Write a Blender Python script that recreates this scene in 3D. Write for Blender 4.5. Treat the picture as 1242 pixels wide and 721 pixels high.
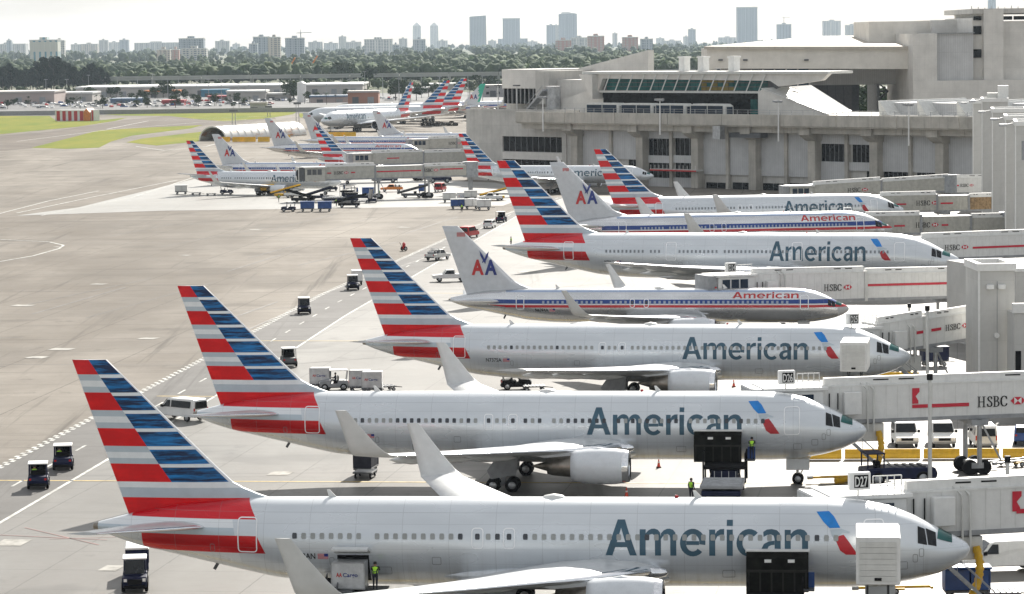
import bpy, bmesh, math, random
import numpy as np
from mathutils import Vector, Matrix
R = math.radians
random.seed(7)
rng = np.random.default_rng(11)
S = bpy.context.scene
for o in list(bpy.data.objects): bpy.data.objects.remove(o)
COL = S.collection

# ------------------------------------------------------------------ camera
CAM_H, CAM_PITCH, CAM_ROLL, FOC = 35.255, 0.0811, 0.0128, 3851.9      # focal length in pixels of a 1242 px wide picture
cam = bpy.data.cameras.new('camera'); cam.sensor_width = 36; cam.lens = 36*FOC/1242
cam.clip_start = 1; cam.clip_end = 60000
co = bpy.data.objects.new('camera', cam); COL.objects.link(co)
co.matrix_world = Matrix.Translation((0, 0, CAM_H)) @ Matrix.Rotation(math.pi/2-CAM_PITCH, 4, 'X') @ Matrix.Rotation(-CAM_ROLL, 4, 'Z')
S.camera = co
# ------------------------------------------------------------------ world, sun, exposure
SUN_EL, SUN_AZ = R(31), R(14)
w = bpy.data.worlds.new('World'); S.world = w; w.use_nodes = True
wn = w.node_tree; wn.nodes.clear()
wo = wn.nodes.new('ShaderNodeOutputWorld'); wb = wn.nodes.new('ShaderNodeBackground'); wb.inputs[1].default_value = 0.1
sk = wn.nodes.new('ShaderNodeTexSky'); sk.sky_type = 'NISHITA'; sk.sun_disc = False
sk.sun_elevation = SUN_EL; sk.sun_rotation = SUN_AZ; sk.dust_density = 1.5; sk.air_density = 1.0; sk.altitude = 30
tc = wn.nodes.new('ShaderNodeTexCoord'); mp = wn.nodes.new('ShaderNodeMapping'); mp.inputs['Scale'].default_value = (1.0, 1.0, 7.0)
nz = wn.nodes.new('ShaderNodeTexNoise'); nz.inputs['Scale'].default_value = 5.0; nz.inputs['Detail'].default_value = 9; nz.inputs['Roughness'].default_value = .55
cr = wn.nodes.new('ShaderNodeValToRGB')
cr.color_ramp.elements[0].position = .30; cr.color_ramp.elements[0].color = (1.7, 1.76, 1.84, 1)
cr.color_ramp.elements[1].position = .62; cr.color_ramp.elements[1].color = (4.5, 4.5, 4.48, 1)
mx = wn.nodes.new('ShaderNodeMix'); mx.data_type = 'RGBA'; mx.inputs[0].default_value = .86
wn.links.new(tc.outputs['Generated'], mp.inputs[0]); wn.links.new(mp.outputs[0], nz.inputs['Vector'])
wn.links.new(nz.outputs['Fac'], cr.inputs[0]); wn.links.new(sk.outputs[0], mx.inputs[6]); wn.links.new(cr.outputs[0], mx.inputs[7])
wn.links.new(mx.outputs[2], wb.inputs[0]); wn.links.new(wb.outputs[0], wo.inputs[0])
sl = bpy.data.lights.new('sun', 'SUN'); sl.energy = 5.0; sl.angle = R(.6); sl.color = (1, .95, .87)
so = bpy.data.objects.new('sun', sl); COL.objects.link(so)
SV = Vector((math.sin(SUN_AZ)*math.cos(SUN_EL), math.cos(SUN_AZ)*math.cos(SUN_EL), math.sin(SUN_EL)))
so.rotation_euler = SV.to_track_quat('Z', 'Y').to_euler(); so.location = (0, 0, 400)
vs = S.view_settings; vs.view_transform = 'Standard'; vs.look = 'None'; vs.gamma = 1; vs.exposure = 1.0; vs.use_curve_mapping = False
S.render.resolution_x, S.render.resolution_y = 1024, 594
S.render.engine = 'CYCLES'; S.cycles.max_bounces = 6; S.cycles.volume_bounces = 0
HAZE = 2.4e-5

# ------------------------------------------------------------------ surveying: where a point seen at (px, py) stands on a level z, or at a distance Y
def G(px, py, z=0.0, Y=None):
    a = (px-621)/FOC; b = (360.5-py)/FOC
    cr_, sr = math.cos(CAM_ROLL), math.sin(CAM_ROLL); X = a*cr_+b*sr; U = -a*sr+b*cr_
    cp, sp = math.cos(CAM_PITCH), math.sin(CAM_PITCH); y = cp+U*sp; zz = -sp+U*cp
    t = (z-CAM_H)/zz if Y is None else Y/y
    return Vector((X*t, y*t, CAM_H+zz*t))
def GY(px, py, Y): return G(px, py, Y=Y)

# ------------------------------------------------------------------ objects
def link(o): COL.objects.link(o); return o
def tag(o, label=None, cat=None, group=None, kind=None):
    if label: o['label'] = label
    if cat: o['category'] = cat
    if group: o['group'] = group
    if kind: o['kind'] = kind
    return o
def thing(name, label, cat, loc=(0, 0, 0), rz=0, group=None):
    o = link(bpy.data.objects.new(name, None)); o.empty_display_size = .5
    o.location = loc; o.rotation_euler = (0, 0, rz); return tag(o, label, cat, group)
def ob(name, me, parent=None, loc=(0, 0, 0), rot=(0, 0, 0), sc=None):
    o = link(bpy.data.objects.new(name, me)); o.parent = parent; o.location = loc; o.rotation_euler = rot
    if sc: o.scale = sc
    return o
def dup(o, loc=None, rz=None, label=None, group=None, parent=None):
    c = o.copy(); link(c)
    if parent is not None: c.parent = parent
    if loc is not None: c.location = loc
    if rz is not None: c.rotation_euler = (0, 0, rz)
    if label: c['label'] = label
    if group: c['group'] = group
    for ch in list(o.children): dup(ch, parent=c)
    return c
def setmat(o, name, slot_mat):                       # another colour on a copy
    for ch in o.children:
        if ch.name.split('.')[0] == name: ch.data = ch.data.copy(); ch.data.materials[0] = slot_mat
class MB:
    def __init__(s): s.v = []; s.f = []; s.m = []; s.s = []
    def add(s, vs, fs, m=0, smooth=False):
        n = len(s.v); s.v += [tuple(p) for p in vs]
        for f in fs: s.f.append(tuple(i+n for i in f)); s.m.append(m); s.s.append(smooth)
        return s
    def box(s, x0, x1, y0, y1, z0, z1, m=0):
        v = [(x, y, z) for x in (x0, x1) for y in (y0, y1) for z in (z0, z1)]
        return s.add(v, [(0, 1, 3, 2), (4, 6, 7, 5), (0, 4, 5, 1), (2, 3, 7, 6), (0, 2, 6, 4), (1, 5, 7, 3)], m)
    def tube(s, p0, p1, r0, r1=None, n=10, m=0, smooth=True, cap=True):
        p0, p1 = Vector(p0), Vector(p1); r1 = r0 if r1 is None else r1
        d = (p1-p0); d.normalize(); a = d.orthogonal().normalized(); b = d.cross(a)
        v = []
        for p, r in ((p0, r0), (p1, r1)):
            for i in range(n):
                t = 2*math.pi*i/n; v.append(p+(a*math.cos(t)+b*math.sin(t))*r)
        s.add(v, [(i, (i+1) % n, n+(i+1) % n, n+i) for i in range(n)], m, smooth)
        if cap: s.add(v, [tuple(range(n))[::-1], tuple(range(n, 2*n))], m)
        return s
    def bar(s, p0, p1, wd, ht, m=0):                # rectangular bar between two points
        p0, p1 = Vector(p0), Vector(p1); d = (p1-p0).normalized(); up = Vector((0, 0, 1))
        if abs(d.z) > .95: up = Vector((0, 1, 0))
        a = d.cross(up).normalized()*wd/2; b = a.cross(d).normalized()*ht/2
        v = [p+q for p in (p0, p1) for q in (-a-b, a-b, a+b, -a+b)]
        return s.add(v, [(3, 2, 1, 0), (4, 5, 6, 7), (0, 1, 5, 4), (1, 2, 6, 5), (2, 3, 7, 6), (3, 0, 4, 7)], m)
    def loft(s, rings, m=0, smooth=True, cap=True, closed=True):
        n = len(rings[0]); v = [p for r in rings for p in r]; fs = []
        k = n if closed else n-1
        for j in range(len(rings)-1):
            for i in range(k): fs.append((j*n+i, j*n+(i+1) % n, (j+1)*n+(i+1) % n, (j+1)*n+i))
        s.add(v, fs, m, smooth)
        if cap: s.add(v, [tuple(range(n))[::-1], tuple(range((len(rings)-1)*n, len(rings)*n))], m)
        return s
    def prism(s, poly, axis, a, b, m=0):            # a 2-D outline pushed along an axis
        def P(u, w_, t): return {'x': (t, u, w_), 'y': (u, t, w_), 'z': (u, w_, t)}[axis]
        n = len(poly); v = [P(u, q, a) for u, q in poly]+[P(u, q, b) for u, q in poly]
        s.add(v, [(i, (i+1) % n, n+(i+1) % n, n+i) for i in range(n)], m)
        return s.add(v, [tuple(range(n))[::-1], tuple(range(n, 2*n))], m)
    def mesh(s, name, mats, bev=0, fixn=True):
        me = bpy.data.meshes.new(name); me.from_pydata(s.v, [], s.f)
        for m in (mats if isinstance(mats, (list, tuple)) else [mats]): me.materials.append(m)
        me.polygons.foreach_set('material_index', s.m); me.polygons.foreach_set('use_smooth', s.s)
        if fixn or bev:
            bm = bmesh.new(); bm.from_mesh(me)
            if bev: 
                bmesh.ops.remove_doubles(bm, verts=bm.verts, dist=1e-4)
                bmesh.ops.bevel(bm, geom=[e for e in bm.edges if e.is_manifold and e.calc_face_angle(0) > .5], offset=bev, segments=1, affect='EDGES', profile=.5, clamp_overlap=True)
            bmesh.ops.recalc_face_normals(bm, faces=bm.faces); bm.to_mesh(me); bm.free()
        me.update(); return me
    def ob(s, name, mats, parent=None, loc=(0, 0, 0), rot=(0, 0, 0), bev=0):
        return ob(name, s.mesh(name, mats, bev), parent, loc, rot)
def B(x0, x1, y0, y1, z0, z1): return MB().box(x0, x1, y0, y1, z0, z1)
# ------------------------------------------------------------------ materials
class NT:
    def __init__(s, name):
        s.m = bpy.data.materials.new(name); s.m.use_nodes = True; s.t = s.m.node_tree; s.b = s.t.nodes['Principled BSDF']
    def put(s, sock, v):
        if isinstance(v, bpy.types.NodeSocket): s.t.links.new(v, sock)
        else: sock.default_value = v
    def math(s, op, a, b=0.0):
        n = s.t.nodes.new('ShaderNodeMath'); n.operation = op; s.put(n.inputs[0], a); s.put(n.inputs[1], b); return n.outputs[0]
    def mix(s, f, a, b):
        n = s.t.nodes.new('ShaderNodeMix'); n.data_type = 'RGBA'; s.put(n.inputs[0], f)
        s.put(n.inputs[6], (*a, 1) if isinstance(a, tuple) else a); s.put(n.inputs[7], (*b, 1) if isinstance(b, tuple) else b); return n.outputs[2]
    def coord(s, kind='Object'):
        if kind == 'Position': return s.t.nodes.new('ShaderNodeNewGeometry').outputs['Position']
        return s.t.nodes.new('ShaderNodeTexCoord').outputs[kind]
    def xyz(s, v):
        n = s.t.nodes.new('ShaderNodeSeparateXYZ'); s.t.links.new(v, n.inputs[0]); return n.outputs
    def comb(s, x, y, z):
        n = s.t.nodes.new('ShaderNodeCombineXYZ'); s.put(n.inputs[0], x); s.put(n.inputs[1], y); s.put(n.inputs[2], z); return n.outputs[0]
    def mapv(s, v, scale, rot=0):
        n = s.t.nodes.new('ShaderNodeMapping'); s.t.links.new(v, n.inputs[0]); n.inputs['Scale'].default_value = scale; n.inputs['Rotation'].default_value = (0, 0, rot); return n.outputs[0]
    def noise(s, v, scale, detail=4, rough=.55):
        n = s.t.nodes.new('ShaderNodeTexNoise'); s.t.links.new(v, n.inputs['Vector']); n.inputs['Scale'].default_value = scale
        n.inputs['Detail'].default_value = detail; n.inputs['Roughness'].default_value = rough; return n.outputs['Fac']
    def ramp(s, f, p0, p1, a=0.0, b=1.0):
        n = s.t.nodes.new('ShaderNodeMapRange'); s.put(n.inputs[0], f); n.inputs[1].default_value = p0; n.inputs[2].default_value = p1
        n.inputs[3].default_value = a; n.inputs[4].default_value = b; return n.outputs[0]
    def less(s, a, b): return s.math('LESS_THAN', a, b)
    def more(s, a, b): return s.math('GREATER_THAN', a, b)
    def AND(s, *a):
        r = a[0]
        for q in a[1:]: r = s.math('MULTIPLY', r, q)
        return r
    def bump(s, h, strength, dist=.02):
        n = s.t.nodes.new('ShaderNodeBump'); n.inputs['Strength'].default_value = strength; n.inputs['Distance'].default_value = dist
        s.t.links.new(h, n.inputs['Height']); s.t.links.new(n.outputs[0], s.b.inputs['Normal'])
    def out(s, col, rough=.5, metal=0.0, spec=.5, coat=0.0):
        s.put(s.b.inputs['Base Color'], (*col, 1) if isinstance(col, tuple) else col); s.put(s.b.inputs['Roughness'], rough)
        s.put(s.b.inputs['Metallic'], metal); s.b.inputs['Specular IOR Level'].default_value = spec
        s.b.inputs['Coat Weight'].default_value = coat; s.b.inputs['Coat Roughness'].default_value = .12
        return s.m
_mc = {}
def mt(name, col, rough=.5, metal=0.0, var=.15, vs=1.5, coat=0.0, streak=0.0, spec=.5):
    if name in _mc: return _mc[name]
    n = NT(name); c = n.coord('Object')
    f = n.noise(c, vs, 5, .6); f2 = n.noise(n.mapv(c, (1, 1, .12)), vs*2.2, 4) if streak else None
    dark = tuple(max(0, x*(1-var*1.6)) for x in col); lite = tuple(min(1, x*(1+var*.7)) for x in col)
    k = n.mix(n.ramp(f, .3, .7), dark, lite)
    if streak: k = n.mix(n.ramp(f2, .55, .8, 0, streak), k, tuple(x*.45 for x in col))
    _mc[name] = n.out(k, n.ramp(f, .3, .7, min(1, rough*1.15), rough*.88), metal, spec, coat); return _mc[name]
WHITE = mt('white_paint', (.74, .74, .72), .4, streak=.18, var=.06)
OFFW = mt('off_white_panel', (.62, .62, .59), .5, streak=.25, var=.08)
CREAM = mt('aged_cream_panel', (.52, .50, .44), .55, streak=.4, var=.14)
GREY = mt('grey_paint', (.30, .31, .32), .5)
DKGREY = mt('dark_grey_paint', (.09, .095, .1), .5)
BLACK = mt('black_rubber', (.010, .010, .011), .85, spec=.12)
NAVY = mt('navy_paint', (.006, .011, .045), .45, var=.2, spec=.25)
BLUE = mt('blue_paint', (.015, .07, .26), .4, var=.2)
RED = mt('red_paint', (.48, .02, .02), .4, var=.12)
YELLOW = mt('yellow_paint', (.72, .42, .015), .5, var=.15, streak=.15)
ORANGE = mt('orange_paint', (.7, .22, .03), .5)
STEEL = mt('galvanised_steel', (.42, .43, .44), .42, .7, var=.2)
CHROME = mt('polished_metal', (.82, .83, .85), .14, 1, var=.06)
GLASS = mt('dark_glass', (.008, .010, .013), .08, spec=.35, var=.3, vs=.4)
BLGLASS = mt('black_window_glass', (.004, .005, .006), .15, spec=.12, var=.4, vs=.6)
TEAL = mt('teal_glass', (.02, .115, .11), .12, spec=.3, var=.35, vs=.5)
BLUEGLASS = mt('blue_tinted_glass', (.010, .028, .055), .1, spec=.3, var=.3, vs=.3)
HIVIS = mt('high_visibility_cloth', (.45, .85, .05), .8, var=.1)
SKIN = mt('skin', (.36, .2, .13), .6)
NCLOTH = mt('dark_work_cloth', (.02, .022, .035), .9)
LAMPW = mt('lamp_lens', (.85, .85, .82), .15, var=.03)
TAIL = mt('tail_lamp', (.5, .01, .01), .2)
HSB = mt('advert_red', (.56, .01, .035), .4, var=.08)
BLK = mt('black_print', (.010, .010, .011), .6, spec=.12)
RUST = mt('rust_stained_panel', (.36, .24, .12), .7, var=.35, vs=3)
def bricklike(name, col, sx, sz, rough=.75, var=.1, joint=.6, streak=.35, wd=.03, axis=0):
    """concrete or metal cladding with fine panel joints and rain streaks"""
    n = NT(name); c = n.coord('Object'); x, y, z = n.xyz(c); h = n.math('ADD', x, y) if axis == 2 else (x, y)[axis]
    fx = n.math('FRACT', n.math('DIVIDE', h, sx)); fz = n.math('FRACT', n.math('DIVIDE', z, sz))
    j = n.math('MAXIMUM', n.less(fx, wd/sx), n.less(fz, wd/sz))
    cell = n.t.nodes.new('ShaderNodeTexWhiteNoise'); cell.noise_dimensions = '2D'
    n.t.links.new(n.comb(n.math('FLOOR', n.math('DIVIDE', h, sx)), n.math('FLOOR', n.math('DIVIDE', z, sz)), 0.0), cell.inputs['Vector'])
    f = n.noise(c, .25, 6, .65); s2 = n.noise(n.mapv(c, (1.2, 1.2, .07)), 1.0, 5, .7)
    k = n.mix(n.ramp(f, .3, .72), tuple(q*(1-var*1.5) for q in col), tuple(min(1, q*(1+var)) for q in col))
    k = n.mix(n.ramp(cell.outputs['Value'], 0, 1, 0, .16), k, tuple(q*.72 for q in col))
    k = n.mix(n.ramp(s2, .52, .78, 0, streak), k, tuple(q*.5 for q in col))
    k = n.mix(n.math('MULTIPLY', j, joint), k, tuple(q*.4 for q in col))
    return n.out(k, rough)
CONC = bricklike('precast_concrete', (.52, .505, .47), 3.1, 4.6, streak=.6, var=.14)
CONCD = bricklike('weathered_concrete', (.47, .445, .395), 6.2, 9, streak=.95, var=.2)
CLAD = bricklike('ribbed_metal_cladding', (.54, .545, .545), .62, 30, joint=.35, rough=.5, streak=.2, wd=.09)
CLADW = bricklike('pale_panel_cladding', (.66, .64, .60), 4.0, 3.2, joint=.35, rough=.55, streak=.25)
ROOFM = bricklike('grey_roof_membrane', (.36, .36, .36), 9, 50, joint=.3, streak=.2)
# ================================================================== ground
def ground_mat(name, base, slab=0.0, stain=.5, rough=.55, tint=(.30, .25, .19), rot=R(8), patch=.0, joint=.45, tyre=.0, spec=.05):
    n = NT(name); c = n.coord('Position'); m = n.mapv(c, (1, 1, 1), rot); x, y, z = n.xyz(m)
    big = n.noise(n.mapv(c, (1, .30, 1), R(4)), .018, 7, .62); mid = n.noise(c, .09, 6, .6); fine = n.noise(c, 1.6, 4, .6)
    k = n.mix(n.ramp(mid, .3, .7), tuple(q*.82 for q in base), tuple(min(1, q*1.12) for q in base))
    k = n.mix(n.ramp(big, .44, .60, 0, stain), k, tint)
    blot = n.noise(n.mapv(c, (1, .55, 1), R(-12)), .045, 8, .68); k = n.mix(n.ramp(blot, .48, .64, 0, stain*.7), k, tuple(q*.55 for q in base))
    pale = n.noise(n.mapv(c, (1, .22, 1), R(9)), .03, 6, .6); k = n.mix(n.ramp(pale, .52, .66, 0, stain*.6), k, tuple(min(1, q*1.45) for q in base))
    k = n.mix(n.ramp(fine, .35, .75, 0, .18), k, tuple(q*.6 for q in base))
    spot = n.noise(n.mapv(c, (1, .6, 1)), .22, 4, .62); k = n.mix(n.ramp(spot, .62, .70, 0, stain*.8), k, tuple(q*.45 for q in base))
    if slab:
        cell = n.t.nodes.new('ShaderNodeTexWhiteNoise'); cell.noise_dimensions = '2D'
        u = n.math('DIVIDE', x, slab); v = n.math('DIVIDE', y, slab)
        n.t.links.new(n.comb(n.math('FLOOR', u), n.math('FLOOR', v), 0.0), cell.inputs['Vector'])
        k = n.mix(n.ramp(cell.outputs['Value'], .0, 1, 0, .30), k, tuple(q*.70 for q in base))
        wob = n.ramp(n.noise(c, .6, 3), .2, .8, .004, .02)
        j = n.math('MAXIMUM', n.less(n.math('FRACT', u), wob), n.less(n.math('FRACT', v), wob))
        k = n.mix(n.math('MULTIPLY', j, joint), k, tuple(q*.35 for q in base))
    if tyre:
        t1 = n.noise(n.mapv(c, (.9, .02, 1), R(-7)), .35, 5, .7); t2 = n.noise(n.mapv(c, (.02, .7, 1), R(-14)), .30, 5, .7)
        k = n.mix(n.ramp(n.math('MAXIMUM', t1, t2), .58, .70, 0, tyre), k, tuple(q*.42 for q in base))
    if patch:
        p = n.noise(c, .05, 3, .5); k = n.mix(n.ramp(p, .62, .66, 0, patch), k, tuple(q*.45 for q in base))
    n.bump(fine, .25, .02)
    return n.out(k, n.ramp(mid, .3, .7, rough*1.1, rough*.85), 0, spec)
def sheet(name, pts, z, mat, px=True):
    v = [(*(G(*p).xy if px else p), z) for p in pts]; o = MB().add(v, [tuple(range(len(v)))]).ob(name, mat)
    return tag(o, kind='structure')
APRON = ground_mat('aged_apron_concrete', (.252, .229, .200), 11.5, .75, .62, (.135, .118, .098), R(6), .45, .7, .9, .02)
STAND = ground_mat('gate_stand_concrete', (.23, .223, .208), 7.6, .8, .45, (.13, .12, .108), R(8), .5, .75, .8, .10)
ROAD = ground_mat('service_road_asphalt', (.17, .165, .158), 0, .5, .6, (.14, .135, .13), R(8), 0, 0, .6, .03)
TAXI = ground_mat('taxiway_asphalt', (.125, .105, .086), 14, .6, .7, (.085, .068, .052), R(20), .2, .25, .35)
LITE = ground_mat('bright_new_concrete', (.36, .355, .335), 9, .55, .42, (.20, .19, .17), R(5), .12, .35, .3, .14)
n = NT('dry_grass'); c = n.coord('Position'); g1 = n.noise(n.mapv(c, (1, .25, 1)), .05, 7, .7); g2 = n.noise(n.mapv(c, (1, .3, 1)), .35, 5, .7)
GRASS = n.out(n.mix(n.ramp(g1, .35, .7), n.mix(g2, (.065, .115, .010), (.15, .18, .014)), n.mix(g2, (.15, .14, .018), (.27, .25, .025))), .95, 0, .05)
n = NT('green_land'); c = n.coord('Position'); g1 = n.noise(c, .006, 6, .65); g2 = n.noise(c, .06, 5)
LAND = n.out(n.mix(n.ramp(g1, .4, .65), n.mix(g2, (.03, .05, .018), (.08, .10, .04)), (.20, .19, .16)), .95, 0, .1)
n = NT('lagoon_lot_asphalt'); LOT = ground_mat('car_park_asphalt', (.17, .17, .17), 0, .4, .7, (.12, .12, .12))
sheet('ground', [(-3500, -300), (3500, -300), (3500, 16200), (-3500, 16200)], 0, LAND, False)
sheet('apron', [(-900, 60), (700, 60), (700, 1575), (-900, 1575)], .02, APRON, False)
sheet('car_park', [(-1200, 1680), (500, 1700), (500, 2150), (-1200, 2120)], .03, LOT, False)
sheet('perimeter_road', [(-1200, 1600), (500, 1580), (500, 1650), (-1200, 1672)], .03, ROAD, False)
sheet('taxiway', [(-60, 170), (60, 160), (150, 146), (200, 141), (330, 139), (335, 145), (246, 153), (180, 156), (100, 164), (38, 180), (-60, 190)], .03, TAXI)
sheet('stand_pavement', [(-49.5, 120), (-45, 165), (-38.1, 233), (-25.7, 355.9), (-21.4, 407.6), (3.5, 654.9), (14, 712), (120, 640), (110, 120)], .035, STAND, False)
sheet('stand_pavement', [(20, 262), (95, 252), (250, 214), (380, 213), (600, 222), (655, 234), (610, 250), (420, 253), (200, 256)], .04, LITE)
def gpoly(pts): sheet('grass', pts, .05, GRASS)
gpoly([(-40, 141), (60, 141), (70, 148), (118, 146.5), (154, 143), (140, 147), (95, 154), (-40, 167)])
gpoly([(38, 179.5), (60, 174), (120, 158.5), (180, 155), (246, 152), (232, 156), (160, 165), (135, 172), (120, 179.5), (80, 181)])
gpoly([(153, 173), (172, 168.5), (246, 160), (247, 168), (240, 172), (190, 177)])
gpoly([(110, 138), (200, 136), (362, 135), (355, 139), (324, 144), (272, 147.5), (240, 145), (205, 141), (150, 140.5)])
gpoly([(362, 138), (390, 136.5), (384, 143), (364, 143)])
# painted lines
LINE = mt('line_paint_white', (.52, .52, .49), .7, var=.3, vs=.7, spec=.1); LINEY = mt('line_paint_yellow', (.45, .30, .03), .6, var=.3); LINER = mt('line_paint_red', (.22, .07, .06), .6, var=.5, vs=.3)
PATCHD = mt('tarred_patch', (.12, .115, .11), .7, var=.3, vs=.3); PATCHL = mt('pale_repair_patch', (.36, .35, .32), .7, var=.3, vs=.8, spec=.1)
def strip(mb, p, q, wd, z=.055):
    p, q = Vector(p[:2]), Vector(q[:2]); d = (q-p).normalized(); a = Vector((-d.y, d.x))*wd/2
    mb.add([(*(p+a), z), (*(p-a), z), (*(q-a), z), (*(q+a), z)], [(0, 1, 2, 3)])
def path(pts, step):
    out = []; pts = [Vector(p[:2]) for p in pts]
    for a, b in zip(pts, pts[1:]):
        L_ = (b-a).length; n_ = max(1, int(L_/step))
        for i in range(n_): out.append((a+(b-a)*i/n_, a+(b-a)*(i+1)/n_))
    return out
ROAD_L = [(-52.6, 165), (-43.1, 264.3), (-34.6, 353.3), (-26.6, 441.5), (-7, 599.3), (8, 700)]
ROAD_R = [(-45, 165), (-38.1, 233), (-25.7, 355.9), (-21.4, 407.6), (3.5, 654.9), (14, 712)]
sheet('service_road', ROAD_L+ROAD_R[::-1], .045, ROAD, False)
mb = MB()
for i, (a, b) in enumerate(path(ROAD_L, 1.0)):
    d = (b-a).normalized(); s = Vector((-d.y, d.x)); o = s*(.2 if i % 2 else -.2); strip(mb, a+o+d*.02, b+o-d*.02, .4)
for a, b in path(ROAD_R, 30): strip(mb, a, b, .32)
cl = [((Vector(a)+Vector(b))/2) for a, b in zip(ROAD_L, ROAD_R)]
for i, (a, b) in enumerate(path(cl, 3.6)):
    if i % 3 == 0: strip(mb, a, b, .22)
for i in range(2): strip(mb, G(345+i*60, 470+i*3), G(400+i*60, 470.5+i*3), .3)
tag(mb.ob('road_marking', LINE), kind='structure')
mb = MB()                                             # stand lead-in lines and stop bars
for (x, y), a in [((27.4, 189.4), -6.1), ((27.7, 247.5), -6.9), ((38.3, 304.2), -9.3), ((38.7, 363.6), -8.6), ((60.2, 425.2), -13)]:
    d = Vector((math.cos(R(a)), math.sin(R(a)))); p = Vector((x, y)); strip(mb, p-d*75, p+d*8, .35)
tag(mb.ob('lead_in_line', LINEY), kind='structure')
mb = MB()
for p, q, w_ in (((0, 650), (130, 656), .16), ((30, 641), (120, 662), .12), ((60, 655), (150, 652), .12)): strip(mb, G(*p), G(*q), w_, .06)
tag(mb.ob('clearance_line', LINER), kind='structure')
mb = MB()
for x, y, l_ in ((75, 424, 26), (28, 371, 24), (15, 659, 34), (310, 279, 14), (180, 411, 20), (70, 300, 8), (225, 310, 9), (120, 345, 16), (45, 434, 22), (340, 575, 25), (135, 690, 22), (590, 272, 12), (640, 330, 20), (490, 276, 14), (620, 448, 22)):
    p, q = G(x-l_/2, y), G(x+l_/2, y+.4); strip(mb, p, q, 1.1+l_*.05, .058)
tag(mb.ob('repair_patch', PATCHL), kind='structure')
mb = MB()
for pts in ([(-30, 323), (40, 311), (72, 302), (77, 298), (60, 294), (0, 291)], [(20, 259), (110, 240), (215, 219)], [(50, 262), (160, 240), (240, 214)], [(-10, 262), (60, 244), (120, 232)]):
    w_ = [G(*p) for p in pts]
    for a, b in zip(w_, w_[1:]): strip(mb, a, b, .45, .058)
for pts in ([(20, 172), (130, 158), (240, 149), (300, 145)], [(130, 157), (180, 147), (330, 141)], [(165, 178), (200, 183), (250, 178), (330, 157)]):
    w_ = [G(*p) for p in pts]
    for a, b in zip(w_, w_[1:]): strip(mb, a, b, .6, .062)
tag(mb.ob('taxi_line', LINE), kind='structure')
mb = MB()
for _ in range(26):                                   # tarred joints wandering over the old apron
    x = random.uniform(-10, 620); y = random.uniform(270, 470); p = G(x, y); a = R(random.choice((78, 80, 82, 35, 170))+random.uniform(-3, 3)); l_ = random.uniform(20, 90)
    strip(mb, p, p+Vector((math.cos(a), math.sin(a), 0))*l_, random.uniform(.15, .3), .05)
tag(mb.ob('tar_seam', PATCHD), kind='structure')

# ================================================================== terminal
HOR = lambda px: 47.4-(px-621)*.0128
def fz_Z(px): return 1/(.00125+(px-563)*3.575e-7)
A0 = GY(563, 160, fz_Z(563)).xy; A1 = GY(1200, 160, fz_Z(1200)).xy
FD = (A1-A0).normalized(); FANG = math.atan2(FD.y, FD.x)
def fx(px, back=0.0): return (GY(px, 160, fz_Z(px)).xy-A0).length*(1 if px >= 563 else -1)
def fz(px, py): return GY(px, py, fz_Z(px)).z
term = thing('terminal_building', 'long grey concrete airport terminal with tall columns and dark strip windows', 'terminal', (A0.x, A0.y, 0), FANG)
LEN = fx(1260)
# openings in pixel rectangles: (left, right, top, bottom, panes)
WINS = [(607, 678, 166.5, 184.5, 10), (607, 678, 194.5, 210, 10), (783, 810, 168.5, 189, 5), (783, 810, 198, 216, 5), (815, 838, 168, 189, 4), (815, 838, 198, 216, 4),
        (992, 1024, 175, 196.5, 6), (1030, 1057, 176, 197.5, 5), (1047, 1057, 208, 223, 2), (1068, 1102, 209, 221.5, 6), (1108, 1137, 210, 222, 5), (1148, 1180, 212, 224, 6),
        (758, 776, 194, 216, 3), (852, 880, 222, 233, 2), (884, 908, 222, 233, 2), (921, 946, 223, 233, 2), (951, 980, 223, 233, 2)]
zt_ = 13.6
core = B(0, LEN, 1.3, 42, 0, zt_+3.2).ob('wall', [CONC], term)
# infill panels proud of the core, leaving the openings recessed
cols = [700, 779, 846, 916, 988, 1063, 1143, 1226]
def panel(x0, x1, z0, z1, mat, y0=.75, y1=1.3, nm='wall_panel'): return B(x0, x1, y0, y1, z0, z1).ob(nm, [mat], term)
end = fx(700)-1.0
panel(0, fx(606.6), 0, 17.3, CONC); panel(fx(678.5), end, 0, 17.3, CONC)
panel(fx(606.6), fx(678.5), fz(640, 166), 17.3, CONC); panel(fx(606.6), fx(678.5), fz(640, 194), fz(640, 185), CLADW); panel(fx(606.6), fx(678.5), 0, fz(640, 211), CONC)
for q in (684, 691): B(fx(q)-.25, fx(q)+.25, .45, .75, 0, 15).ob('pilaster', [CONC], term)
for a, b in zip(cols, cols[1:]):
    x0, x1 = fx(a)+.9, fx(b)-.9; mid = (x0+x1)/2
    B(mid-.45, mid+.45, .2, 1.3, 0, 13.2).ob('mullion_pier', [CONCD], term)
    for u, v in ((x0, mid-.45), (mid+.45, x1)):
        zb_ = 3.3 if 840 < a < 985 or a == 846 else 0
        segs = []
        for (l, r, t, b_, k) in WINS:
            c = fx((l+r)/2)
            if u < c < v: segs.append((fz((l+r)/2, b_), fz((l+r)/2, t)))
        z = zb_
        for s0, s1 in sorted(segs):
            if s0 > z+.3: panel(u, v, z, s0, CLAD)
            z = max(z, s1)
        if z < 12.9: panel(u, v, z, 12.9, CLAD)
        B(u, v, .55, 1.3, 12.9, zt_).ob('lintel', [CONC], term)
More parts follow.
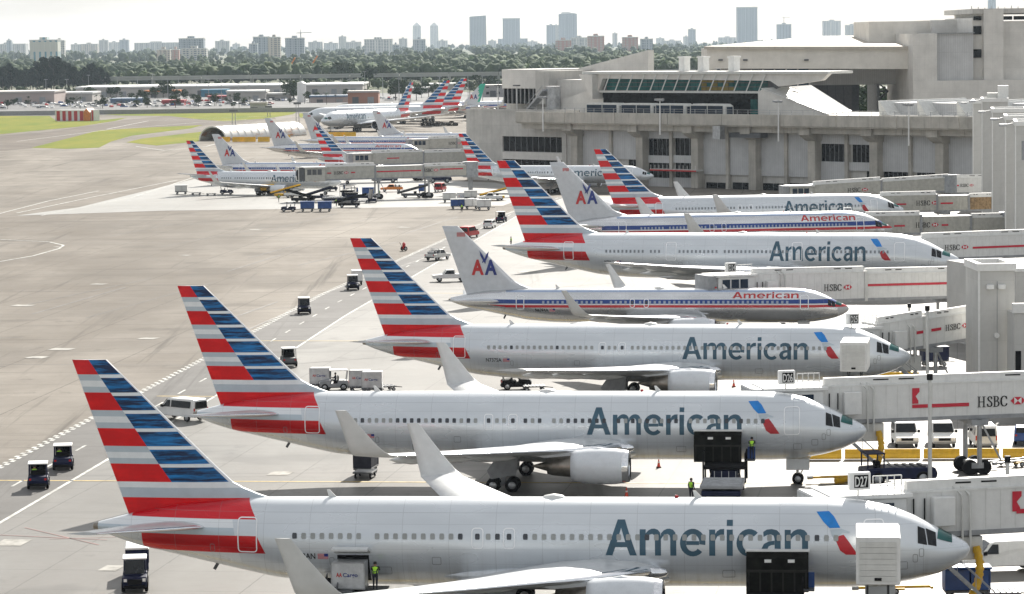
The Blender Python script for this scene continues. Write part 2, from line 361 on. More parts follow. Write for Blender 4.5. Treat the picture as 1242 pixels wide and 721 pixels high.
for a in cols:
    x = fx(a); B(x-1.15, x+1.15, -1.2, 1.3, 0, 13.0).ob('column', [CONCD], term, bev=.12)
    h = MB().prism([(-3.6, 13.0), (-3.6, 14.6), (1.2, 14.6), (1.2, 11.6), (-1.2, 11.6), (-2.4, 12.2)], 'x', x-1.5, x+1.5).ob('bracket', [CONCD], term)
for (l, r, t, b_, k) in WINS:
    x0, x1 = fx(l), fx(r); c = (l+r)/2; z0, z1 = fz(c, b_), fz(c, t); wd = (x1-x0)/k
    wo_ = B(x0, x1, 1.22, 1.29, z0, z1).ob('window', [BLACK], term)
    for i in range(k):
        B(x0+i*wd+.05, x0+(i+1)*wd-.05, 1.10, 1.2, z0+.1, z1-.1).ob('pane', [BLGLASS], wo_)
        if i: B(x0+i*wd-.045, x0+i*wd+.045, 1.075, 1.21, z0, z1).ob('mullion', [GREY], wo_)
# red edged service balcony and ground floor clutter on the facade
B(fx(796), fx(852), -2.2, .2, 4.0, 4.35).ob('balcony', [OFFW], term); B(fx(796), fx(852), -2.3, -2.2, 3.9, 4.25).ob('balcony_edge', [RED], term)
for i in range(12): x = fx(797+i*4.9); B(x-.04, x+.04, -2.25, -2.17, 4.25, 5.3).ob('balcony_post', [WHITE], term)
# --- roof-top block at the left end
B(fx(565), fx(627), 14, 34, 17.0, 19.0).ob('roof_block_base', [CONC], term)
rb = B(fx(574), fx(618), 10, 30, 22.8, 27.6).ob('roof_block', [CLADW], term)
B(fx(575), fx(616), 10.6, 30, 19.0, 22.8).ob('roof_block_glazing', [BLGLASS], rb)
for i in range(9): x = fx(575)+i*(fx(616)-fx(575))/8; B(x-.12, x+.12, 10.2, 10.6, 19.0, 22.8).ob('mullion', [STEEL], rb)
B(fx(618), fx(634), 9, 30, 19.0, 27.2).ob('roof_block', [CONC], term)
B(fx(634), fx(672), 12, 30, 17.0, 25.0).ob('roof_block', [CLADW], term)
st = MB().bar((fx(626), 4, 17.2), (fx(648), 4, 22.6), 2.2, .5); st.bar((fx(626), 2.9, 18.3), (fx(648), 2.9, 23.7), .1, .12); st.ob('roof_stair', [STEEL], term)
tk = MB().loft([[(fx(650)+1.9*math.cos(t), 6+1.9*math.sin(t), z) for t in np.linspace(0, 2*math.pi, 17)[:-1]] for z in (17.2, 23.5)], 0); tk.ob('roof_tank', [STEEL], term)
B(0, fx(700), .6, 1.0, 17.3, 17.9).ob('parapet', [CONC], term)
# --- elevated guideway with its train
gw = thing('elevated_guideway', 'stained concrete people mover guideway running along the top of the terminal', 'guideway', (A0.x, A0.y, 0), FANG)
g0 = fx(643); g1 = LEN
nseg = 9
for i in range(nseg):
    a = g0+(g1-g0)*i/nseg; b = g0+(g1-g0)*(i+1)/nseg-.12
    B(a, b, -4.6, 6.5, 14.65, 15.4).ob('deck', [CONCD], gw); B(a, b, -4.9, -4.45, 14.9, 17.5).ob('parapet', [CONCD], gw, bev=.06); B(a, b, 6.0, 6.4, 15.4, 16.6).ob('parapet', [CONCD], gw)
    B(a, b, -2.9, -1.3, 13.3, 14.65).ob('girder', [CONCD], gw)
for i in range(46):
    x = g0+4+(g1-g0-6)*i/45; B(x-.05, x+.05, -4.72, -4.62, 17.5, 18.5).ob('rail_post', [STEEL], gw)
B(g0+4, g1-2, -4.70, -4.64, 18.45, 18.52).ob('handrail', [STEEL], gw); B(g0+4, g1-2, -4.70, -4.64, 17.95, 18.0).ob('handrail', [STEEL], gw)
cage = B(fx(888), fx(897), -6.5, -4.9, 11.8, 14.8).ob('access_cage', [STEEL], gw); B(fx(897), fx(935), -3.5, -1.0, 12.1, 13.2).ob('cable_tray', [DKGREY], gw)
ordn = ['leftmost', 'second', 'third', 'rightmost']
for i, (l, r) in enumerate(((716, 757), (758, 798), (800, 838), (842, 886))):
    x0, x1 = fx(l), fx(r)
    t = thing('train_car', ordn[i]+' people mover car with dark blue windows on the guideway', 'train car', (A0.x, A0.y, 0), FANG, 'people mover cars')
    MB().prism([(x0+.0, 15.5), (x1, 15.5), (x1-.2, 19.2), (x1-1.2, 19.7), (x0+1.2, 19.7), (x0+.2, 19.2)], 'y', -1.6, 1.3).ob('car_body', [OFFW], t, bev=.1)
    B(x0+.55, (x0+x1)/2-.15, -1.66, -1.6, 16.4, 19.25).ob('window_band', [BLUEGLASS], t); B((x0+x1)/2+.15, x1-.9, -1.66, -1.6, 16.4, 19.25).ob('window_band', [BLUEGLASS], t)
    MB().prism([(x1-.05, 16.6), (x1-.12, 19.0), (x1-.02, 19.0), (x1+.04, 16.6)], 'y', -1.1, .8).ob('end_window', [BLUEGLASS], t)
# --- station hall above the guideway
hall = thing('station_hall', 'pale station hall with tilted fascia and green glazing above the guideway', 'building', (A0.x, A0.y, 0), FANG)
hx0, hx1 = fx(707), fx(917)
B(hx0, hx1, 7, 12, 15, 22.0).ob('wall', [BLGLASS], hall)
nb = 34
for i in range(nb):
    a = hx0+(hx1-hx0)*i/nb; b = hx0+(hx1-hx0)*(i+1)/nb-.18
    B(a, b, 6.85, 6.98, 20.7, 21.9).ob('pane', [BLGLASS], hall)
for i in range(14):
    a = fx(886)+(hx1-fx(886))*(i % 7)/7; b = a+(hx1-fx(886))/7-.12; z = 15.6+2.6*(i//7); B(a, b, 6.8, 6.97, z, z+2.4).ob('pane', [TEAL], hall)
B(hx0-.5, hx1, 5.6, 12, 22.0, 22.5).ob('ledge', [OFFW], hall)
for i in range(30):
    for j in range(3):
        a = hx0+1.5+(hx1-hx0-4)*i/30; b = a+(hx1-hx0-4)/30-.14; B(a, b, 6.75, 6.9, 22.6+j*.95, 23.4+j*.95).ob('pane', [mt('amber_glass', (.20, .15, .03), .1) if 17 < i < 24 and (i*j) % 2 == 0 else TEAL], hall)
B(hx0, hx1, 6.9, 12, 22.5, 25.6).ob('glazing_back', [DKGREY], hall)
MB().prism([(hx0-4, 27.0), (fx(988), 27.0), (fx(977), 25.0), (fx(925), 23.6), (fx(915), 24.9), (hx0+1.5, 25.4), (hx0, 22.3)], 'y', 5.4, 6.72).ob('fascia', [CLADW], hall)
MB().prism([(fx(690), 26.5), (fx(988), 26.5), (fx(988), 27.1), (fx(690), 27.1)], 'y', 4.6, 13).ob('roof', [OFFW], hall)
MB().prism([(fx(690), 26.4), (hx0-.2, 26.4), (hx0-.2, 20.5)], 'y', 3.5, 7.0).ob('fascia', [CLADW], hall)
for i in range(14):
    x = hx0+3+(hx1-hx0-6)*i/13; MB().tube((x-1.0, 5.3, 22.5), (x+1.4, 5.0, 26.4), .14, n=6).ob('strut', [WHITE], hall)
for px in (795, 818, 855): x = fx(px); B(x-.9, x+.9, 9, 11, 27.1, 30.2).ob('roof_vent', [WHITE], hall); B(x-1.1, x+1.1, 8.8, 11.2, 30.2, 30.6).ob('roof_vent', [WHITE], hall)
# the wedge shaped wall to its left
FN = Vector((-FD.y, FD.x))
def fxb(px, py, back):                                 # along the facade, and height, on a plane set back from it
    k = GY(px, py, 1.0).x; a = A0+FN*back; s = (k*a.y-a.x)/(FD.x-k*FD.y); p = a+FD*s; return s, GY(px, py, p.y).z
wa, wza = fxb(663, 93.5, 24); wb_, wzb = fxb(786, 61, 24)
MB().prism([(wa, 15.2), (wb_, 15.2), (wb_, wzb), (wa, wza)], 'y', 24, 26.0).ob('wedge_wall', [CLADW], hall)
MB().prism([(fx(655), 15.2), (hx0+.2, 15.2), (hx0+.2, 24), (fx(655), 20)], 'y', 7.2, 8.4).ob('wall', [CLADW], hall)
# glaring shed roof
shed = thing('shed_roof_wing', 'pale windowless wing with a bright sloping metal roof beside the station hall', 'building', (A0.x, A0.y, 0), FANG)
SHINY = bricklike('standing_seam_metal', (.60, .60, .58), 1.2, 40, joint=.3, rough=.30, streak=.1, wd=.08)
rn, rf_, en, ef = fxb(924, 107, 4.5), fxb(984, 103.5, 15), fxb(1003, 137.5, 4.5), fxb(1033, 134.5, 15)
w0 = fxb(919, 112, 4.5)
MB().prism([(w0[0], 15.2), (en[0], 15.2), (en[0], en[1]-.2), (rn[0], rn[1]-.3), (w0[0], w0[1])], 'y', 4.6, 5.2).ob('wall', [CLADW], shed)
q = [(rn[0], 4.3, rn[1]), (rf_[0], 15, rf_[1]), (ef[0], 15, ef[1]), (en[0], 4.3, en[1])]
MB().add(q+[(x, y, z-.3) for x, y, z in q], [(0, 1, 2, 3), (7, 6, 5, 4), (0, 3, 7, 4), (1, 5, 6, 2), (3, 2, 6, 7), (0, 4, 5, 1)]).ob('roof', [SHINY], shed)
def onroof(u, v, up=.12): a = Vector(q[0]).lerp(Vector(q[1]), u); b_ = Vector(q[3]).lerp(Vector(q[2]), u); return a.lerp(b_, v)+Vector((0, 0, up))
MB().add([onroof(.5, .05), onroof(.85, .05), onroof(.85, .95), onroof(.5, .95)], [(0, 1, 2, 3)]).ob('skylight', [mt('skylight_metal', (.78, .78, .78), .16, .6)], shed)
# serrated metal roof to the right
saw = thing('sawtooth_roof_hall', 'low hall with a serrated grey metal roof behind the guideway', 'building', (A0.x, A0.y, 0), FANG)
B(fx(1030), LEN, 10, 40, 15, 17.2).ob('wall', [CLADW], saw)
for i in range(6):
    a = fx(1032)+i*11.2; 
    MB().prism([(a, 17.2), (a+2.6, 17.2), (a, 20.4), (a-.3, 20.4)], 'y', 9.6, 40).ob('roof_tooth', [OFFW], saw); MB().prism([(a+1.0, 17.2), (a+11.0, 17.2), (a+10.8, 19.9), (a+.2, 19.9)], 'y', 14, 40).ob('roof_panel', [CLAD], saw)
# lamp masts on the guideway
def mast(px, topy, boty, lab):
    x = fx(px); z0, z1 = 14.0, fz(px, topy); t = thing('floodlight_mast', lab, 'light mast', (*(A0+FD*x), 0), FANG, 'floodlight masts along the guideway')
    MB().tube((0, -5.3, fz(px, boty)), (0, -5.3, z1), .2, .13).ob('pole', [WHITE], t); MB().bar((-1.1, -5.3, z1), (1.1, -5.3, z1), .12, .12).ob('crossarm', [STEEL], t)
    for q in (-1, -.35, .6, 1.1): B(q-.28, q+.28, -5.9, -5.2, z1+.05, z1+.5).ob('floodlight', [GREY], t, bev=.05)
for px, a, b, l in ((678, 119, 159, 'white floodlight mast left of the station hall'), (820, 122, 163, 'white floodlight mast before the station glazing'), (963.5, 124, 171, 'white floodlight mast before the bright shed roof'), (1121.5, 128, 176, 'white floodlight mast before the serrated roof')): mast(px, a, b, l)
for px in (583, 606): 
    t = thing('roof_lamp', ('left' if px == 583 else 'right')+' lamp post before the glazing of the roof top block', 'lamp', (*(A0+FD*fx(px)), 17.3), FANG, 'roof lamps'); MB().tube((0, 6, 0), (0, 6, 6.2), .12).ob('pole', [WHITE], t); B(-.9, .9, 5.5, 6.4, 6.2, 6.5).ob('lamp_head', [DKGREY], t)

# ================================================================== hangars behind
YH = 880.0
def hx(px): return GY(px, 100, YH).x
def hz(px, py): return GY(px, py, YH).z
hg = thing('hangar', 'huge pale hangar with flat overhanging roof and dark open front', 'hangar', (0, YH, 0))
BEIGE = bricklike('beige_fascia', (.72, .69, .63), 7.5, 40, joint=.25, streak=.15)
x0, x1 = hx(858), hx(1101)
MB().prism([(x0, hz(858, 83)), (x1, hz(1100, 84)), (x1, hz(1100, 57)), (x0, hz(858, 57))], 'y', 0, 4).ob('fascia', [BEIGE], hg)
RRF = bricklike('rust_streaked_roof', (.50, .46, .40), 9, 60, joint=.3, streak=.5)
MB().add([(x0-1, -1, hz(858, 56.5)), (x1, -1, hz(1100, 56.5)), (x1, 75, hz(1100, 43)), (x0+38, 75, hz(920, 45)), (x0-1, -1, hz(858, 56.5)-.8), (x1, -1, hz(1100, 56.5)-.8), (x1, 75, hz(1100, 43)-.8), (x0+38, 75, hz(920, 45)-.8)], [(0, 1, 2, 3), (7, 6, 5, 4), (0, 4, 5, 1), (1, 5, 6, 2), (2, 6, 7, 3), (3, 7, 4, 0)]).ob('roof', [RRF], hg)
B(x0+3, hx(985), 8, 10, hz(900, 133), hz(900, 83)-.2).ob('glazing', [BLUEGLASS], hg)
for i in range(9): x = x0+3+i*(hx(985)-x0-3)/8; B(x-.2, x+.2, 7.6, 8, hz(900, 133), hz(900, 84)).ob('mullion', [STEEL], hg)
B(hx(940), x1+4, 28, 30, hz(1040, 105), hz(1040, 80)).ob('door_header', [CLAD], hg)
B(x0+4, x1+2, 4.2, 74, hz(1040, 83), hz(1040, 80)).ob('soffit', [CLAD], hg)
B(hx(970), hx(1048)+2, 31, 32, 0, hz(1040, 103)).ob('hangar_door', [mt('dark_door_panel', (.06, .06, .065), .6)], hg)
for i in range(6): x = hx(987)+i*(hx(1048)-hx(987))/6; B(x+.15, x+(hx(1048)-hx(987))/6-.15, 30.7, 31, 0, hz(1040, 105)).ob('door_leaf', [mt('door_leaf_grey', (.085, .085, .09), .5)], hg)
B(x0+60, x0+62, 70, 74, 0, hz(1100, 57)-2).ob('post', [DKGREY], hg)
for i in range(5):
    z = 2+i*4.2; MB().bar((hx(1076), 40, z), (hx(1098), 40, z+4.2 if i % 2 else z), .5, .5).bar((hx(1076), 40, z+4.2), (hx(1098), 40, z), .4, .4).ob('docking_frame', [DKGREY], hg)
B(hx(1074), hx(1077), 20, 45, 0, hz(1075, 104)).ob('post', [DKGREY], hg); B(x0+2, x0+6, 30, 60, 0, hz(858, 60)).ob('side_wall', [BEIGE], hg)
for px in (874, 904, 978): x = hx(px); B(x-.6, x+.6, -.8, 0, hz(px, 74), hz(px, 72)).ob('fascia_lamp', [DKGREY], hg)
mh = thing('maintenance_block', 'blank pale block with a recessed grey wall and small windows right of the hangar', 'building', (0, YH-12, 0))
B(hx(1101), hx(1330), 0, 60, 0, hz(1240, 96)).ob('wall', [CLADW], mh); B(hx(1101), hx(1130), .5, 60, hz(1240, 96), hz(1110, 41)).ob('wall', [CLADW], mh)
B(hx(1130), hx(1175), 3.5, 60, hz(1240, 96), hz(1150, 41)).ob('recessed_wall', [CLAD], mh); B(hx(1128), hx(1176), 2.5, 60, hz(1150, 41), hz(1150, 40)).ob('parapet', [GREY], mh)
B(hx(1175), hx(1187), 5, 60, hz(1240, 96), hz(1180, 22)).ob('wall', [CLADW], mh)
for a, b in ((20, 25), (32, 42), (60, 70)): B(hx(1176), hx(1185.5), 4.6, 5.1, hz(1180, b), hz(1180, a)).ob('window', [BLGLASS], mh)
B(hx(1187), hx(1210), 1.5, 60, hz(1240, 96), hz(1200, 12)).ob('wall', [CLADW], mh); B(hx(1210), hx(1330), 4, 60, hz(1240, 96), hz(1220, 26)).ob('wall', [CLADW], mh)
B(hx(1174), hx(1330), 3.0, 60, hz(1200, 17), hz(1200, 11)).ob('top_storey', [CONC], mh)
for a, b in ((1209, 1222), (1224, 1246)): B(hx(a), hx(b), 3.6, 4.6, hz(1220, 24.5), hz(1220, 20)).ob('window', [BLGLASS], mh)
B(hx(1068), hx(1175), 40, 80, hz(1100, 56), hz(1100, 25.5)).ob('rear_block', [BEIGE], mh); B(hx(1144), hx(1176), 36, 80, hz(1150, 40), hz(1150, 24)).ob('rear_block', [CLADW], mh)
for i in range(9): x = hx(1176+i*8); MB().tube((x, 8, hz(1200, 11)), (x, 8, hz(1200, 7.5+(i % 3))), .12, n=6).ob('aerial', [STEEL], mh)

# ================================================================== stair towers of the right hand concourse
TW = bricklike('painted_block_wall', (.53, .525, .50), 7.4, 2.9, joint=.22, streak=.28, axis=2)
def tower(l, r, top, Y, label, dep=9.0, front=None):
    t = thing('stair_tower', label, 'tower', (0, 0, 0), 0, 'concourse stair towers'); a, b = GY(l, 200, Y).x, GY(r, 200, Y).x; z1 = GY(l, top, Y).z
    ang = R(-8)
    t.location = (a, Y, 0); t.rotation_euler = (0, 0, ang); wd = (b-a)
    B(0, wd, 0, dep, 0, z1).ob('wall', [TW], t)
    for q0, q1, p0, p1 in ((-.15, wd+.15, -.15, .35), (-.15, wd+.15, dep-.35, dep+.15), (-.15, .35, .35, dep-.35), (wd-.35, wd+.15, .35, dep-.35)): B(q0, q1, p0, p1, z1, z1+.7).ob('parapet', [WHITE], t)
    B(-.05, .12, -.08, .1, 0, z1).ob('corner_trim', [WHITE], t)
    return t, wd, z1
for l, r, top, Y, lab in ((1180, 1204, 126, 640, 'farthest and leftmost of the pale stair towers at the right edge'), (1191, 1222, 124, 600, 'second stair tower in the row at the right edge'), (1203.5, 1245, 137, 545, 'third stair tower in the row at the right edge'), (1219.5, 1275, 146, 500, 'fourth stair tower in the row at the right edge'), (1231.5, 1290, 153, 465, 'nearest of the tall stair towers at the right edge, with a small louvre')):
    t, wd, z1 = tower(l, r, top, Y, lab, 12)
    for k in range(2): 
        f = MB().bar((-.2-k*.2, .3, z1+.4), (-1.6, -.5-k, z1+.2), .1, .1); f.ob('lamp_arm', [STEEL], t); B(-2.4, -1.2, -1.0-k*.8, -.4-k*.8, z1, z1+.35).ob('floodlight', [STEEL], t, bev=.06)
    if 'louvre' in lab: B(.9, 3, -.06, 0, z1-5, z1-2.2).ob('louvre', [GREY], t)
    if 'second' in lab: B(3, 5, 3, 5, z1, z1+3.0).ob('roof_tank', [WHITE], t); B(1, 3, 5, 7, z1, z1+1.6).ob('roof_unit', [OFFW], t)
t, wd, z1 = tower(1187, 1231, 329, 303, 'short foreground stair tower with open roof parapet and two wall lamps', 7)
t.rotation_euler = (0, 0, R(2)); 
for q in (.7, 1.8): B(q, q+.7, -.5, 0, z1-1.75, z1-1.3).ob('wall_lamp', [WHITE], t, bev=.05)
MB().tube((1.7, -.01, z1-6.2), (1.7, -.3, z1-6.2), .25).ob('wall_bell', [WHITE], t); B(1.75, 1.8, -.03, 0, 0, z1-1.0).ob('conduit', [GREY], t)
MB().add([(-3.2, -1.4, 0), (0, -1.4, 0), (0, 3, 0), (-3.2, 3, 0), (-.1, -1.4, 2.2), (-.1, 3, 2.2)], [(0, 1, 4), (3, 5, 2), (0, 4, 5, 3), (1, 2, 5, 4), (0, 3, 2, 1)]).ob('sloped_plinth', [mt('blue_grey_metal', (.30, .36, .40), .45)], t)
t2 = thing('concourse_annex', 'low pale concourse wall with dark slot right of the short foreground tower', 'building', (*GY(1230, 400, 299).xy, 0), R(2))
z2 = GY(1230, 380, 299).z; B(0, 30, 0, 3.5, 0, z2).ob('wall', [TW], t2); B(-.1, 30, -.15, .5, z2, z2+.9).ob('parapet', [WHITE], t2); B(.12, .65, -.1, 0, z2-8, z2-3.6).ob('dark_slot', [BLACK], t2, bev=.02); B(2, 14, .6, 3, z2, z2+.6).ob('roof_deck', [DKGREY], t2)
t3 = thing('concourse_wall', 'pale concourse wall behind the short foreground tower at the right edge', 'building', (*GY(1232, 330, 345).xy, 0), R(14)); B(0, 30, 0, 20, 0, GY(1232, 330, 345).z).ob('wall', [TW], t3); B(-.1, 30, -.1, .4, GY(1232, 330, 345).z, GY(1232, 326, 345).z).ob('parapet', [WHITE], t3)
# ================================================================== aircraft
def interp(tab, t):
    for (a, u), (b, q) in zip(tab, tab[1:]):
        if t <= b:
            k = (t-a)/(b-a) if b > a else 0; return u+(q-u)*k
    return tab[-1][1]
def smoothtab(tab, n=64):                            # monotone-ish smoothing of a table
    xs = np.linspace(tab[0][0], tab[-1][0], n); ys = np.array([interp(tab, x) for x in xs])
    for _ in range(3):
        y2 = ys.copy(); y2[1:-1] = (ys[:-2]+2*ys[1:-1]+ys[2:])/4; ys = y2
    return list(zip(xs, ys))
N_TOP = [(0, 0), (.004, .05), (.03, .14), (.1, .25), (.18, .35), (.26, .47), (.4, .67), (.57, .857), (.75, .955), (.9, .992), (1, 1)]
N_BOT = [(0, 0), (.004, .06), (.025, .2), (.1, .41), (.22, .62), (.38, .79), (.59, .93), (.82, 1), (1, 1)]
N_WID = [(0, 0), (.004, .05), (.025, .16), (.1, .37), (.22, .57), (.38, .75), (.59, .92), (.82, .985), (1, 1)]
T_BOT = smoothtab([(0, 0), (.15, .02), (.36, .12), (.58, .36), (.85, .66), (.95, .82), (1, .93)])
T_TOP = smoothtab([(0, 0), (.45, .02), (.7, .24), (.86, .60), (1, 1)])
T_WID = smoothtab([(0, 1), (.2, .985), (.36, .93), (.58, .74), (.85, .36), (.95, .2), (1, .11)])
DIM = {
 '767': dict(L=53.5, W=2.515, zb=1.96, zt=7.37, zn=4.29, ze=5.5, nose=8.5, tail=17.5, OL=54.94, fin=15.85, fk=1.0,
    wing=dict(le0=-16.8, tip=(23.8, -33.6, 3.0), rte=-30.6, ky=8.0, kte=-30.4, z0=3.1, z1=5.3, wl=(25.4, -36.9, .85, 8.8)),
    eng=dict(y=7.9, x=-18.0, l=4.5, r=1.4, z=2.45, core=3.0), stab=(9.31, -45.6, 6.3, -51.3, 1.9, 5.55, 6.45), ng=-5.4, mg=(-28.2, 4.65, 4), wr=.56),
 '757': dict(L=46.4, W=1.88, zb=2.25, zt=6.26, zn=3.85, ze=4.9, nose=6.9, tail=14.2, OL=47.3, fin=13.56, fk=.86,
    wing=dict(le0=-15.2, tip=(18.4, -27.4, 1.9), rte=-25.6, ky=6.5, kte=-25.5, z0=2.75, z1=4.7, wl=(20.3, -30.0, .6, 7.6)),
    eng=dict(y=6.5, x=-14.8, l=5.3, r=1.22, z=2.15, core=1.3), stab=(7.6, -39.6, 5.4, -44.6, 1.6, 4.7, 5.4), ng=-5.2, mg=(-23.6, 3.7, 4), wr=.5),
 '777': dict(L=62.6, W=3.1, zb=2.35, zt=8.55, zn=4.75, ze=6.4, nose=10.4, tail=20.5, OL=63.7, fin=18.5, fk=1.17,
    wing=dict(le0=-19.0, tip=(30.4, -41.2, 1.6), rte=-37.5, ky=9.8, kte=-37.4, z0=3.1, z1=6.6, wl=None),
    eng=dict(y=9.6, x=-21.8, l=5.4, r=1.85, z=2.75, core=2.2), stab=(10.7, -53.2, 7.4, -60.0, 2.2, 6.2, 7.4), ng=-5.9, mg=(-31.8, 5.5, 6), wr=.66),
 '737': dict(L=38.4, W=1.88, zb=1.4, zt=5.41, zn=3.0, ze=4.2, nose=6.2, tail=12.4, OL=39.5, fin=12.5, fk=.83,
    wing=dict(le0=-12.4, tip=(16.3, -22.4, 1.6), rte=-20.6, ky=5.4, kte=-20.5, z0=1.8, z1=3.6, wl=(17.9, -24.5, .5, 6.1)),
    eng=dict(y=4.83, x=-11.8, l=3.7, r=1.0, z=1.5, core=1.3), stab=(7.1, -33.2, 4.6, -37.2, 1.5, 4.3, 5.1), ng=-4.0, mg=(-19.6, 2.86, 2), wr=.55),
}
def prof(d, x):
    """top, bottom, half width at station x (nose 0, tail negative)"""
    t = -x/d['nose']; u = (-x-(d['L']-d['tail']))/d['tail']
    if t < 1: return d['zn']+(d['zt']-d['zn'])*interp(N_TOP, t), d['zn']-(d['zn']-d['zb'])*interp(N_BOT, t), d['W']*interp(N_WID, t)
    if u > 0: return d['zt']-(d['zt']-d['ze']-.28)*interp(T_TOP, u), d['zb']+(d['ze']-d['zb'])*interp(T_BOT, u), d['W']*interp(T_WID, u)
    return d['zt'], d['zb'], d['W']
def surf(d, x, th, off=0.0):                         # th: 0 = near (right hand) side, 90 deg = top
    t, b, wd = prof(d, x); zc = (t+b)/2; h = (t-b)/2
    return Vector((x, -(wd+off)*math.cos(th), zc+(h+off)*math.sin(th)))
def side(d, x, z, off=0.012):
    t, b, wd = prof(d, x); zc = (t+b)/2; h = (t-b)/2
    s = max(-1, min(1, (z-zc)/h)); return Vector((x, -(wd+off)*math.sqrt(max(0, 1-s*s)), zc+(h+off)*s))
# ---- flat lettering
_tx = {}
def glyphs(txt, bold=0.0, space=1.0):
    """outline of a word as flat triangles, cap height 1, starting at x = 0"""
    key = (txt, bold, space)
    if key in _tx: return _tx[key]
    cu = bpy.data.curves.new('t', 'FONT'); cu.body = txt; cu.size = 1; cu.resolution_u = 3; cu.offset = bold; cu.space_character = space; cu.fill_mode = 'FRONT'
    o = bpy.data.objects.new('t', cu); COL.objects.link(o); dg = bpy.context.evaluated_depsgraph_get(); me = bpy.data.meshes.new_from_object(o.evaluated_get(dg))
    v = np.array([p.co[:2] for p in me.vertices]); f = [tuple(p.vertices) for p in me.polygons]
    bpy.data.objects.remove(o); bpy.data.curves.remove(cu); bpy.data.meshes.remove(me)
    v[:, 0] -= v[:, 0].min(); base = 0.0; cap = v[:, 1].max(); v[:, 1] /= cap; v[:, 0] /= cap
    _tx[key] = (v, f); return _tx[key]
def cutmesh(v, f, cuts):
    bm = bmesh.new(); vs = [bm.verts.new((p[0], p[1], 0)) for p in v]
    for q in f:
        try: bm.faces.new([vs[i] for i in q])
        except ValueError: pass
    bmesh.ops.triangulate(bm, faces=bm.faces)
    for z in cuts:
        bmesh.ops.bisect_plane(bm, geom=bm.verts[:]+bm.edges[:]+bm.faces[:], plane_co=(0, z, 0), plane_no=(0, 1, 0))
    bmesh.ops.triangulate(bm, faces=bm.faces); bm.verts.index_update()
    r = [(p.co.x, p.co.y) for p in bm.verts], [tuple(q.index for q in p.verts) for p in bm.faces]; bm.free(); return r
def decal(name, d, v, f, mat, parent, off=.014, cut=.22, left=False):
    """a flat outline in (x, z) laid onto the near side of the fuselage"""
    zs = [p[1] for p in v]; v2, f2 = cutmesh(v, f, list(np.arange(min(zs)+cut, max(zs), cut)))
    pv = [side(d, x, z, off) for x, z in v2]
    if left: xm = min(p.x for p in pv)+max(p.x for p in pv); pv = [Vector((xm-p.x, -p.y, p.z)) for p in pv]
    mb = MB().add(pv, f2); me = mb.mesh(name, mat, fixn=False)
    bm = bmesh.new(); bm.from_mesh(me)
    for p in bm.faces:
        p.normal_update()
        if (p.normal.y > 0) != left: p.normal_flip()
    bm.to_mesh(me); bm.free(); return (name, me, parent)
def word(txt, x0, x1, z0, z1, bold=0.0, space=1.0):
    v, f = glyphs(txt, bold, space); return [(x0+p[0]*(x1-x0)/v[:, 0].max(), z0+p[1]*(z1-z0)) for p in v], f
def title_glyphs():
    """the word American in an upright humanist sans, cap height 1"""
    V = []; F = []; X = [0.0]
    def ad(p, f=None): n_ = len(V); V.extend((x+X[0], y) for x, y in p); F.extend([tuple(i+n_ for i in q) for q in (f or [tuple(range(len(p)))])])
    def rect(a, b, y0, y1): ad([(a, y0), (b, y0), (b, y1), (a, y1)])
    def arch(x0, k=1.0): ad([(x0+x*k, y) for x, y in ((0, .63), (.07, .71), (.16, .755), (.24, .76), (.33, .73), (.39, .66), (.42, .54), (.42, 0), (.42-.165/k, 0), (.42-.165/k, .50), (.235, .58), (.18, .615), (.12, .60), (.05, .545), (0, .47))])
    def arc(a0, a1, n_=22):
        p = [(.35+r*math.cos(t), .37+q*math.sin(t)) for t in [R(a0+(a1-a0)*i/n_) for i in range(n_+1)] for r, q in ((.35, .39), (.185, .245))]; ad(p, [(2*i, 2*i+2, 2*i+3, 2*i+1) for i in range(n_)])
    h = [(0, 0), (.19, 0), (.27, .24), (.43, .24), (.43, .385), (.315, .385), (.43, .78), (.43, 1), (.33, 1)]; ad(h); ad([(.86-x, y) for x, y in h][::-1]); X[0] += .94
    rect(0, .165, 0, .74); arch(.165); arch(.585); X[0] += 1.105
    arc(-9, 318); rect(.172, .528, .31, .42); X[0] += .80
    rect(0, .165, 0, .74); ad([(.165, .62), (.22, .70), (.30, .75), (.41, .757), (.41, .60), (.31, .60), (.22, .55), (.165, .44)]); X[0] += .48
    rect(0, .165, 0, .74); rect(0, .165, .84, 1.0); X[0] += .265
    arc(48, 312, 18); X[0] += .68
    ad([(.05, .68), (.15, .745), (.28, .76), (.42, .73), (.50, .65), (.525, .52), (.525, 0), (.36, 0), (.36, .48), (.335, .58), (.26, .615), (.16, .60), (.06, .545)])
    po = [(.357, .44), (.2, .42), (.07, .35), (0, .21), (.05, .06), (.17, -.015), (.28, .01), (.357, .08)]; qi = [(.357, .325), (.27, .315), (.20, .28), (.165, .21), (.19, .145), (.24, .125), (.30, .15), (.357, .21)]
    ad(po+qi, [(i, i+1, 9+i, 8+i) for i in range(7)]); X[0] += .635
    rect(0, .165, 0, .74); arch(.165, 1.12); return V, F
TGV, TGF = title_glyphs(); TGW = max(x for x, y in TGV)
def title(x0, x1, z0, z1): return [(x0+x*(x1-x0)/TGW, z0+y*(z1-z0)) for x, y in TGV], TGF
def ring(x0, x1, z0, z1, wd=.06, r=.18):             # rounded rectangular outline
    def rr(e):
        out = []
        for cx, cz, a0 in ((x1-r, z1-r, 0), (x0+r, z1-r, 90), (x0+r, z0+r, 180), (x1-r, z0+r, 270)):
            for k in range(4): a = R(a0+30*k); out.append((cx+(r+e)*math.cos(a), cz+(r+e)*math.sin(a)))
        return out
    a, b = rr(0), rr(wd); n = len(a); v = a+b
    return v, [(i, (i+1) % n, n+(i+1) % n, n+i) for i in range(n)]
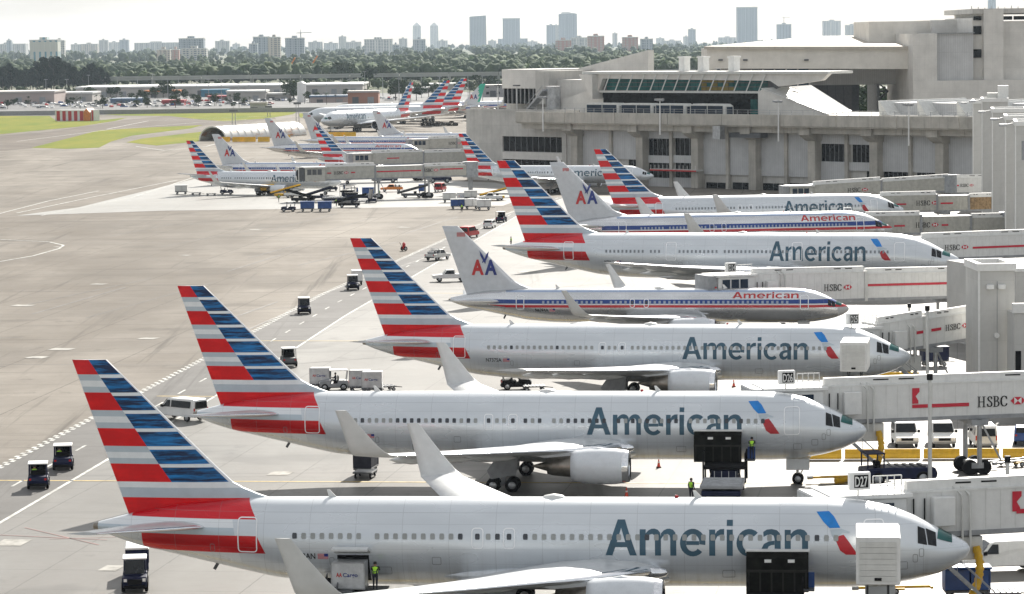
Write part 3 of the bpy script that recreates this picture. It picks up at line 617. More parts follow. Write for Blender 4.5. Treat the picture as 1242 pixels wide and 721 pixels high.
# ---- paint
def fuselage_paint(kind, livery):
    d = DIM[kind]; n = NT('fuselage_paint_'+kind+livery); c = n.coord('Object'); x, y, z = n.xyz(c)
    H = d['zt']-d['zb']; L = d['L']; zz = n.math('DIVIDE', n.math('SUBTRACT', z, d['zb']), H); k = H/5.41
    xx = n.math('DIVIDE', n.math('ADD', x, L), k)                  # metres of a 5.4 m fuselage, forward from the tail
    f = n.noise(n.mapv(c, (.35, 1, 1.2)), .6, 2, .5); st = n.noise(n.mapv(c, (1.6, .2, .14)), 1.3, 4, .6)
    px = n.math('FRACT', n.math('DIVIDE', x, 2.85)); pan = n.less(px, .012)
    pz = n.AND(n.more(zz, .862), n.less(zz, .868))
    for q in (.30, .47, .745): pz = n.math('MAXIMUM', pz, n.AND(n.more(zz, q), n.less(zz, q+.004)))
    pan = n.math('MAXIMUM', pan, pz)
    if livery == 'new':
        base = n.mix(n.ramp(f, .3, .7), (.61, .645, .675), (.68, .715, .745))
        base = n.mix(n.ramp(st, .55, .85, 0, .05), base, (.55, .55, .54))
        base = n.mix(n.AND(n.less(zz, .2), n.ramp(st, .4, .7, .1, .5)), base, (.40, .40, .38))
        tail = n.less(xx, n.math('ADD', 9.55, n.math('MULTIPLY', zz, -1.0)))        # behind the slanted paint edge
        base = n.mix(n.AND(tail, n.more(zz, .69), n.less(zz, .78)), base, (.80, .82, .83))
        base = n.mix(n.AND(tail, n.more(zz, .605), n.less(zz, .69)), base, (.48, .55, .60))
        base = n.mix(n.AND(tail, n.more(zz, .29), n.less(zz, .405)), base, (.74, .77, .79))
        edgeA = n.less(xx, n.math('ADD', 9.55, n.math('MULTIPLY', n.math('SUBTRACT', 1.0, zz), 3.4)))
        base = n.mix(n.AND(edgeA, n.more(zz, .785), n.more(xx, 2.2)), base, (.66, .002, .014))
        edgeB = n.less(xx, n.math('ADD', 10.35, n.math('MULTIPLY', n.math('SUBTRACT', .6, zz), 2.6)))
        base = n.mix(n.AND(edgeB, n.more(zz, .405), n.less(zz, .605), n.more(xx, 2.9)), base, n.mix(n.ramp(f, .35, .7), (.50, .002, .005), (.66, .005, .008)))
        base = n.mix(n.math('MULTIPLY', pan, .34), base, (.26, .27, .28))
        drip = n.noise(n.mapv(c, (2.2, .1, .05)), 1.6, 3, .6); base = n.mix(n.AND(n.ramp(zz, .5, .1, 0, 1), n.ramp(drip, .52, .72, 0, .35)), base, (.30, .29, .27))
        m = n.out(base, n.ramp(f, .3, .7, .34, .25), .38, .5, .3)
    else:
        base = n.mix(n.ramp(f, .3, .7), (.60, .61, .62), (.76, .77, .78))
        nose = n.more(x, -1.7*k); 
        win = n.AND(n.more(zz, .575), n.less(zz, .70), n.more(xx, 6.5), n.less(x, -1.9*k))
        red = n.AND(n.more(zz, .47), n.less(zz, .55), n.more(xx, n.math('ADD', 6.0, n.math('MULTIPLY', n.math('SUBTRACT', .55, zz), 40.0))))
        wht = n.AND(n.more(zz, .545), n.less(zz, .58), n.more(xx, 6.3))
        top = n.AND(n.more(zz, .90), n.less(zz, .96), n.more(xx, 9))  # bluish highlight line near the crown, painted into the metal colour
        met = n.math('MULTIPLY', n.math('SUBTRACT', 1.0, n.math('MAXIMUM', n.math('MAXIMUM', win, red), n.math('MAXIMUM', wht, nose))), .88)
        base = n.mix(nose, base, (.5, .5, .5)); base = n.mix(top, base, (.35, .42, .55))
        base = n.mix(win, base, (.012, .05, .24)); base = n.mix(red, base, (.5, .012, .02)); base = n.mix(wht, base, (.75, .75, .75))
        base = n.mix(n.math('MULTIPLY', pan, .25), base, (.3, .3, .3))
        m = n.out(base, n.ramp(f, .3, .7, .30, .20), met)
    return m
FP = {}
def fpaint(k, l):
    if (k, l) not in FP: FP[(k, l)] = fuselage_paint(k, l)
    return FP[(k, l)]
def streaky(name, a, b, sc=(.25, 1, 3.0)):
    n = NT(name); c = n.coord('Object'); f = n.noise(n.mapv(c, sc), 1.5, 5, .65)
    return n.out(n.mix(n.ramp(f, .43, .62), a, b), .35, 0, .3, .08)
FRED = streaky('tail_red', (.60, .002, .006), (.74, .005, .008), (.3, 1, .8))
FBLUE = streaky('tail_blue', (.002, .016, .06), (.006, .19, .50))
FGREY = mt('tail_blue_grey', (.48, .55, .60), .3, var=.05)
FLITE = mt('tail_pale_silver', (.78, .81, .82), .3, var=.05)
FEDGE = mt('fin_leading_edge', (.72, .73, .74), .25, .3, var=.05)
OLDFIN = mt('plain_grey_fin_paint', (.57, .59, .61), .4, var=.06)
WING = mt('wing_grey_paint', (.55, .57, .58), .35, var=.08, coat=.2)
FLAP = mt('flap_grey_paint', (.56, .57, .57), .35, var=.08)
WLET = mt('winglet_white_paint', (.60, .61, .60), .35, var=.05)
COWL = mt('engine_cowl_paint', (.68, .71, .74), .28, var=.06, coat=.3)
CORE = mt('burnt_exhaust_metal', (.30, .27, .23), .35, .9, var=.25)
FAN = mt('fan_dark', (.03, .032, .036), .4, .6)
WINM = mt('cabin_window_shade', (.33, .34, .33), .3, var=.1); WIND = mt('cabin_window_dark', (.05, .055, .065), .15, var=.3)
LETTER = mt('slate_blue_lettering', (.035, .10, .15), .35, var=.15, vs=.8)
OUTL = mt('door_outline', (.92, .93, .94), .4, var=.03)
SYMB = mt('symbol_blue', (.003, .22, .66), .3, var=.1); SYMR = mt('symbol_red', (.47, .01, .02), .3, var=.15)
OLDRED = mt('old_title_red', (.52, .02, .02), .35); OLDBLUE = mt('old_letter_blue', (.01, .03, .2), .35)

def fin_part(kind, livery):
    d = DIM[kind]; fk = d['fk']; OL = d['OL']; zt = d['zt']; kz = (d['fin']-zt)/8.48
    X = lambda x: -OL+(x+54.94)*fk
    Z = lambda z: zt+(z-7.37)*kz
    def te(z): return -54.94+(15.85-z)*(54.94-51.6)/(15.85-6.3)
    def le(z):
        x = -52.75+(15.85-z)*1.02
        if z < 8.5: x += (8.5-z)**2*.95
        return x
    zb = [15.85, 14.94, 13.82, 12.72, 11.6, 10.5, 9.4, 8.28, 7.18, 6.0]
    rows = []                                          # (z high, z low, rear material, front material)
    for i in range(7):
        a, b = zb[i], zb[i+1]; h = a-b; rear = [(0, 1, 0)] if i % 2 == 0 else [(0, .34, 2), (.34, .68, 3), (.68, 1, 2)]
        cuts = sorted({0, 1, .34, .68} if i % 2 else {0, 1}) ; g = 0 if i == 0 else .19
        cs = sorted(set(cuts) | {g})
        for u, q in zip(cs, cs[1:]):
            mid = (u+q)/2; rm = [m for (p, r_, m) in rear if p <= mid <= r_][0]; fm = 1 if mid > g else 3
            rows.append((a-u*h, a-q*h, rm, fm))
    rows += [(8.28, 7.92, 3, 3), (7.92, 7.55, 2, 2), (7.55, 7.3, 2, 2), (7.3, 6.85, 0, 0), (6.85, 6.2, 0, 0)]
    cf = [0, .16, .32, .48, .64, .80, .91, .965, 1.0]; th = [.05, .4, .75, .95, 1, .85, .6, .38, 0]
    mb = MB()
    for a, b, rm, fm in rows:
        for sgn in (-1, 1):
            for i in range(len(cf)-1):
                if livery == 'new': m = rm if cf[i+1] <= .481 else fm
                else: m = 5
                if i >= len(cf)-3 and a > 8.2: m = 4 if i == len(cf)-2 or True else m
                if i == len(cf)-3 and a > 8.2 and livery == 'new': m = fm if fm == 1 else 3
                q = []
                for z, c in ((a, cf[i]), (a, cf[i+1]), (b, cf[i+1]), (b, cf[i])):
                    ch = le(z)-te(z); t = sgn*th[cf.index(c)]*.052*min(ch, 6.3)*fk
                    q.append((X(te(z)+ch*c), t, Z(z)))
                mb.add(q, [(0, 1, 2, 3)] if sgn < 0 else [(3, 2, 1, 0)], m, True)
    a = 15.85; ch = le(a)-te(a); v = []
    for s in (-1, 1):
        for i in range(len(cf)): v.append((X(te(a)+ch*cf[i]), s*th[i]*.052*ch*fk, Z(a)))
    n = len(cf); mb.add(v, [(i, i+1, n+i+1, n+i) for i in range(n-1)], 4)
    me = mb.mesh('fin', [FRED, FBLUE, FGREY, FLITE, FEDGE, OLDFIN], fixn=False)
    bm = bmesh.new(); bm.from_mesh(me); bmesh.ops.remove_doubles(bm, verts=bm.verts, dist=.003); bmesh.ops.recalc_face_normals(bm, faces=bm.faces); bm.to_mesh(me); bm.free()
    return me, X, Z
FOIL_U = [(0, 0), (.012, .22), (.05, .45), (.13, .72), (.3, 1), (.5, .92), (.72, .55), (1, .02)]
def foil(le, chord, y, z, tc, tw=0.0):
    up = [(u, t*.62) for u, t in FOIL_U]; lo = [(u, -t*.38) for u, t in FOIL_U[1:-1]][::-1]
    pts = []
    for u, t in up+[(1, -.02)]+lo: pts.append((le-u*chord, y, z+t*tc*chord-tw*u*chord))
    return pts
def wing_part(d, s):
    w_ = d['wing']; le0 = w_['le0']; ty, tx, tch = w_['tip']; W = d['W']
    sl_ = (tx-le0)/ty
    secs = []
    for y in (W*.3, W*.97, w_['ky'], (w_['ky']+ty)/2, ty*.9, ty):
        le = le0+sl_*y; tt = tx-tch
        te = w_['rte'] if y <= w_['ky'] else w_['kte']+(tt-w_['kte'])*(y-w_['ky'])/(ty-w_['ky'])
        k = y/ty; z = w_['z0']+(w_['z1']-w_['z0'])*(k**1.25)
        secs.append((le, le-te, y, z, .13-.035*min(1, k*1.6), .05*(1-k)))
    rings = [foil(le, c, s*y, z, tc_, tw) for le, c, y, z, tc_, tw in secs]
    mb = MB().loft(rings, 0, True, True); n = len(rings[0])
    for fi, f in enumerate(mb.f):
        if len(f) == 4:
            i = f[0] % n
            if i < 2 or i >= n-1: mb.m[fi] = 1
            elif i in (6,): mb.m[fi] = 2
    return mb.mesh('wing', [WING, CHROME, FLAP]), secs
def winglet_part(d, s):
    w_ = d['wing']; ty, tx, tch = w_['tip']; yw, xw, cw, zw = w_['wl']; z1 = w_['z1']
    rings = []
    hw = yw-ty; hz = zw-z1
    for k, (fy, fz, fx, fc) in enumerate([(0, 0, 0, 1), (.34, .035, .10, .92), (.58, .14, .24, .82), (.72, .32, .42, .68), (.86, .66, .72, .46), (1, 1, 1, cw/tch)]):
        le = tx+(xw-tx)*fx; c = tch*fc; y = ty+hw*fy; z = z1+hz*fz
        ang = [0, 20, 48, 68, 74, 76][k]; r = []
        for p in foil(le, c, 0, 0, .085): r.append((p[0], s*(y-p[2]*math.sin(R(ang))), z+p[2]*math.cos(R(ang))))
        rings.append(r)
    return MB().loft(rings, 0, True, True).mesh('winglet', [WLET])
def stab_part(d, s):
    sy, x0, rc, xt, tcx, z0, z1 = d['stab']
    rings = [foil(x0+(xt-x0)*k, rc+(tcx-rc)*k, s*(d['W']*.14+(sy-d['W']*.14)*k), z0+(z1-z0)*k, .10) for k in (0, .35, .7, .96, 1)]
    mb = MB().loft(rings, 0, True, True); n = len(rings[0])
    for fi, f in enumerate(mb.f):
        if len(f) == 4 and (f[0] % n < 2 or f[0] % n >= n-1): mb.m[fi] = 1
    return mb.mesh('tailplane', [WING, CHROME])
def rev(profile, cx, cy, cz, n=28):
    return [[(cx+x, cy+r*math.cos(2*math.pi*i/n), cz+r*math.sin(2*math.pi*i/n)) for i in range(n)] for x, r in profile]
def make_aircraft_template(kind, livery, detail, reg):
    """list of (name, mesh, parent part) shared by every aircraft of this type and paint"""
    d = DIM[kind]; P = []; H = d['zt']-d['zb']; k = H/5.41; L = d['L']
    paint = fpaint(kind, livery)
    xs = [0.0]+[-d['nose']*t for t in (.0015, .004, .009, .016, .03, .05, .075, .1, .14, .18, .22, .26, .3, .35, .4, .48, .57, .66, .75, .87, 1)]
    a, b = d['nose'], L-d['tail']; xs += list(-np.linspace(a, b, 16)[1:])+list(-np.linspace(b, L, 34)[1:])
    n = 56; rings = [[surf(d, x, 2*math.pi*i/n) for i in range(n)] for x in xs[1:]]
    mb = MB().loft(rings, 0, True, True)
    P.append(('fuselage', mb.mesh('fuselage', [paint]), None))
    e = MB().loft(rev([(0, .26*k), (-.35*k, .2*k), (-.4*k, .12*k), (-.2*k, .1*k)], -L+.05, 0, d['ze']+.0, 14), 0)
    P.append(('auxiliary_exhaust', e.mesh('aux_exhaust', [CORE]), None))
    me, FX, FZ = fin_part(kind, livery); P.append(('fin', me, None))
    for s in (-1, 1):
        wm, secs = wing_part(d, s); P.append(('wing', wm, None)); iw = len(P)-1
        if d['wing']['wl']: P.append(('winglet', winglet_part(d, s), iw))
        for yk in (.32, .55, .75):                     # flap track fairings
            y = yk*d['wing']['tip'][0]
            for q0, q1 in zip(secs, secs[1:]):
                if q0[2] <= y <= q1[2]:
                    t = (y-q0[2])/(q1[2]-q0[2]); le = q0[0]+(q1[0]-q0[0])*t; ch = q0[1]+(q1[1]-q0[1])*t; z = q0[3]+(q1[3]-q0[3])*t; break
            f = MB().loft([[(le-ch*.55-q*ch*.62, s*y+r*.28*k*math.cos(a_), z-.05*ch-.18*k+r*.34*k*math.sin(a_)) for a_ in np.linspace(0, 2*math.pi, 9)[:-1]] for q, r in ((0, .05), (.15, .7), (.45, 1), (.8, .6), (1, .06))], 0)
            P.append(('flap_fairing', f.mesh('flap_fairing', [WLET]), iw))
        P.append(('tailplane', stab_part(d, s), None))
        g = d['eng']; l, r = g['l'], g['r']
        out = [(-.12*l, .93*r), (-.25*l, .985*r), (-.45*l, 1.0*r), (-.7*l, .97*r), (-.88*l, .89*r), (-l, .80*r), (-l, .76*r), (-.8*l, .72*r)]
        P.append(('engine', MB().loft(rev(out, g['x'], s*g['y'], g['z']), 0, True, False).mesh('cowl', [COWL]), None)); ie = len(P)-1
        lip = [(-.16*l, .72*r), (-.05*l, .76*r), (0, .835*r), (-.025*l, .88*r), (-.12*l, .93*r)]
        P.append(('inlet_lip', MB().loft(rev(lip, g['x'], s*g['y'], g['z']), 0, True, False).mesh('lip', [CHROME]), ie))
        fb = MB().loft(rev([(-.16*l, .72*r), (-.3*l, .72*r), (-.3*l, .2*r), (-.16*l, .12*r), (-.1*l, .01*r)], g['x'], s*g['y'], g['z']), 0, True, False)
        P.append(('fan', fb.mesh('fan', [FAN]), ie))
        c_ = g['core']; core = [(-.8*l, .66*r), (-l, .62*r), (-l-.45*c_, .52*r), (-l-.62*c_, .44*r), (-l-.6*c_, .38*r), (-l-.6*c_, .3*r), (-l-c_, .05*r)]
        P.append(('exhaust_nozzle', MB().loft(rev(core, g['x'], s*g['y'], g['z'], 24), 0, True, True).mesh('core', [CORE]), ie))
        y = g['y']; lew = d['wing']['le0']+(d['wing']['tip'][1]-d['wing']['le0'])/d['wing']['tip'][0]*y
        zw = d['wing']['z0']+(d['wing']['z1']-d['wing']['z0'])*(y/d['wing']['tip'][0])**1.25
        py = [(g['x']-.2*l, g['z']+.92*r), (g['x']-.55*l, g['z']+1.03*r), (lew+.2, zw-.05), (lew-3.2*k, zw-.35), (g['x']-l-c_*.7, g['z']+.45*r), (g['x']-l*.9, g['z']+.6*r)]
        P.append(('pylon', MB().prism(py, 'y', s*y-.2*k, s*y+.2*k).mesh('pylon', [COWL], .04), None))
    for s in (-1, 1):                                  # bright landing light housing at the wing root
        w_ = d['wing']; y = d['W']*1.12; x = w_['le0']+(w_['tip'][1]-w_['le0'])/w_['tip'][0]*y; z = w_['z0']+.12
        ll = MB().loft([[(x+u*k, s*y+r_*.32*k*math.cos(t), z+r_*.33*k*math.sin(t)) for t in np.linspace(0, 2*math.pi, 13)[:-1]] for u, r_ in ((.75, .05), (.6, .7), (.2, 1), (-.6, 1), (-1.6, .7), (-2.4, .2))], 0)
        P.append(('landing_light_housing', ll.mesh('landing_light', [CHROME]), None))
    fr = []                                            # wing root fairing
    w_ = d['wing']; c0 = w_['le0']-d['W']*.7; c1 = w_['rte']-2.0*k
    for q in np.linspace(0, 1, 13):
        x = c0+1.8*k+(c1-c0-2.2*k)*q; e = math.sin(math.pi*min(1, max(0, q)))**.45
        fr.append([(x, (d['W']*.35+(d['W']*.70)*e)*math.cos(t), d['zb']+.85*k+(1.05*k*e+.05)*math.sin(t)*(1 if math.sin(t) > 0 else .98)) for t in np.linspace(0, 2*math.pi, 25)[:-1]])
    P.append(('wing_root_fairing', MB().loft(fr, 0).mesh('fairing', [paint]), None))
    # undercarriage
    r = .46*k**.5
    st = MB().tube((d['ng'], 0, r), (d['ng']-.1, 0, d['zb']+.5), .11*k).tube((d['ng'], 0, r), (d['ng']+1.0*k, 0, d['zb']+.3), .05).tube((d['ng'], -.3, r), (d['ng'], .3, r), .07)
    P.append(('nose_gear', st.mesh('nose_gear', [WHITE]), None)); ig = len(P)-1
    def wheel(x, y, r_, wd): 
        pr = [(0, .05), (0, .5*r_), (.12*wd, .52*r_), (.0, .72*r_), (.06*wd, .93*r_), (.3*wd, r_), (.7*wd, r_), (.94*wd, .93*r_), (wd, .72*r_), (.88*wd, .52*r_), (wd, .5*r_), (wd, .05)]
        rr = [[(x+q*math.cos(2*math.pi*i/20), y-wd/2+t, r_+q*math.sin(2*math.pi*i/20)) for i in range(20)] for t, q in pr]
        m_ = MB().loft(rr, 0, True, True)
        for i, f in enumerate(m_.f):
            if i//20 in (0, 1, 9, 10) or i >= 220: m_.m[i] = 1
        return m_
    for s in (-1, 1): P.append(('wheel', wheel(d['ng'], s*.28*k, r, .26).mesh('wheel', [BLACK, STEEL]), ig))
    for s in (-1, 1): P.append(('gear_door', B(d['ng']-.9*k, d['ng']+.9*k, s*.62*k-.02, s*.62*k+.02, d['zb']-.75*k, d['zb']+.12*k).mesh('gear_door', [WLET], .03), ig))
    mx_, my, nw = d['mg']; wr = d['wr']
    for s in (-1, 1):
        g = MB().tube((mx_, s*my, wr), (mx_+.1, s*(my-.25), d['zb']+1.3*k), .17*k, .2*k).tube((mx_, s*my, wr+.5), (mx_+1.4*k, s*(my-1.2), d['zb']+.7*k), .08*k).tube((mx_, s*my, wr+.6), (mx_, s*(my-2.0*k), d['zb']+.5*k), .09*k)
        ax = {2: (0,), 4: (-.75, .75), 6: (-1.45, 0, 1.45)}[nw]
        g.bar((mx_+ax[0], s*my, wr), (mx_+ax[-1]+.01, s*my, wr), .2, .22)
        P.append(('main_gear', g.mesh('main_gear', [GREY]), None)); im = len(P)-1
        for q in ax:
            for t in (-1, 1): P.append(('wheel', wheel(mx_+q, s*my+t*.55*k**.5, wr, .42*k**.5).mesh('wheel', [BLACK, STEEL]), im))
        dr = MB().prism([(mx_-.3, d['zb']+1.0*k), (mx_+1.3*k, d['zb']+.95*k), (mx_+1.1*k, d['zb']-.55*k), (mx_-.9*k, d['zb']-.9*k), (mx_-1.2*k, d['zb']-.2*k)], 'y', s*(my+.75*k)-.04, s*(my+.75*k)+.04)
        P.append(('gear_door', dr.mesh('gear_door', [GREY], .02), im))
    # flight deck windows
    for th0, th1, xa0, xa1, xb0, xb1 in ((38, 86, -1.10, -2.0, -1.50, -2.20), (18, 55, -2.04, -2.54, -2.08, -2.68), (17, 52, -2.60, -3.16, -2.74, -3.16)):
        for mir in (0, 1):
            v = []
            for i in range(6):
                for j in range(4):
                    t = R(th0+(th1-th0)*i/5); f0 = i/5; xa = (xa0+(xb0-xa0)*f0); xb = xa1+(xb1-xa1)*f0
                    if th0 == 38: xa, xb = xa0+.0*f0, xa1+.12*f0
                    x = (xa+(xb-xa)*j/3)*k; tt = math.pi-t if mir else t; v.append(surf(d, x, tt, .022))
            mbw = MB().add(v, [(i*4+j, i*4+j+1, i*4+j+5, i*4+j+4) for i in range(5) for j in range(3)], 0, True)
            P.append(('cockpit_window', mbw.mesh('cockpit_window', [TEAL if th0 == 38 else GLASS]), 0))
    # cabin doors, exits, windows
    zw = d['zb']+.615*H
    doors = [(-.818, .14*k), (-.108, .1*k)] if kind != '777' else [(-.85, 0), (-.62, 0), (-.345, 0), (-.125, 0)]
    for q, _ in doors:
        x = q*L; wd_ = .55*k; P.append(decal('door', d, *ring(x-wd_, x+wd_, zw-1.0*k, zw+1.0*k, .07 if detail else .09, .16), OUTL, 0, .02))
    ex = []
    if kind in ('767', '757', '737'):
        for q in ((-.517, -.553) if kind == '767' else ((-.50, -.535) if kind == '757' else (-.43, -.47))):
            ex.append(q*L); P.append(decal('exit_hatch', d, *ring(q*L-.30*k, q*L+.30*k, zw-.66*k, zw+.46*k, .07, .15), OUTL, 0, .02))
    def wmesh(mat, q=1.0):
        v = []
        for px_, pz_ in ((-.115, -.14), (.115, -.14), (.14, -.08), (.14, .10), (.10, .18), (-.10, .18), (-.14, .10), (-.14, -.08)): v.append((px_*q, 0, pz_*q))
        return MB().prism([(p[0], p[2]) for p in v], 'y', -.02, .03).mesh('window', [mat])
    wx = []
    x = -.128*L-1.5*k
    x = -.15*L
    while x > -.768*L:
        skip = any(abs(x-e_) < .55*k for e_ in ex) or any(abs(x-q*L) < .95*k for q, _ in doors) or random.random() < .03
        if not skip: wx.append((x, 0))
        x -= .565
    for e_ in ex: wx.append((e_, 1))
    if detail: P.append(('WINDOWS', [(x, zw, dk) for x, dk in wx], 0))
    else:
        mbw = MB()
        for x, dk in wx:
            p = [side(d, x+u, zw+q, .03) for u, q in ((-.13, -.19), (.13, -.19), (.13, .19), (-.13, .19))]; mbw.add(p, [(0, 1, 2, 3)], dk)
        P.append(('cabin_windows', mbw.mesh('cabin_windows', [mt('far_cabin_window', (.22, .24, .26), .3) if livery == 'new' else mt('far_cabin_window_old', (.35, .4, .5), .3), WIND]), 0, 'stuff'))
    # titles
    if livery == 'new':
        xa, xb = ((-.408*L, -.181*L) if kind != '777' else (-.405*L, -.197*L))
        if kind == '757': xa, xb = -.44*L, -.19*L
        if kind == '737': xa, xb = -.44*L, -.20*L
        z0 = d['zb']+.415*H; z1 = z0+2.1*k*(1.08 if kind == '777' else 1)
        P.append(decal('airline_title', d, *title(xa, xb, z0, z1), LETTER, 0, .016)); P.append(decal('airline_title', d, *title(xa, xb, z0, z1), LETTER, 0, .016, .22, True))
        sx = xb+.5*k; zb_ = z0
        q = lambda pts: [(sx+u*k, zb_+t*k) for u, t in pts]
        P.append(decal('airline_symbol', d, q([(0, 2.55), (.75, 2.58), (1.05, 2.3), (1.42, 1.68), (.78, 1.66), (.42, 2.0)]), [(0, 1, 2, 3, 4, 5)], SYMB, 0, .018))
        P.append(decal('airline_symbol', d, q([(.8, 1.58), (1.5, 1.62), (2.0, 1.44), (1.9, 1.36), (1.55, 1.40), (1.3, 1.2), (1.12, .9), (.95, 1.2)]), [(0, 1, 2, 3, 4, 5, 6, 7)], FGREY, 0, .018))
        P.append(decal('airline_symbol', d, q([(1.15, .95), (1.35, 1.22), (1.62, 1.28), (1.95, .85), (2.45, .1), (1.75, .1), (1.4, .35)]), [(0, 1, 2, 3, 4, 5, 6)], SYMR, 0, .018))
    else:
        xa, xb = (-.286*L, -.122*L); z0 = d['zb']+.735*H; z1 = z0+.17*H
        P.append(decal('airline_title', d, *title(xa, xb, z0, z1), OLDRED, 0, .016)); P.append(decal('airline_title', d, *title(xa, xb, z0, z1), OLDRED, 0, .016, .22, True))
        def findecal(nm, v, f, m, yy): return (nm, MB().add([(x, -yy, z) for x, z in v], f).mesh(nm, [m]), None)
        ft = .052*6.3*d['fk']+.02
        hh = 2.0*d['fk']; zc = FZ(9.3); x0 = FX(-50.9)
        P.append(findecal('fin_letter', *word('A', x0, x0+hh*.84, zc, zc+hh, .04), OLDRED, ft)); P.append(findecal('fin_letter', *word('A', x0+hh*.9, x0+hh*1.74, zc, zc+hh, .04), OLDBLUE, ft))
        P.append(findecal('fin_letter', *word('A', x0, x0+hh*.84, zc, zc+hh, .04), OLDBLUE, -ft)); P.append(findecal('fin_letter', *word('A', x0+hh*.9, x0+hh*1.74, zc, zc+hh, .04), OLDRED, -ft))
        ea = [(.55, 1.75), (.62, 1.35), (.78, 1.02), (.72, .80), (.85, .92), (.95, .74), (.98, .98), (1.14, 1.3), (1.2, 1.68), (1.02, 1.45), (.9, 1.12), (.76, 1.42)]
        P.append(findecal('fin_eagle', [(x0+u*hh, zc+q*hh*.93) for u, q in ea], [tuple(range(len(ea)))], OLDBLUE, ft))
        P.append(findecal('fin_flag', [(FX(-52.9)+u, FZ(14.4)+q) for u, q in ((0, 0), (1.0, 0), (1.0, .5), (0, .5))], [(0, 1, 2, 3)], mt('flag_pink_red', (.5, .2, .2), .5), .16))
    if reg:
        xr = -.768*L if livery == 'new' else -.78*L
        zr = d['zb']+.355*H
        P.append(decal('registration', d, *word(reg, xr, xr+1.55, zr, zr+.36, .012), BLK, 0, .016))
        P.append(decal('flag', d, [(xr+1.7, zr), (xr+2.35, zr), (xr+2.35, zr+.34), (xr+1.7, zr+.34)], [(0, 1, 2, 3)], mt('flag_stripes', (.55, .25, .27), .5), 0, .016))
        P.append(decal('flag', d, [(xr+2.1, zr+.16), (xr+2.35, zr+.16), (xr+2.35, zr+.34), (xr+2.1, zr+.34)], [(0, 1, 2, 3)], OLDBLUE, 0, .019))
    for q, zq, w_ in ((-.075, .30, .22), (-.10, .24, .3), (-.27, .20, .35), (-.60, .34, .25), (-.66, .22, .4), (-.72, .33, .12), (-.86, .46, .12), (-.055, .44, .12), (-.062, .38, .12)):
        P.append(decal('access_hatch', d, *ring(q*L-w_, q*L+w_, d['zb']+zq*H-.22*k, d['zb']+zq*H+.22*k, .03, .06), mt('hatch_seam', (.22, .23, .24), .5), 0, .017))
    # aerials
    for q in (-.3, -.72):
        a = MB().prism([(q*L, d['zt']-.05), (q*L-.5, d['zt']-.05), (q*L-.62, d['zt']+.42), (q*L-.45, d['zt']+.42)], 'y', -.025, .025); P.append(('aerial', a.mesh('aerial', [WHITE]), 0))
    dm = MB().loft([[(-.47*L+u*1.6, r_*.5*math.cos(t), d['zt']-.12+r_*.34*math.sin(t)) for t in np.linspace(0, 2*math.pi, 13)[:-1]] for u, r_ in ((-.5, .05), (-.35, .7), (0, 1), (.35, .7), (.5, .05))], 0)
    P.append(('antenna_dome', dm.mesh('antenna_dome', [WHITE]), 0))
    bc = MB().tube((-.33*L, 0, d['zt']-.02), (-.33*L, 0, d['zt']+.14), .14, .09); P.append(('beacon', bc.mesh('beacon', [TAIL]), 0))
    dr = MB().bar((-.86*L, 0, prof(d, -.86*L)[1]+.05), (-.865*L, 0, prof(d, -.865*L)[1]-.45), .05, .2); P.append(('drain_mast', dr.mesh('drain_mast', [DKGREY]), 0))
    return P
_win = {}
_tpl = {}
def place_aircraft(kind, livery, pos, yaw, label, reg=None, detail=False, group='airliners on the apron'):
    key = (kind, livery, reg, detail)
    if key not in _tpl: _tpl[key] = make_aircraft_template(kind, livery, detail, reg)
    t = thing('airliner', label, 'airliner', (pos[0], pos[1], .0), R(yaw), group); parts = []; d = DIM[kind]
    for p in _tpl[key]:
        name, me, par = p[:3]
        if name == 'WINDOWS':
            if not _win:
                poly = [(-.115, -.17), (.115, -.17), (.14, -.10), (.14, .12), (.10, .19), (-.10, .19), (-.14, .12), (-.14, -.10)]
                for q, m in ((0, WINM), (1, WIND)): _win[q] = MB().prism(poly, 'y', -.03, .03).mesh('cabin_window', [m])
            rr = random.Random(hash(reg) % 1000 if False else len(label))
            for x, z, dk in me:
                s0 = side(d, x, z, .012); s1 = side(d, x, z+.1, .012); a = math.atan2(s1.y-s0.y, s1.z-s0.z)
                dark = dk or (rr.random() < (.45 if 'second' in label else .08))
                ob('cabin_window', _win[1 if dark else 0], parts[0], s0, (-a, 0, 0))
            continue
        o = ob(name, me, t if par is None else parts[par])
        if len(p) > 3: o['kind'] = p[3]
        parts.append(o)
    return t
AC = {}
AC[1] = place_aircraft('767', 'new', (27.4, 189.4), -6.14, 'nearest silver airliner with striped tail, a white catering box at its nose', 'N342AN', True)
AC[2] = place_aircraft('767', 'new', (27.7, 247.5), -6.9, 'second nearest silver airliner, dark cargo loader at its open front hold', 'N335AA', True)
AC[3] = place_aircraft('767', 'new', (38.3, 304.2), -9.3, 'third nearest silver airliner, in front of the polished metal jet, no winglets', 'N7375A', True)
for o in list(AC[3].children):
    for c in list(o.children):
        if c.name.startswith('winglet'): bpy.data.objects.remove(c)
AC[4] = place_aircraft('757', 'old', (38.7, 363.6), -8.6, 'nearest polished metal airliner with plain grey AA fin and red blue stripes', 'N639AA')
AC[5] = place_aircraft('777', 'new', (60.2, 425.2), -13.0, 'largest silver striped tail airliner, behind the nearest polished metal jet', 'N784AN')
AC[6] = place_aircraft('767', 'old', (60.8, 505), 6.0, 'polished metal airliner with grey AA fin just behind the largest silver airliner')
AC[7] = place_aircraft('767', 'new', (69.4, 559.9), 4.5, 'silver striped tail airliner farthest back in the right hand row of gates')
AC[8] = place_aircraft('757', 'new', (32.5, 719.2), -20, 'silver airliner parked against the windows of the concrete terminal')
AC[9] = place_aircraft('737', 'new', (-38.9, 729.5), -21, 'small silver striped tail airliner beside the long jet bridge at left')
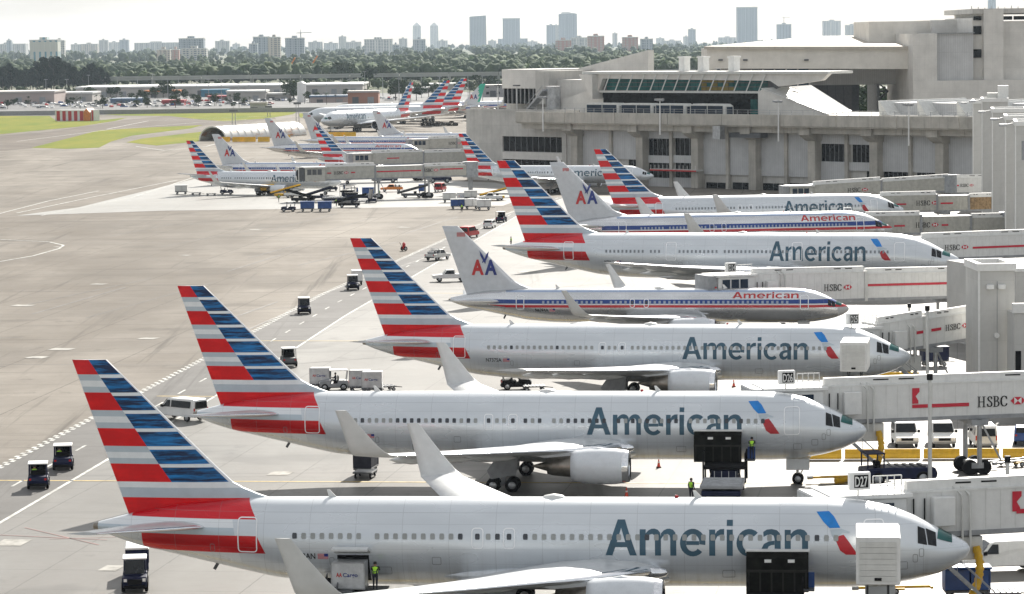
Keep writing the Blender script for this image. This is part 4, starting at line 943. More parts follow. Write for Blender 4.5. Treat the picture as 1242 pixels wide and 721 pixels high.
AC[10] = place_aircraft('737', 'old', (-36.5, 784.4), -15.5, 'polished airliner with AA fin right behind the small striped one at left')
AC[11] = place_aircraft('757', 'old', (-25, 896.3), -17.1, 'polished airliner with AA fin just left of the far striped fin')
AC[12] = place_aircraft('737', 'new', (-14.5, 835), -17, 'small striped tail airliner between the polished jets of the far gates')
AC[13] = place_aircraft('757', 'old', (-18.3, 959.1), -17.4, 'polished airliner with AA fin just right of the far striped fin')
AC[14] = place_aircraft('757', 'old', (2.0, 985), -17, 'polished airliner with its small AA fin in front of the left facing wide body')
AC[15] = place_aircraft('777', 'new', (-71.9, 1215.6), -121.8, 'wide body airliner facing left towards us, nearest of the far left facing group')
AC[16] = place_aircraft('777', 'new', (-84, 1290), -159.3, 'wide body airliner second in the far group facing left')
AC[17] = place_aircraft('777', 'new', (-78, 1345), -160, 'wide body airliner third in the far group facing left, fin behind the second')
AC[18] = place_aircraft('767', 'old', (-62, 1375), -160, 'far airliner facing left with AA on its grey fin beside a green fin')
AC[19] = place_aircraft('767', 'old', (-45, 1430), -163, 'farthest airliner with its AA fin above the terminal roof')
# ================================================================== jet bridges
def pen(path, a=.075, b=.022):
    """calligraphic stroke: wide across, thin up and down"""
    v = []; f = []
    for i, p in enumerate(path):
        q0 = path[max(0, i-1)]; q1 = path[min(len(path)-1, i+1)]; t = Vector((q1[0]-q0[0], q1[1]-q0[1])).normalized(); n_ = Vector((-t.y, t.x))
        h = math.sqrt((a*n_.x)**2+(b*n_.y)**2); v += [(p[0]+n_.x*h, p[1]+n_.y*h), (p[0]-n_.x*h, p[1]-n_.y*h)]
    for i in range(len(path)-1): f.append((2*i, 2*i+1, 2*i+3, 2*i+2))
    return v, f
def serif_hsbc():
    V = []; F = []
    def ad(v, f, dx=0.0): n_ = len(V); V.extend((x+dx, y) for x, y in v); F.extend(tuple(i+n_ for i in q) for q in f)
    def rect(x0, x1, y0, y1, dx): ad([(x0, y0), (x1, y0), (x1, y1), (x0, y1)], [(0, 1, 2, 3)], dx)
    for s in (.1, .56):
        rect(s, s+.13, 0, 1, 0); rect(s-.1, s+.23, 0, .045, 0); rect(s-.1, s+.23, .955, 1, 0)
    rect(.23, .56, .47, .53, 0)
    sp = [(.46, .76), (.42, .9), (.3, .97), (.17, .93), (.1, .8), (.13, .66), (.27, .54), (.41, .43), (.47, .28), (.43, .12), (.3, .03), (.16, .06), (.07, .16), (.05, .28)]
    ad(*pen(sp, .075, .03), .92); rect(.43, .47, .68, .98, .92); rect(.03, .07, .02, .32, .92)
    rect(.1, .23, 0, 1, 1.5); rect(0, .3, 0, .045, 1.5); rect(0, .3, .955, 1, 1.5)
    ad(*pen([(.2, .975), (.36, .97), (.47, .9), (.5, .76), (.45, .61), (.34, .54), (.2, .52)], .07, .025), 1.5)
    ad(*pen([(.2, .52), (.4, .51), (.53, .42), (.57, .27), (.51, .11), (.38, .03), (.2, .025)], .075, .025), 1.5)
    cp_ = [(.62, .72), (.56, .88), (.42, .97), (.26, .94), (.12, .78), (.08, .5), (.12, .22), (.26, .06), (.42, .03), (.56, .12), (.64, .28)]
    ad(*pen(cp_, .085, .03), 2.2); rect(.60, .64, .66, .98, 2.2)
    return V, F
HV, HF = serif_hsbc()
PANEL = mt('bridge_white_panel', (.72, .72, .70), .42, var=.05, streak=.25); CORR = mt('bridge_corrugated_panel', (.50, .49, .44), .55, var=.12, streak=.35)
PCLR = {'smooth': PANEL, 'corr': CORR}
def jet_bridge(P0, P1, z0, z1, label, style='smooth', secs=(.42, .58), hh=2.75, sign=None, texts=(), stripes=(), legs=(.5,), detail=True, cab=True, open_cab=False, rot=True, rust=0, zig=None, hose=False):
    P0, P1 = Vector(P0), Vector(P1); L_ = (P1-P0).length; ang = math.atan2(P1.y-P0.y, P1.x-P0.x)
    t = thing('jet_bridge', label, 'jet bridge', (P0.x, P0.y, 0), ang, 'passenger boarding bridges'); pm = PCLR[style]
    def lx(px):                                        # where along the bridge a picture column falls
        k = (px-621)/FOC; d = (P1-P0); q = (k*P0.y-P0.x)/(d.x-k*d.y); return q*L_
    zf = lambda x: z0+(z1-z0)*x/L_
    W2 = 1.55; x = 0.0; n_ = len(secs)
    if cab:
        c = thing('c', '', '') if False else None
        MB().prism([(-2.2, -2.0), (2.4, -2.0), (2.4, 2.0), (-2.2, 2.0)], 'z', z0-.35, z0+hh-.15).ob('cab', [pm], t, bev=.08)
        B(-2.5, 2.7, -2.25, 2.25, z0+hh-.15, z0+hh+.12).ob('cab_roof', [PANEL], t, bev=.04)
        for i in range(3): B(-1.7+i*1.15, -.75+i*1.15, -2.06, -1.99, z0+1.1, z0+hh-.45).ob('cab_window', [BLUEGLASS if not open_cab else DKGREY], t)
        hood = MB().prism([(-2.2, z0-.3), (-3.4, z0-.1), (-3.5, z0+hh+.1), (-2.2, z0+hh)], 'y', -1.85, 1.85); hood.ob('bellows_hood', [DKGREY if open_cab else GREY], t, bev=.1)
        if open_cab:
            B(-3.62, -3.5, -1.9, 1.9, z0-.2, z0+hh+.1).ob('hood_frame', [OFFW], t); B(-3.66, -3.62, -1.4, .2, z0, z0+2.2).ob('cab_door', [BLACK], t); B(-3.7, -3.62, .4, 1.5, z0+.8, z0+1.9).ob('cab_window', [BLUEGLASS], t)
        if detail:
            B(-2.0, 2.2, -1.7, 1.7, z0-.95, z0-.37).ob('cab_underframe', [GREY], t)
            for i in range(5): MB().tube((.2+i*.45, -2.1, z0+hh+.12), (.2+i*.45, -2.1, z0+hh+1.25), .035, n=6).ob('guard_rail_post', [WHITE], t)
            for zq in (.65, 1.25): MB().tube((.2, -2.1, z0+hh+zq), (2.0, -2.1, z0+hh+zq), .035, n=6).ob('guard_rail', [WHITE], t)
        if sign:
            B(-1.3, .05, -2.15, -1.75, z0+hh+.42, z0+hh+1.52).ob('gate_sign', [mt('sign_white', (.86, .86, .84), .4, var=.03)], t, bev=.05); sp_ = B(-1.0, -.12, -2.19, -2.15, z0+hh+.58, z0+hh+1.36).ob('sign_face', [BLK], t)
            v, f = word(sign, -.96, -.18, z0+hh+.66, z0+hh+1.28, .015); MB().add([(a, -2.21, b) for a, b in v], f).ob('sign_text', [WHITE], sp_); MB().tube((-.7, -1.95, z0+hh), (-.7, -1.95, z0+hh+.5), .07).ob('sign_post', [WHITE], t)
        x = 2.4
    for i, s in enumerate(secs):                       # telescoping tunnels
        a = x; b = x+(L_-2.4 if cab else L_)*s/sum(secs); hw = W2-.0-.18*(i if not cab or True else 0); h = hh-.28*i
        m_ = mt('rust_stained_panel', (.36, .24, .12)) if rust and i >= n_-rust else pm
        r0 = [(a, -hw, zf(a)), (a, hw, zf(a)), (a, hw, zf(a)+h), (a, -hw, zf(a)+h)]; r1 = [(b, -hw, zf(b)), (b, hw, zf(b)), (b, hw, zf(b)+h), (b, -hw, zf(b)+h)]
        MB().loft([r0, r1], 0, False).ob('tunnel', [m_], t); tn = t.children[-1] if False else None
        MB().loft([[(a-.05, -hw-.1, zf(a)-.28), (a-.05, hw+.1, zf(a)-.28), (a-.05, hw+.1, zf(a)+.02), (a-.05, -hw-.1, zf(a)+.02)], [(b, -hw-.1, zf(b)-.28), (b, hw+.1, zf(b)-.28), (b, hw+.1, zf(b)+.02), (b, -hw-.1, zf(b)+.02)]], 0, False).ob('floor_beam', [GREY], t)
        MB().loft([[(a-.1, -hw-.06, zf(a)+h), (a-.1, hw+.06, zf(a)+h), (a-.1, hw+.06, zf(a)+h+.12), (a-.1, -hw-.06, zf(a)+h+.12)], [(b, -hw-.06, zf(b)+h), (b, hw+.06, zf(b)+h), (b, hw+.06, zf(b)+h+.12), (b, -hw-.06, zf(b)+h+.12)]], 0, False).ob('tunnel_roof', [PANEL], t)
        if i == 0 or i == n_-1:                        # cable channel on the roof
            MB().bar((a+.2, -hw+.5, zf(a)+h+.42), (b-.2, -hw+.5, zf(b)+h+.42), .5, .6).ob('cable_channel', [WHITE], t)
            for q in (.2, .3, .72, .82): xx = a+(b-a)*q; B(xx, xx+min(1.3, (b-a)*.06), -hw+.22, -hw+.27, zf(xx)+h+.42, zf(xx)+h+.52).ob('channel_slot', [BLK], t)
        rb_ = MB(); stp = .95 if style == 'smooth' else .62
        for q in np.arange(a+.4, b-.2, stp): rb_.box(q, q+(.03 if style == 'smooth' else .2), -hw-(.012 if style == 'smooth' else .06), -hw, zf(q)+.06, zf(q)+h-.05)
        tag(rb_.ob('panel_ribs', [OFFW if style == 'smooth' else m_], t), kind='stuff')
        fr = MB().box(b-.25, b+.12, -hw-.15, hw+.15, zf(b)-.3, zf(b)+h+.16); fr.ob('tunnel_frame', [OFFW if style == 'smooth' else GREY], t); x = b
    def face(x): 
        hw = W2; xx = 2.4 if cab else 0.0
        for i, s in enumerate(secs):
            e = xx+(L_-2.4 if cab else L_)*s/sum(secs)
            if x <= e+.01 or i == n_-1: return -(W2-.18*i)-.075
            xx = e
    for px0, px1, fr_ in texts:                         # wordmark and hexagon
        a, b = lx(px0), lx(px1); wd = (b-a)*.62; zc = zf((a+b)/2)+hh*fr_; hgt = wd/2.85; y = face(a)
        MB().add([(a+u*wd/2.85, y, zc-hgt/2+q*hgt+(z1-z0)/L_*(u*wd/2.85-wd/2)) for u, q in HV], HF).ob('wordmark', [BLK], t)
        g0 = a+wd*1.12; g1 = b; gw_ = g1-g0; gh = gw_*.5; q0 = g0+gw_*.25; q1 = g1-gw_*.25; zc += (z1-z0)/L_*wd*.6
        pt = [(g0, zc), (q0, zc+gh/2), (q1, zc+gh/2), (g1, zc), (q1, zc-gh/2), (q0, zc-gh/2), ((g0+g1)/2, zc)]
        MB().add([(u, y, z) for u, z in pt], [(0, 1, 5)[::-1], (3, 4, 2)[::-1], (1, 2, 6)[::-1], (4, 5, 6)[::-1]]).ob('hexagon_logo', [HSB], t); MB().add([(u, y, z) for u, z in pt], [(1, 6, 5), (2, 4, 6)]).ob('hexagon_logo', [WHITE], t)
    for px0, px1, fr_ in stripes:
        a, b = lx(px0), lx(px1); y = face((a+b)/2)+.006; za, zb_ = zf(a)+hh*fr_, zf(b)+hh*fr_; MB().add([(a, y, za-.14), (b, y, zb_-.14), (b, y, zb_+.14), (a, y, za+.14)], [(0, 1, 2, 3)]).ob('red_stripe', [HSB], t)
    if zig:
        a = lx(zig); y = face(a)+.004; zc = zf(a)+hh*.42; MB().add([(a, y, zc), (a+.5, y, zc), (a+.5, y, zc+.25), (a+.28, y, zc+.6), (a+.6, y, zc+.95), (a+.6, y, zc+1.25), (a, y, zc+1.25)], [tuple(range(7))]).ob('red_stripe', [HSB], t)
    if detail and cab:
        B(4.0, 5.4, -2.25, -1.62, z0+.5, z0+2.3).ob('equipment_box', [PANEL], t, bev=.05)
        for q in (6.0, 6.5): MB().tube((q, -1.75, z0-.9), (q, -1.75, z0+hh-.2), .08).ob('conduit', [OFFW], t); MB().tube((q, -1.75, z0+hh-.2), (q-.5, -1.2, z0+hh+.35), .08).ob('conduit', [OFFW], t)
        for q in (2.9, 3.6): MB().tube((q, -1.7, z0+.9), (q, -1.7, z0+2.2), .05).ob('grab_handle', [BLK], t)
        B(3.6, 7.4, -1.5, 1.3, z0-1.75, z0-.3).ob('air_unit', [OFFW], t, bev=.06)
        for q in (2.6, 4.0): B(q, q+.9, -1.2, -.6, z0+hh+.12, z0+hh+.5).ob('roof_lamp', [WHITE], t, bev=.05)
        s0_ = Vector((3.0, -2.3, z0-.2)); s1_ = Vector((7.6, -2.7, .25)); sm = MB()
        for dy in (-.35, .35): sm.bar(s0_+Vector((0, dy, 0)), s1_+Vector((0, dy, 0)), .06, .2); sm.bar(s0_+Vector((0, dy, 1)), s1_+Vector((0, dy, 1)), .05, .05)
        for k in range(14): p = s0_+(s1_-s0_)*(k+.5)/14; sm.box(p.x-.14, p.x+.14, p.y-.33, p.y+.33, p.z-.02, p.z+.02)
        for k in range(5): p = s0_+(s1_-s0_)*k/4; sm.bar(p+Vector((0, -.35, 0)), p+Vector((0, -.35, 1)), .04, .04)
        sm.ob('service_stair', [STEEL], t)
    for q in legs:                                      # drive column with wheels
        xx = L_*q; zc = zf(xx); B(xx-.7, xx+.7, -2.2, 2.2, zc-.75, zc-.3).ob('cross_beam', [GREY], t)
        for s in (-1, 1): MB().tube((xx, s*1.95, .9), (xx, s*1.95, zc-.3), .2).ob('lift_column', [STEEL], t)
        B(xx-.5, xx+.5, -1.5, 1.5, .55, 1.0).ob('bogie_beam', [GREY], t)
        for s in (-1, 1):
            for dx in (-.55, .55): MB().tube((xx+dx, s*1.2-.25, .62), (xx+dx, s*1.2+.25, .62), .62, n=18).ob('wheel', [BLACK], t)
        MB().bar((xx+.2, -1.9, zc-.6), (xx+1.8, -1.9, 1.2), .1, .14).ob('brace', [STEEL], t)
    if rot:
        MB().loft([[(L_+1.6*math.cos(a_)*1.1, 1.8*math.sin(a_), z) for a_ in np.linspace(0, 2*math.pi, 25)[:-1]] for z in (z1-.5, z1+hh+.25)], 0, False).ob('rotunda', [mt('rotunda_ribbed_steel', (.34, .36, .38), .5, var=.2)], t)
        MB().tube((L_, 0, 0), (L_, 0, z1-.5), .5, n=16).ob('rotunda_column', [GREY], t)
    if hose:
        pts = [Vector((6.9, -1.7, z0-.9)), Vector((7.1, -1.85, z0-2.0)), Vector((6.9, -2.1, z0-3.0)), Vector((6.2, -2.5, .55)), Vector((4.6, -3.2, .3)), Vector((2.5, -3.8, .25))]
        hm = MB(); fine_ = []
        for a_, b_ in zip(pts, pts[1:]):
            for k in range(6): fine_.append(a_+(b_-a_)*k/6)
        for k, (a_, b_) in enumerate(zip(fine_, fine_[1:])): hm.tube(a_, b_, .27 if k % 2 else .23, n=10)
        hm.ob('air_hose', [YELLOW], t)
    return t
jet_bridge((21.2, 193.4), (56, 200), 4.75, 5.1, 'nearest white jet bridge with the gate D27 sign, behind the nearest airliner nose', secs=(.5, .5), hh=2.5, sign='D27', stripes=((1224, 1300, .42),), zig=1219, legs=(.60,), hose=True)
jet_bridge((21.9, 251.2), (64, 257.5), 4.75, 5.0, 'white jet bridge with the gate D26 sign and large HSBC wordmark', secs=(.52, .48), hh=2.65, sign='D26', texts=((1180, 1238, .40),), stripes=((1101, 1170, .34),), zig=1101, legs=(.355,), hose=True)
jet_bridge((32.7, 308.2), (47.2, 314.5), 4.1, 5.5, 'white jet bridge with the gate D25 sign, climbing to the short tower', secs=(.40, .60), sign='D25', texts=((1139, 1168, .48),), stripes=((1103, 1117, .5), (1122, 1134, .5)), legs=(.55,), rot=False)
jet_bridge((25.2, 368.6), (54, 380), 4.5, 3.95, 'long two section jet bridge behind the nearest polished metal airliner', secs=(.52, .48), hh=3.1, sign='D24', texts=((993, 1027, .45),), stripes=((1033, 1156, .5),), legs=(.93,))
jet_bridge((52.9, 430.6), (84, 439), 4.8, 5.0, 'white jet bridge behind the nose of the largest silver airliner', secs=(.55, .45), texts=((1142, 1171, .5),), stripes=((1176, 1260, .45),), legs=(.75,), detail=False)
jet_bridge((54.0, 508.0), (80.5, 512), 3.5, 3.4, 'corrugated jet bridge just behind the white one of the largest airliner', 'corr', secs=(.38, .34, .28), texts=((1109, 1137, .45),), stripes=((1083, 1096, .42), (1141, 1149, .42)), legs=(.62,), detail=False, sign='D22')
jet_bridge((62.8, 563.4), (86, 567), 3.9, 3.9, 'corrugated jet bridge with rusty end section, gate of the farthest right hand airliner', 'corr', secs=(.5, .28, .22), texts=((1110, 1137, .5),), stripes=((1085, 1098, .45), (1140, 1155, .45)), legs=(.6,), detail=False, rust=1, rot=False)
jet_bridge((55.5, 612), (85, 617), 3.6, 4.9, 'farthest of the right hand jet bridges, cream corrugated and sloping up', 'corr', secs=(.5, .5), texts=((1027, 1052, .45),), legs=(.5,), detail=False, sign=None)
jet_bridge((86, 622), (104, 625), 4.2, 4.2, 'short white bridge piece with HSBC wordmark below the leftmost stair tower', secs=(1,), texts=((1163, 1180, .5),), stripes=((1153, 1162, .5),), legs=(), detail=False, cab=False)
jet_bridge((-43.8, 705), (-9, 714), 4.7, 4.9, 'long corrugated jet bridge with an open empty cab at left of the terminal', 'corr', secs=(.34, .33, .33), texts=((405, 423, .5), (513, 532, .5)), stripes=((380, 391, .5), (397, 402, .5), (426, 431, .5), (457, 511, .5), (534, 562, .55)), legs=(.40, .72), detail=False, open_cab=True)
jet_bridge((-37.5, 796), (-9, 803), 4.4, 4.6, 'cream jet bridge directly behind the long one with the open cab', 'corr', secs=(.5, .5), stripes=((470, 485, .5),), legs=(.5,), detail=False)
jet_bridge((-26, 905), (-10, 909), 4.4, 4.5, 'farthest jet bridge, at the nose of the polished airliners left of the terminal', 'corr', secs=(.6, .4), texts=((545, 560, .5),), legs=(.5,), detail=False)
# ================================================================== people
def person_mesh(pose):
    """one continuous skinned body; x forward, feet at z = 0 (or seat height for the seated pose)"""
    V = {}; E_ = []
    if pose == 'stand':
        J = dict(pel=(0, 0, .95), waist=(0, 0, 1.1), chest=(.0, 0, 1.32), neck=(0, 0, 1.47), head=(.02, 0, 1.57), crown=(.01, 0, 1.72), **{s+k: v for s, q in (('l', 1), ('r', -1)) for k, v in dict(hip=(0, .1*q, .88), knee=(.03, .11*q, .49), ank=(-.01, .12*q, .09), toe=(.15, .13*q, .04), sh=(0, .19*q, 1.40), elb=(-.03, .25*q, 1.12), wri=(.10, .25*q, .89), palm=(.13, .245*q, .82)).items()})
    elif pose == 'reach':
        J = dict(pel=(0, 0, .95), waist=(.02, 0, 1.1), chest=(.05, 0, 1.31), neck=(.09, 0, 1.46), head=(.13, 0, 1.55), crown=(.13, 0, 1.70), **{s+k: v for s, q in (('l', 1), ('r', -1)) for k, v in dict(hip=(0, .1*q, .88), knee=(.05+.1*q, .11*q, .49), ank=(-.02+.16*q, .12*q, .09), toe=(.13+.16*q, .13*q, .04), sh=(.05, .19*q, 1.39), elb=(.25, .24*q, 1.2), wri=(.48, .2*q, 1.22), palm=(.55, .19*q, 1.23)).items()})
    else:
        J = dict(pel=(0, 0, .1), waist=(-.02, 0, .25), chest=(-.02, 0, .48), neck=(0, 0, .63), head=(.03, 0, .72), crown=(.02, 0, .87), **{s+k: v for s, q in (('l', 1), ('r', -1)) for k, v in dict(hip=(.05, .1*q, .09), knee=(.46, .13*q, .14), ank=(.5, .13*q, -.3), toe=(.65, .13*q, -.34), sh=(0, .19*q, .56), elb=(.18, .25*q, .33), wri=(.42, .18*q, .38), palm=(.49, .16*q, .40)).items()})
    rad = dict(pel=.155, waist=.14, chest=.165, neck=.062, head=.098, crown=.07, hip=.105, knee=.066, ank=.046, toe=.038, sh=.078, elb=.05, wri=.034, palm=.036, fin=.010)
    names = list(J); bm = bmesh.new(); ids = {}
    vs = [J[n] for n in names]; ids = {n: i for i, n in enumerate(names)}; rr = [rad[n.lstrip('lr') if n[0] in 'lr' and n[1:] in rad else n] for n in names]
    ed = [('pel', 'waist'), ('waist', 'chest'), ('chest', 'neck'), ('neck', 'head'), ('head', 'crown')]
    for s in 'lr': ed += [('pel', s+'hip'), (s+'hip', s+'knee'), (s+'knee', s+'ank'), (s+'ank', s+'toe'), ('chest', s+'sh'), (s+'sh', s+'elb'), (s+'elb', s+'wri'), (s+'wri', s+'palm')]
    ed = [(ids[a], ids[b]) for a, b in ed]
    for s, q in (('l', 1), ('r', -1)):
        w_, p = Vector(J[s+'wri']), Vector(J[s+'palm']); d = (p-w_).normalized(); sd = Vector((0, 1, 0)).cross(d).normalized()
        for k in range(5):
            o = (k-1.5)*.018; ln = (.065, .075, .07, .055)[k] if k < 4 else .05
            a = p+sd*o+d*.02 if k < 4 else w_+sd*.035+d*.03; b = a+d*ln*.55; c = a+d*ln+Vector((0, -q*.018, 0))
            i0 = len(vs); vs += [tuple(a), tuple(b), tuple(c)]; rr += [.010, .0095, .008]; ed += [(ids[s+'palm'] if k < 4 else ids[s+'wri'], i0), (i0, i0+1), (i0+1, i0+2)]
    me = bpy.data.meshes.new('body'); me.from_pydata(vs, ed, []); o = bpy.data.objects.new('tmp', me); COL.objects.link(o)
    md = o.modifiers.new('s', 'SKIN'); ss = o.modifiers.new('u', 'SUBSURF'); ss.levels = 1; ss.render_levels = 1
    for i, v in enumerate(me.skin_vertices[0].data): v.radius = (rr[i], rr[i]); v.use_root = (i == 0)
    dg = bpy.context.evaluated_depsgraph_get(); r = bpy.data.meshes.new_from_object(o.evaluated_get(dg)); bpy.data.objects.remove(o)
    for m in (NCLOTH, SKIN): r.materials.append(m)
    z_neck = J['neck'][2]
    for p in r.polygons:
        c = p.center; hand = min((c-Vector(J[s+'palm'])).length for s in 'lr') < .14
        p.material_index = 1 if c.z > z_neck-.01 or hand else 0; p.use_smooth = True
    bb = MB(); top = J['chest']; n_ = 14; rings = []               # vest over the torso, hair cap
    for k, rx in ((-.02, .15), (.25, .155), (.55, .175), (.85, .19), (1.0, .12)):
        q = Vector(J['waist'])*(1-k)+(Vector(J['neck'])+Vector((0, 0, -.03)))*k; rings.append([(q.x+rx*.82*math.cos(t), q.y+rx*1.16*math.sin(t), q.z-.06*(1-k)) for t in np.linspace(0, 2*math.pi, n_+1)[:-1]])
    vest = bb.loft(rings, 0).mesh('vest', [HIVIS])
    h = Vector(J['head']); hr = MB().loft([[(h.x-.012+r_*math.cos(t), r_*math.sin(t), h.z+z) for t in np.linspace(0, 2*math.pi, 13)[:-1]] for z, r_ in ((.02, .108), (.08, .112), (.13, .10), (.17, .07), (.185, .02))], 0).mesh('hair', [mt('dark_hair', (.012, .01, .009), .8)])
    fc = MB().tube((h.x+.09, 0, h.z-.005), (h.x+.125, 0, h.z-.02), .018, .012, n=6)
    for s in (-1, 1): fc.tube((h.x+.085, s*.035, h.z+.02), (h.x+.1, s*.035, h.z+.02), .012, n=6, m=1); fc.box(h.x-.02, h.x+.02, s*.1-.008, s*.1+.008, h.z-.03, h.z+.03)
    fc.box(h.x+.08, h.x+.1, -.025, .025, h.z-.062, h.z-.054, 1); face = fc.mesh('face', [SKIN, BLK])
    return r, vest, hr, face
PM = {k: person_mesh(k) for k in ('stand', 'reach', 'sit')}
def person(loc, rz, label, pose='stand', vest=True):
    b, v, h, f = PM[pose]; t = thing('person', label, 'person', loc, rz, 'ground crew'); bo = ob('body', b, t)
    if vest: ob('vest', v, t)
    ob('hair', h, bo); ob('face', f, bo); return t
# ================================================================== ground vehicles (x forward, wheels on z = 0)
_wm = {}
def wheel_me(r, wd):
    if (r, wd) not in _wm:
        pr = [(-.5, .12), (-.5, .55), (-.38, .6), (-.5, .75), (-.42, .95), (-.2, 1), (.2, 1), (.42, .95), (.5, .75), (.38, .6), (.5, .55), (.5, .12)]
        m_ = MB().loft([[(q*r*math.cos(t), a*wd, q*r*math.sin(t)) for t in np.linspace(0, 2*math.pi, 19)[:-1]] for a, q in pr], 0)
        for i in range(len(m_.f)):
            if i//18 in (0, 1, 9, 10) or i >= 18*11: m_.m[i] = 1
        _wm[(r, wd)] = m_.mesh('wheel', [BLACK, STEEL])
    return _wm[(r, wd)]
def wheels(t, xs, y, r, wd):
    for x in xs:
        for s in (-1, 1): ob('wheel', wheel_me(r, wd), t, (x, s*y, r))
def tug(loc, rz, label, body=NAVY, lit=True):
    t = thing('baggage_tug', label, 'tug', loc, rz, 'baggage tugs')
    MB().prism([(-1.45, .35), (1.45, .35), (1.5, .75), (1.35, 1.0), (.35, 1.08), (.3, .72), (-.35, .7), (-.4, 1.05), (-1.4, 1.0), (-1.5, .7)], 'y', -.78, .78).ob('body', [body], t, bev=.05)
    B(-1.55, 1.58, -.7, .7, .28, .5).ob('bumper', [BLACK], t, bev=.04); B(1.46, 1.53, -.45, .45, .55, .88).ob('grille', [BLK], t)
    for s in (-1, 1):
        ob('headlight', B(1.42, 1.53, s*.6-.1, s*.6+.1, .74, .92).mesh('headlight', [LAMPW]), t); B(-1.52, -1.46, s*.6-.09, s*.6+.09, .75, .9).ob('tail_lamp', [TAIL], t)
        for x in (.45, -1.25): MB().tube((x-(.12 if x > 0 else 0), s*.7, .95), (x-.15, s*.66, 2.0), .04, n=6).ob('post', [body], t)
    B(-1.4, .45, -.78, .78, 2.0, 2.09).ob('roof', [WHITE], t, bev=.03); B(-.38, .0, -.6, .6, .72, .95).ob('seat', [BLACK], t, bev=.04); B(-.5, -.38, -.6, .6, .85, 1.45).ob('seat', [BLACK], t, bev=.04)
    MB().add([(.42, -.64, 1.1), (.42, .64, 1.1), (.3, .62, 1.95), (.3, -.62, 1.95)], [(0, 1, 2, 3)]).ob('windscreen', [GLASS], t)
    MB().tube((.3, .3, .98), (.12, .3, 1.15), .025, n=6).ob('steering_column', [BLK], t)
    wheels(t, (-.95, .95), .74, .36, .24); return t
def driver(t, rz, label, vest=True):
    p = t.matrix_basis @ Vector((-.18, .3, .92)); return person(p, rz, label, 'sit', vest)
def cart(loc, rz, label, side_m=NAVY, roof_m=WHITE):
    t = thing('baggage_cart', label, 'cart', loc, rz, 'baggage carts'); B(-1.4, 1.4, -.75, .75, .5, .66).ob('bed', [DKGREY], t, bev=.03)
    for x in (-1.37, 1.37):
        for s in (-1, 1): B(x-.04, x+.04, s*.72-.04, s*.72+.04, .66, 2.0).ob('post', [side_m], t)
    B(-1.36, 1.36, .66, .72, .68, 1.95).ob('curtain', [side_m], t); B(-1.42, -1.37, -.7, .7, .68, 1.95).ob('end_wall', [side_m], t); B(1.37, 1.42, -.7, .7, .68, 1.95).ob('end_wall', [side_m], t)
    MB().prism([(-.8, 2.0), (.8, 2.0), (.72, 2.12), (-.72, 2.12)], 'x', -1.5, 1.5).ob('roof', [roof_m], t); B(-1.33, .1, -.735, -.7, .7, 1.93).ob('curtain', [side_m], t); B(.2, 1.3, -.735, -.7, .7, 1.93).ob('curtain', [side_m], t)
    MB().bar((1.4, 0, .5), (2.3, 0, .4), .08, .08).ob('tow_bar', [BLACK], t); wheels(t, (-.95, .95), .6, .24, .18); return t
ALU = mt('container_aluminium', (.55, .56, .57), .38, .5, var=.15, vs=2)
def uld(loc, rz, label, txt=True):
    t = thing('cargo_container', label, 'container', loc, rz, 'cargo containers')
    MB().prism([(-1.0, .05), (1.0, .05), (1.0, 1.6), (-1.0, 1.6), (-1.0, .6)], 'y', -.76, .76).ob('shell', [ALU], t, bev=.03); B(-1.03, 1.03, -.79, .79, 0, .07).ob('base', [STEEL], t)
    for x in (-1.0, 1.0): B(x-.03, x+.03, -.79, -.75, .07, 1.62).ob('edge_frame', [STEEL], t)
    B(-1.02, 1.02, -.79, -.75, 1.56, 1.63).ob('edge_frame', [STEEL], t)
    if txt:
        v, f = word('AA', -.72, -.35, .75, 1.0, .03); MB().add([(a, -.775, b) for a, b in v], f).ob('lettering', [OLDRED], t); v, f = word('Cargo', -.3, .6, .75, 1.0, .02); MB().add([(a, -.775, b) for a, b in v], f).ob('lettering', [OLDBLUE], t)
    return t
def dolly(loc, rz, label):
    t = thing('cargo_dolly', label, 'dolly', loc, rz, 'cargo dollies'); B(-1.1, 1.1, -.8, .8, .42, .54).ob('deck', [DKGREY], t, bev=.02)
    for i in range(6): MB().tube((-.9+i*.36, -.75, .55), (-.9+i*.36, .75, .55), .05, n=6).ob('roller', [STEEL], t)
    MB().bar((1.1, 0, .4), (1.9, 0, .3), .07, .07).ob('tow_bar', [BLACK], t); wheels(t, (-.8, .8), .62, .2, .16); return t
def loft_body(sta, m): 
    """vehicle shell: stations (x, half width low, half width high, z0, zbelt, ztop)"""
    return None
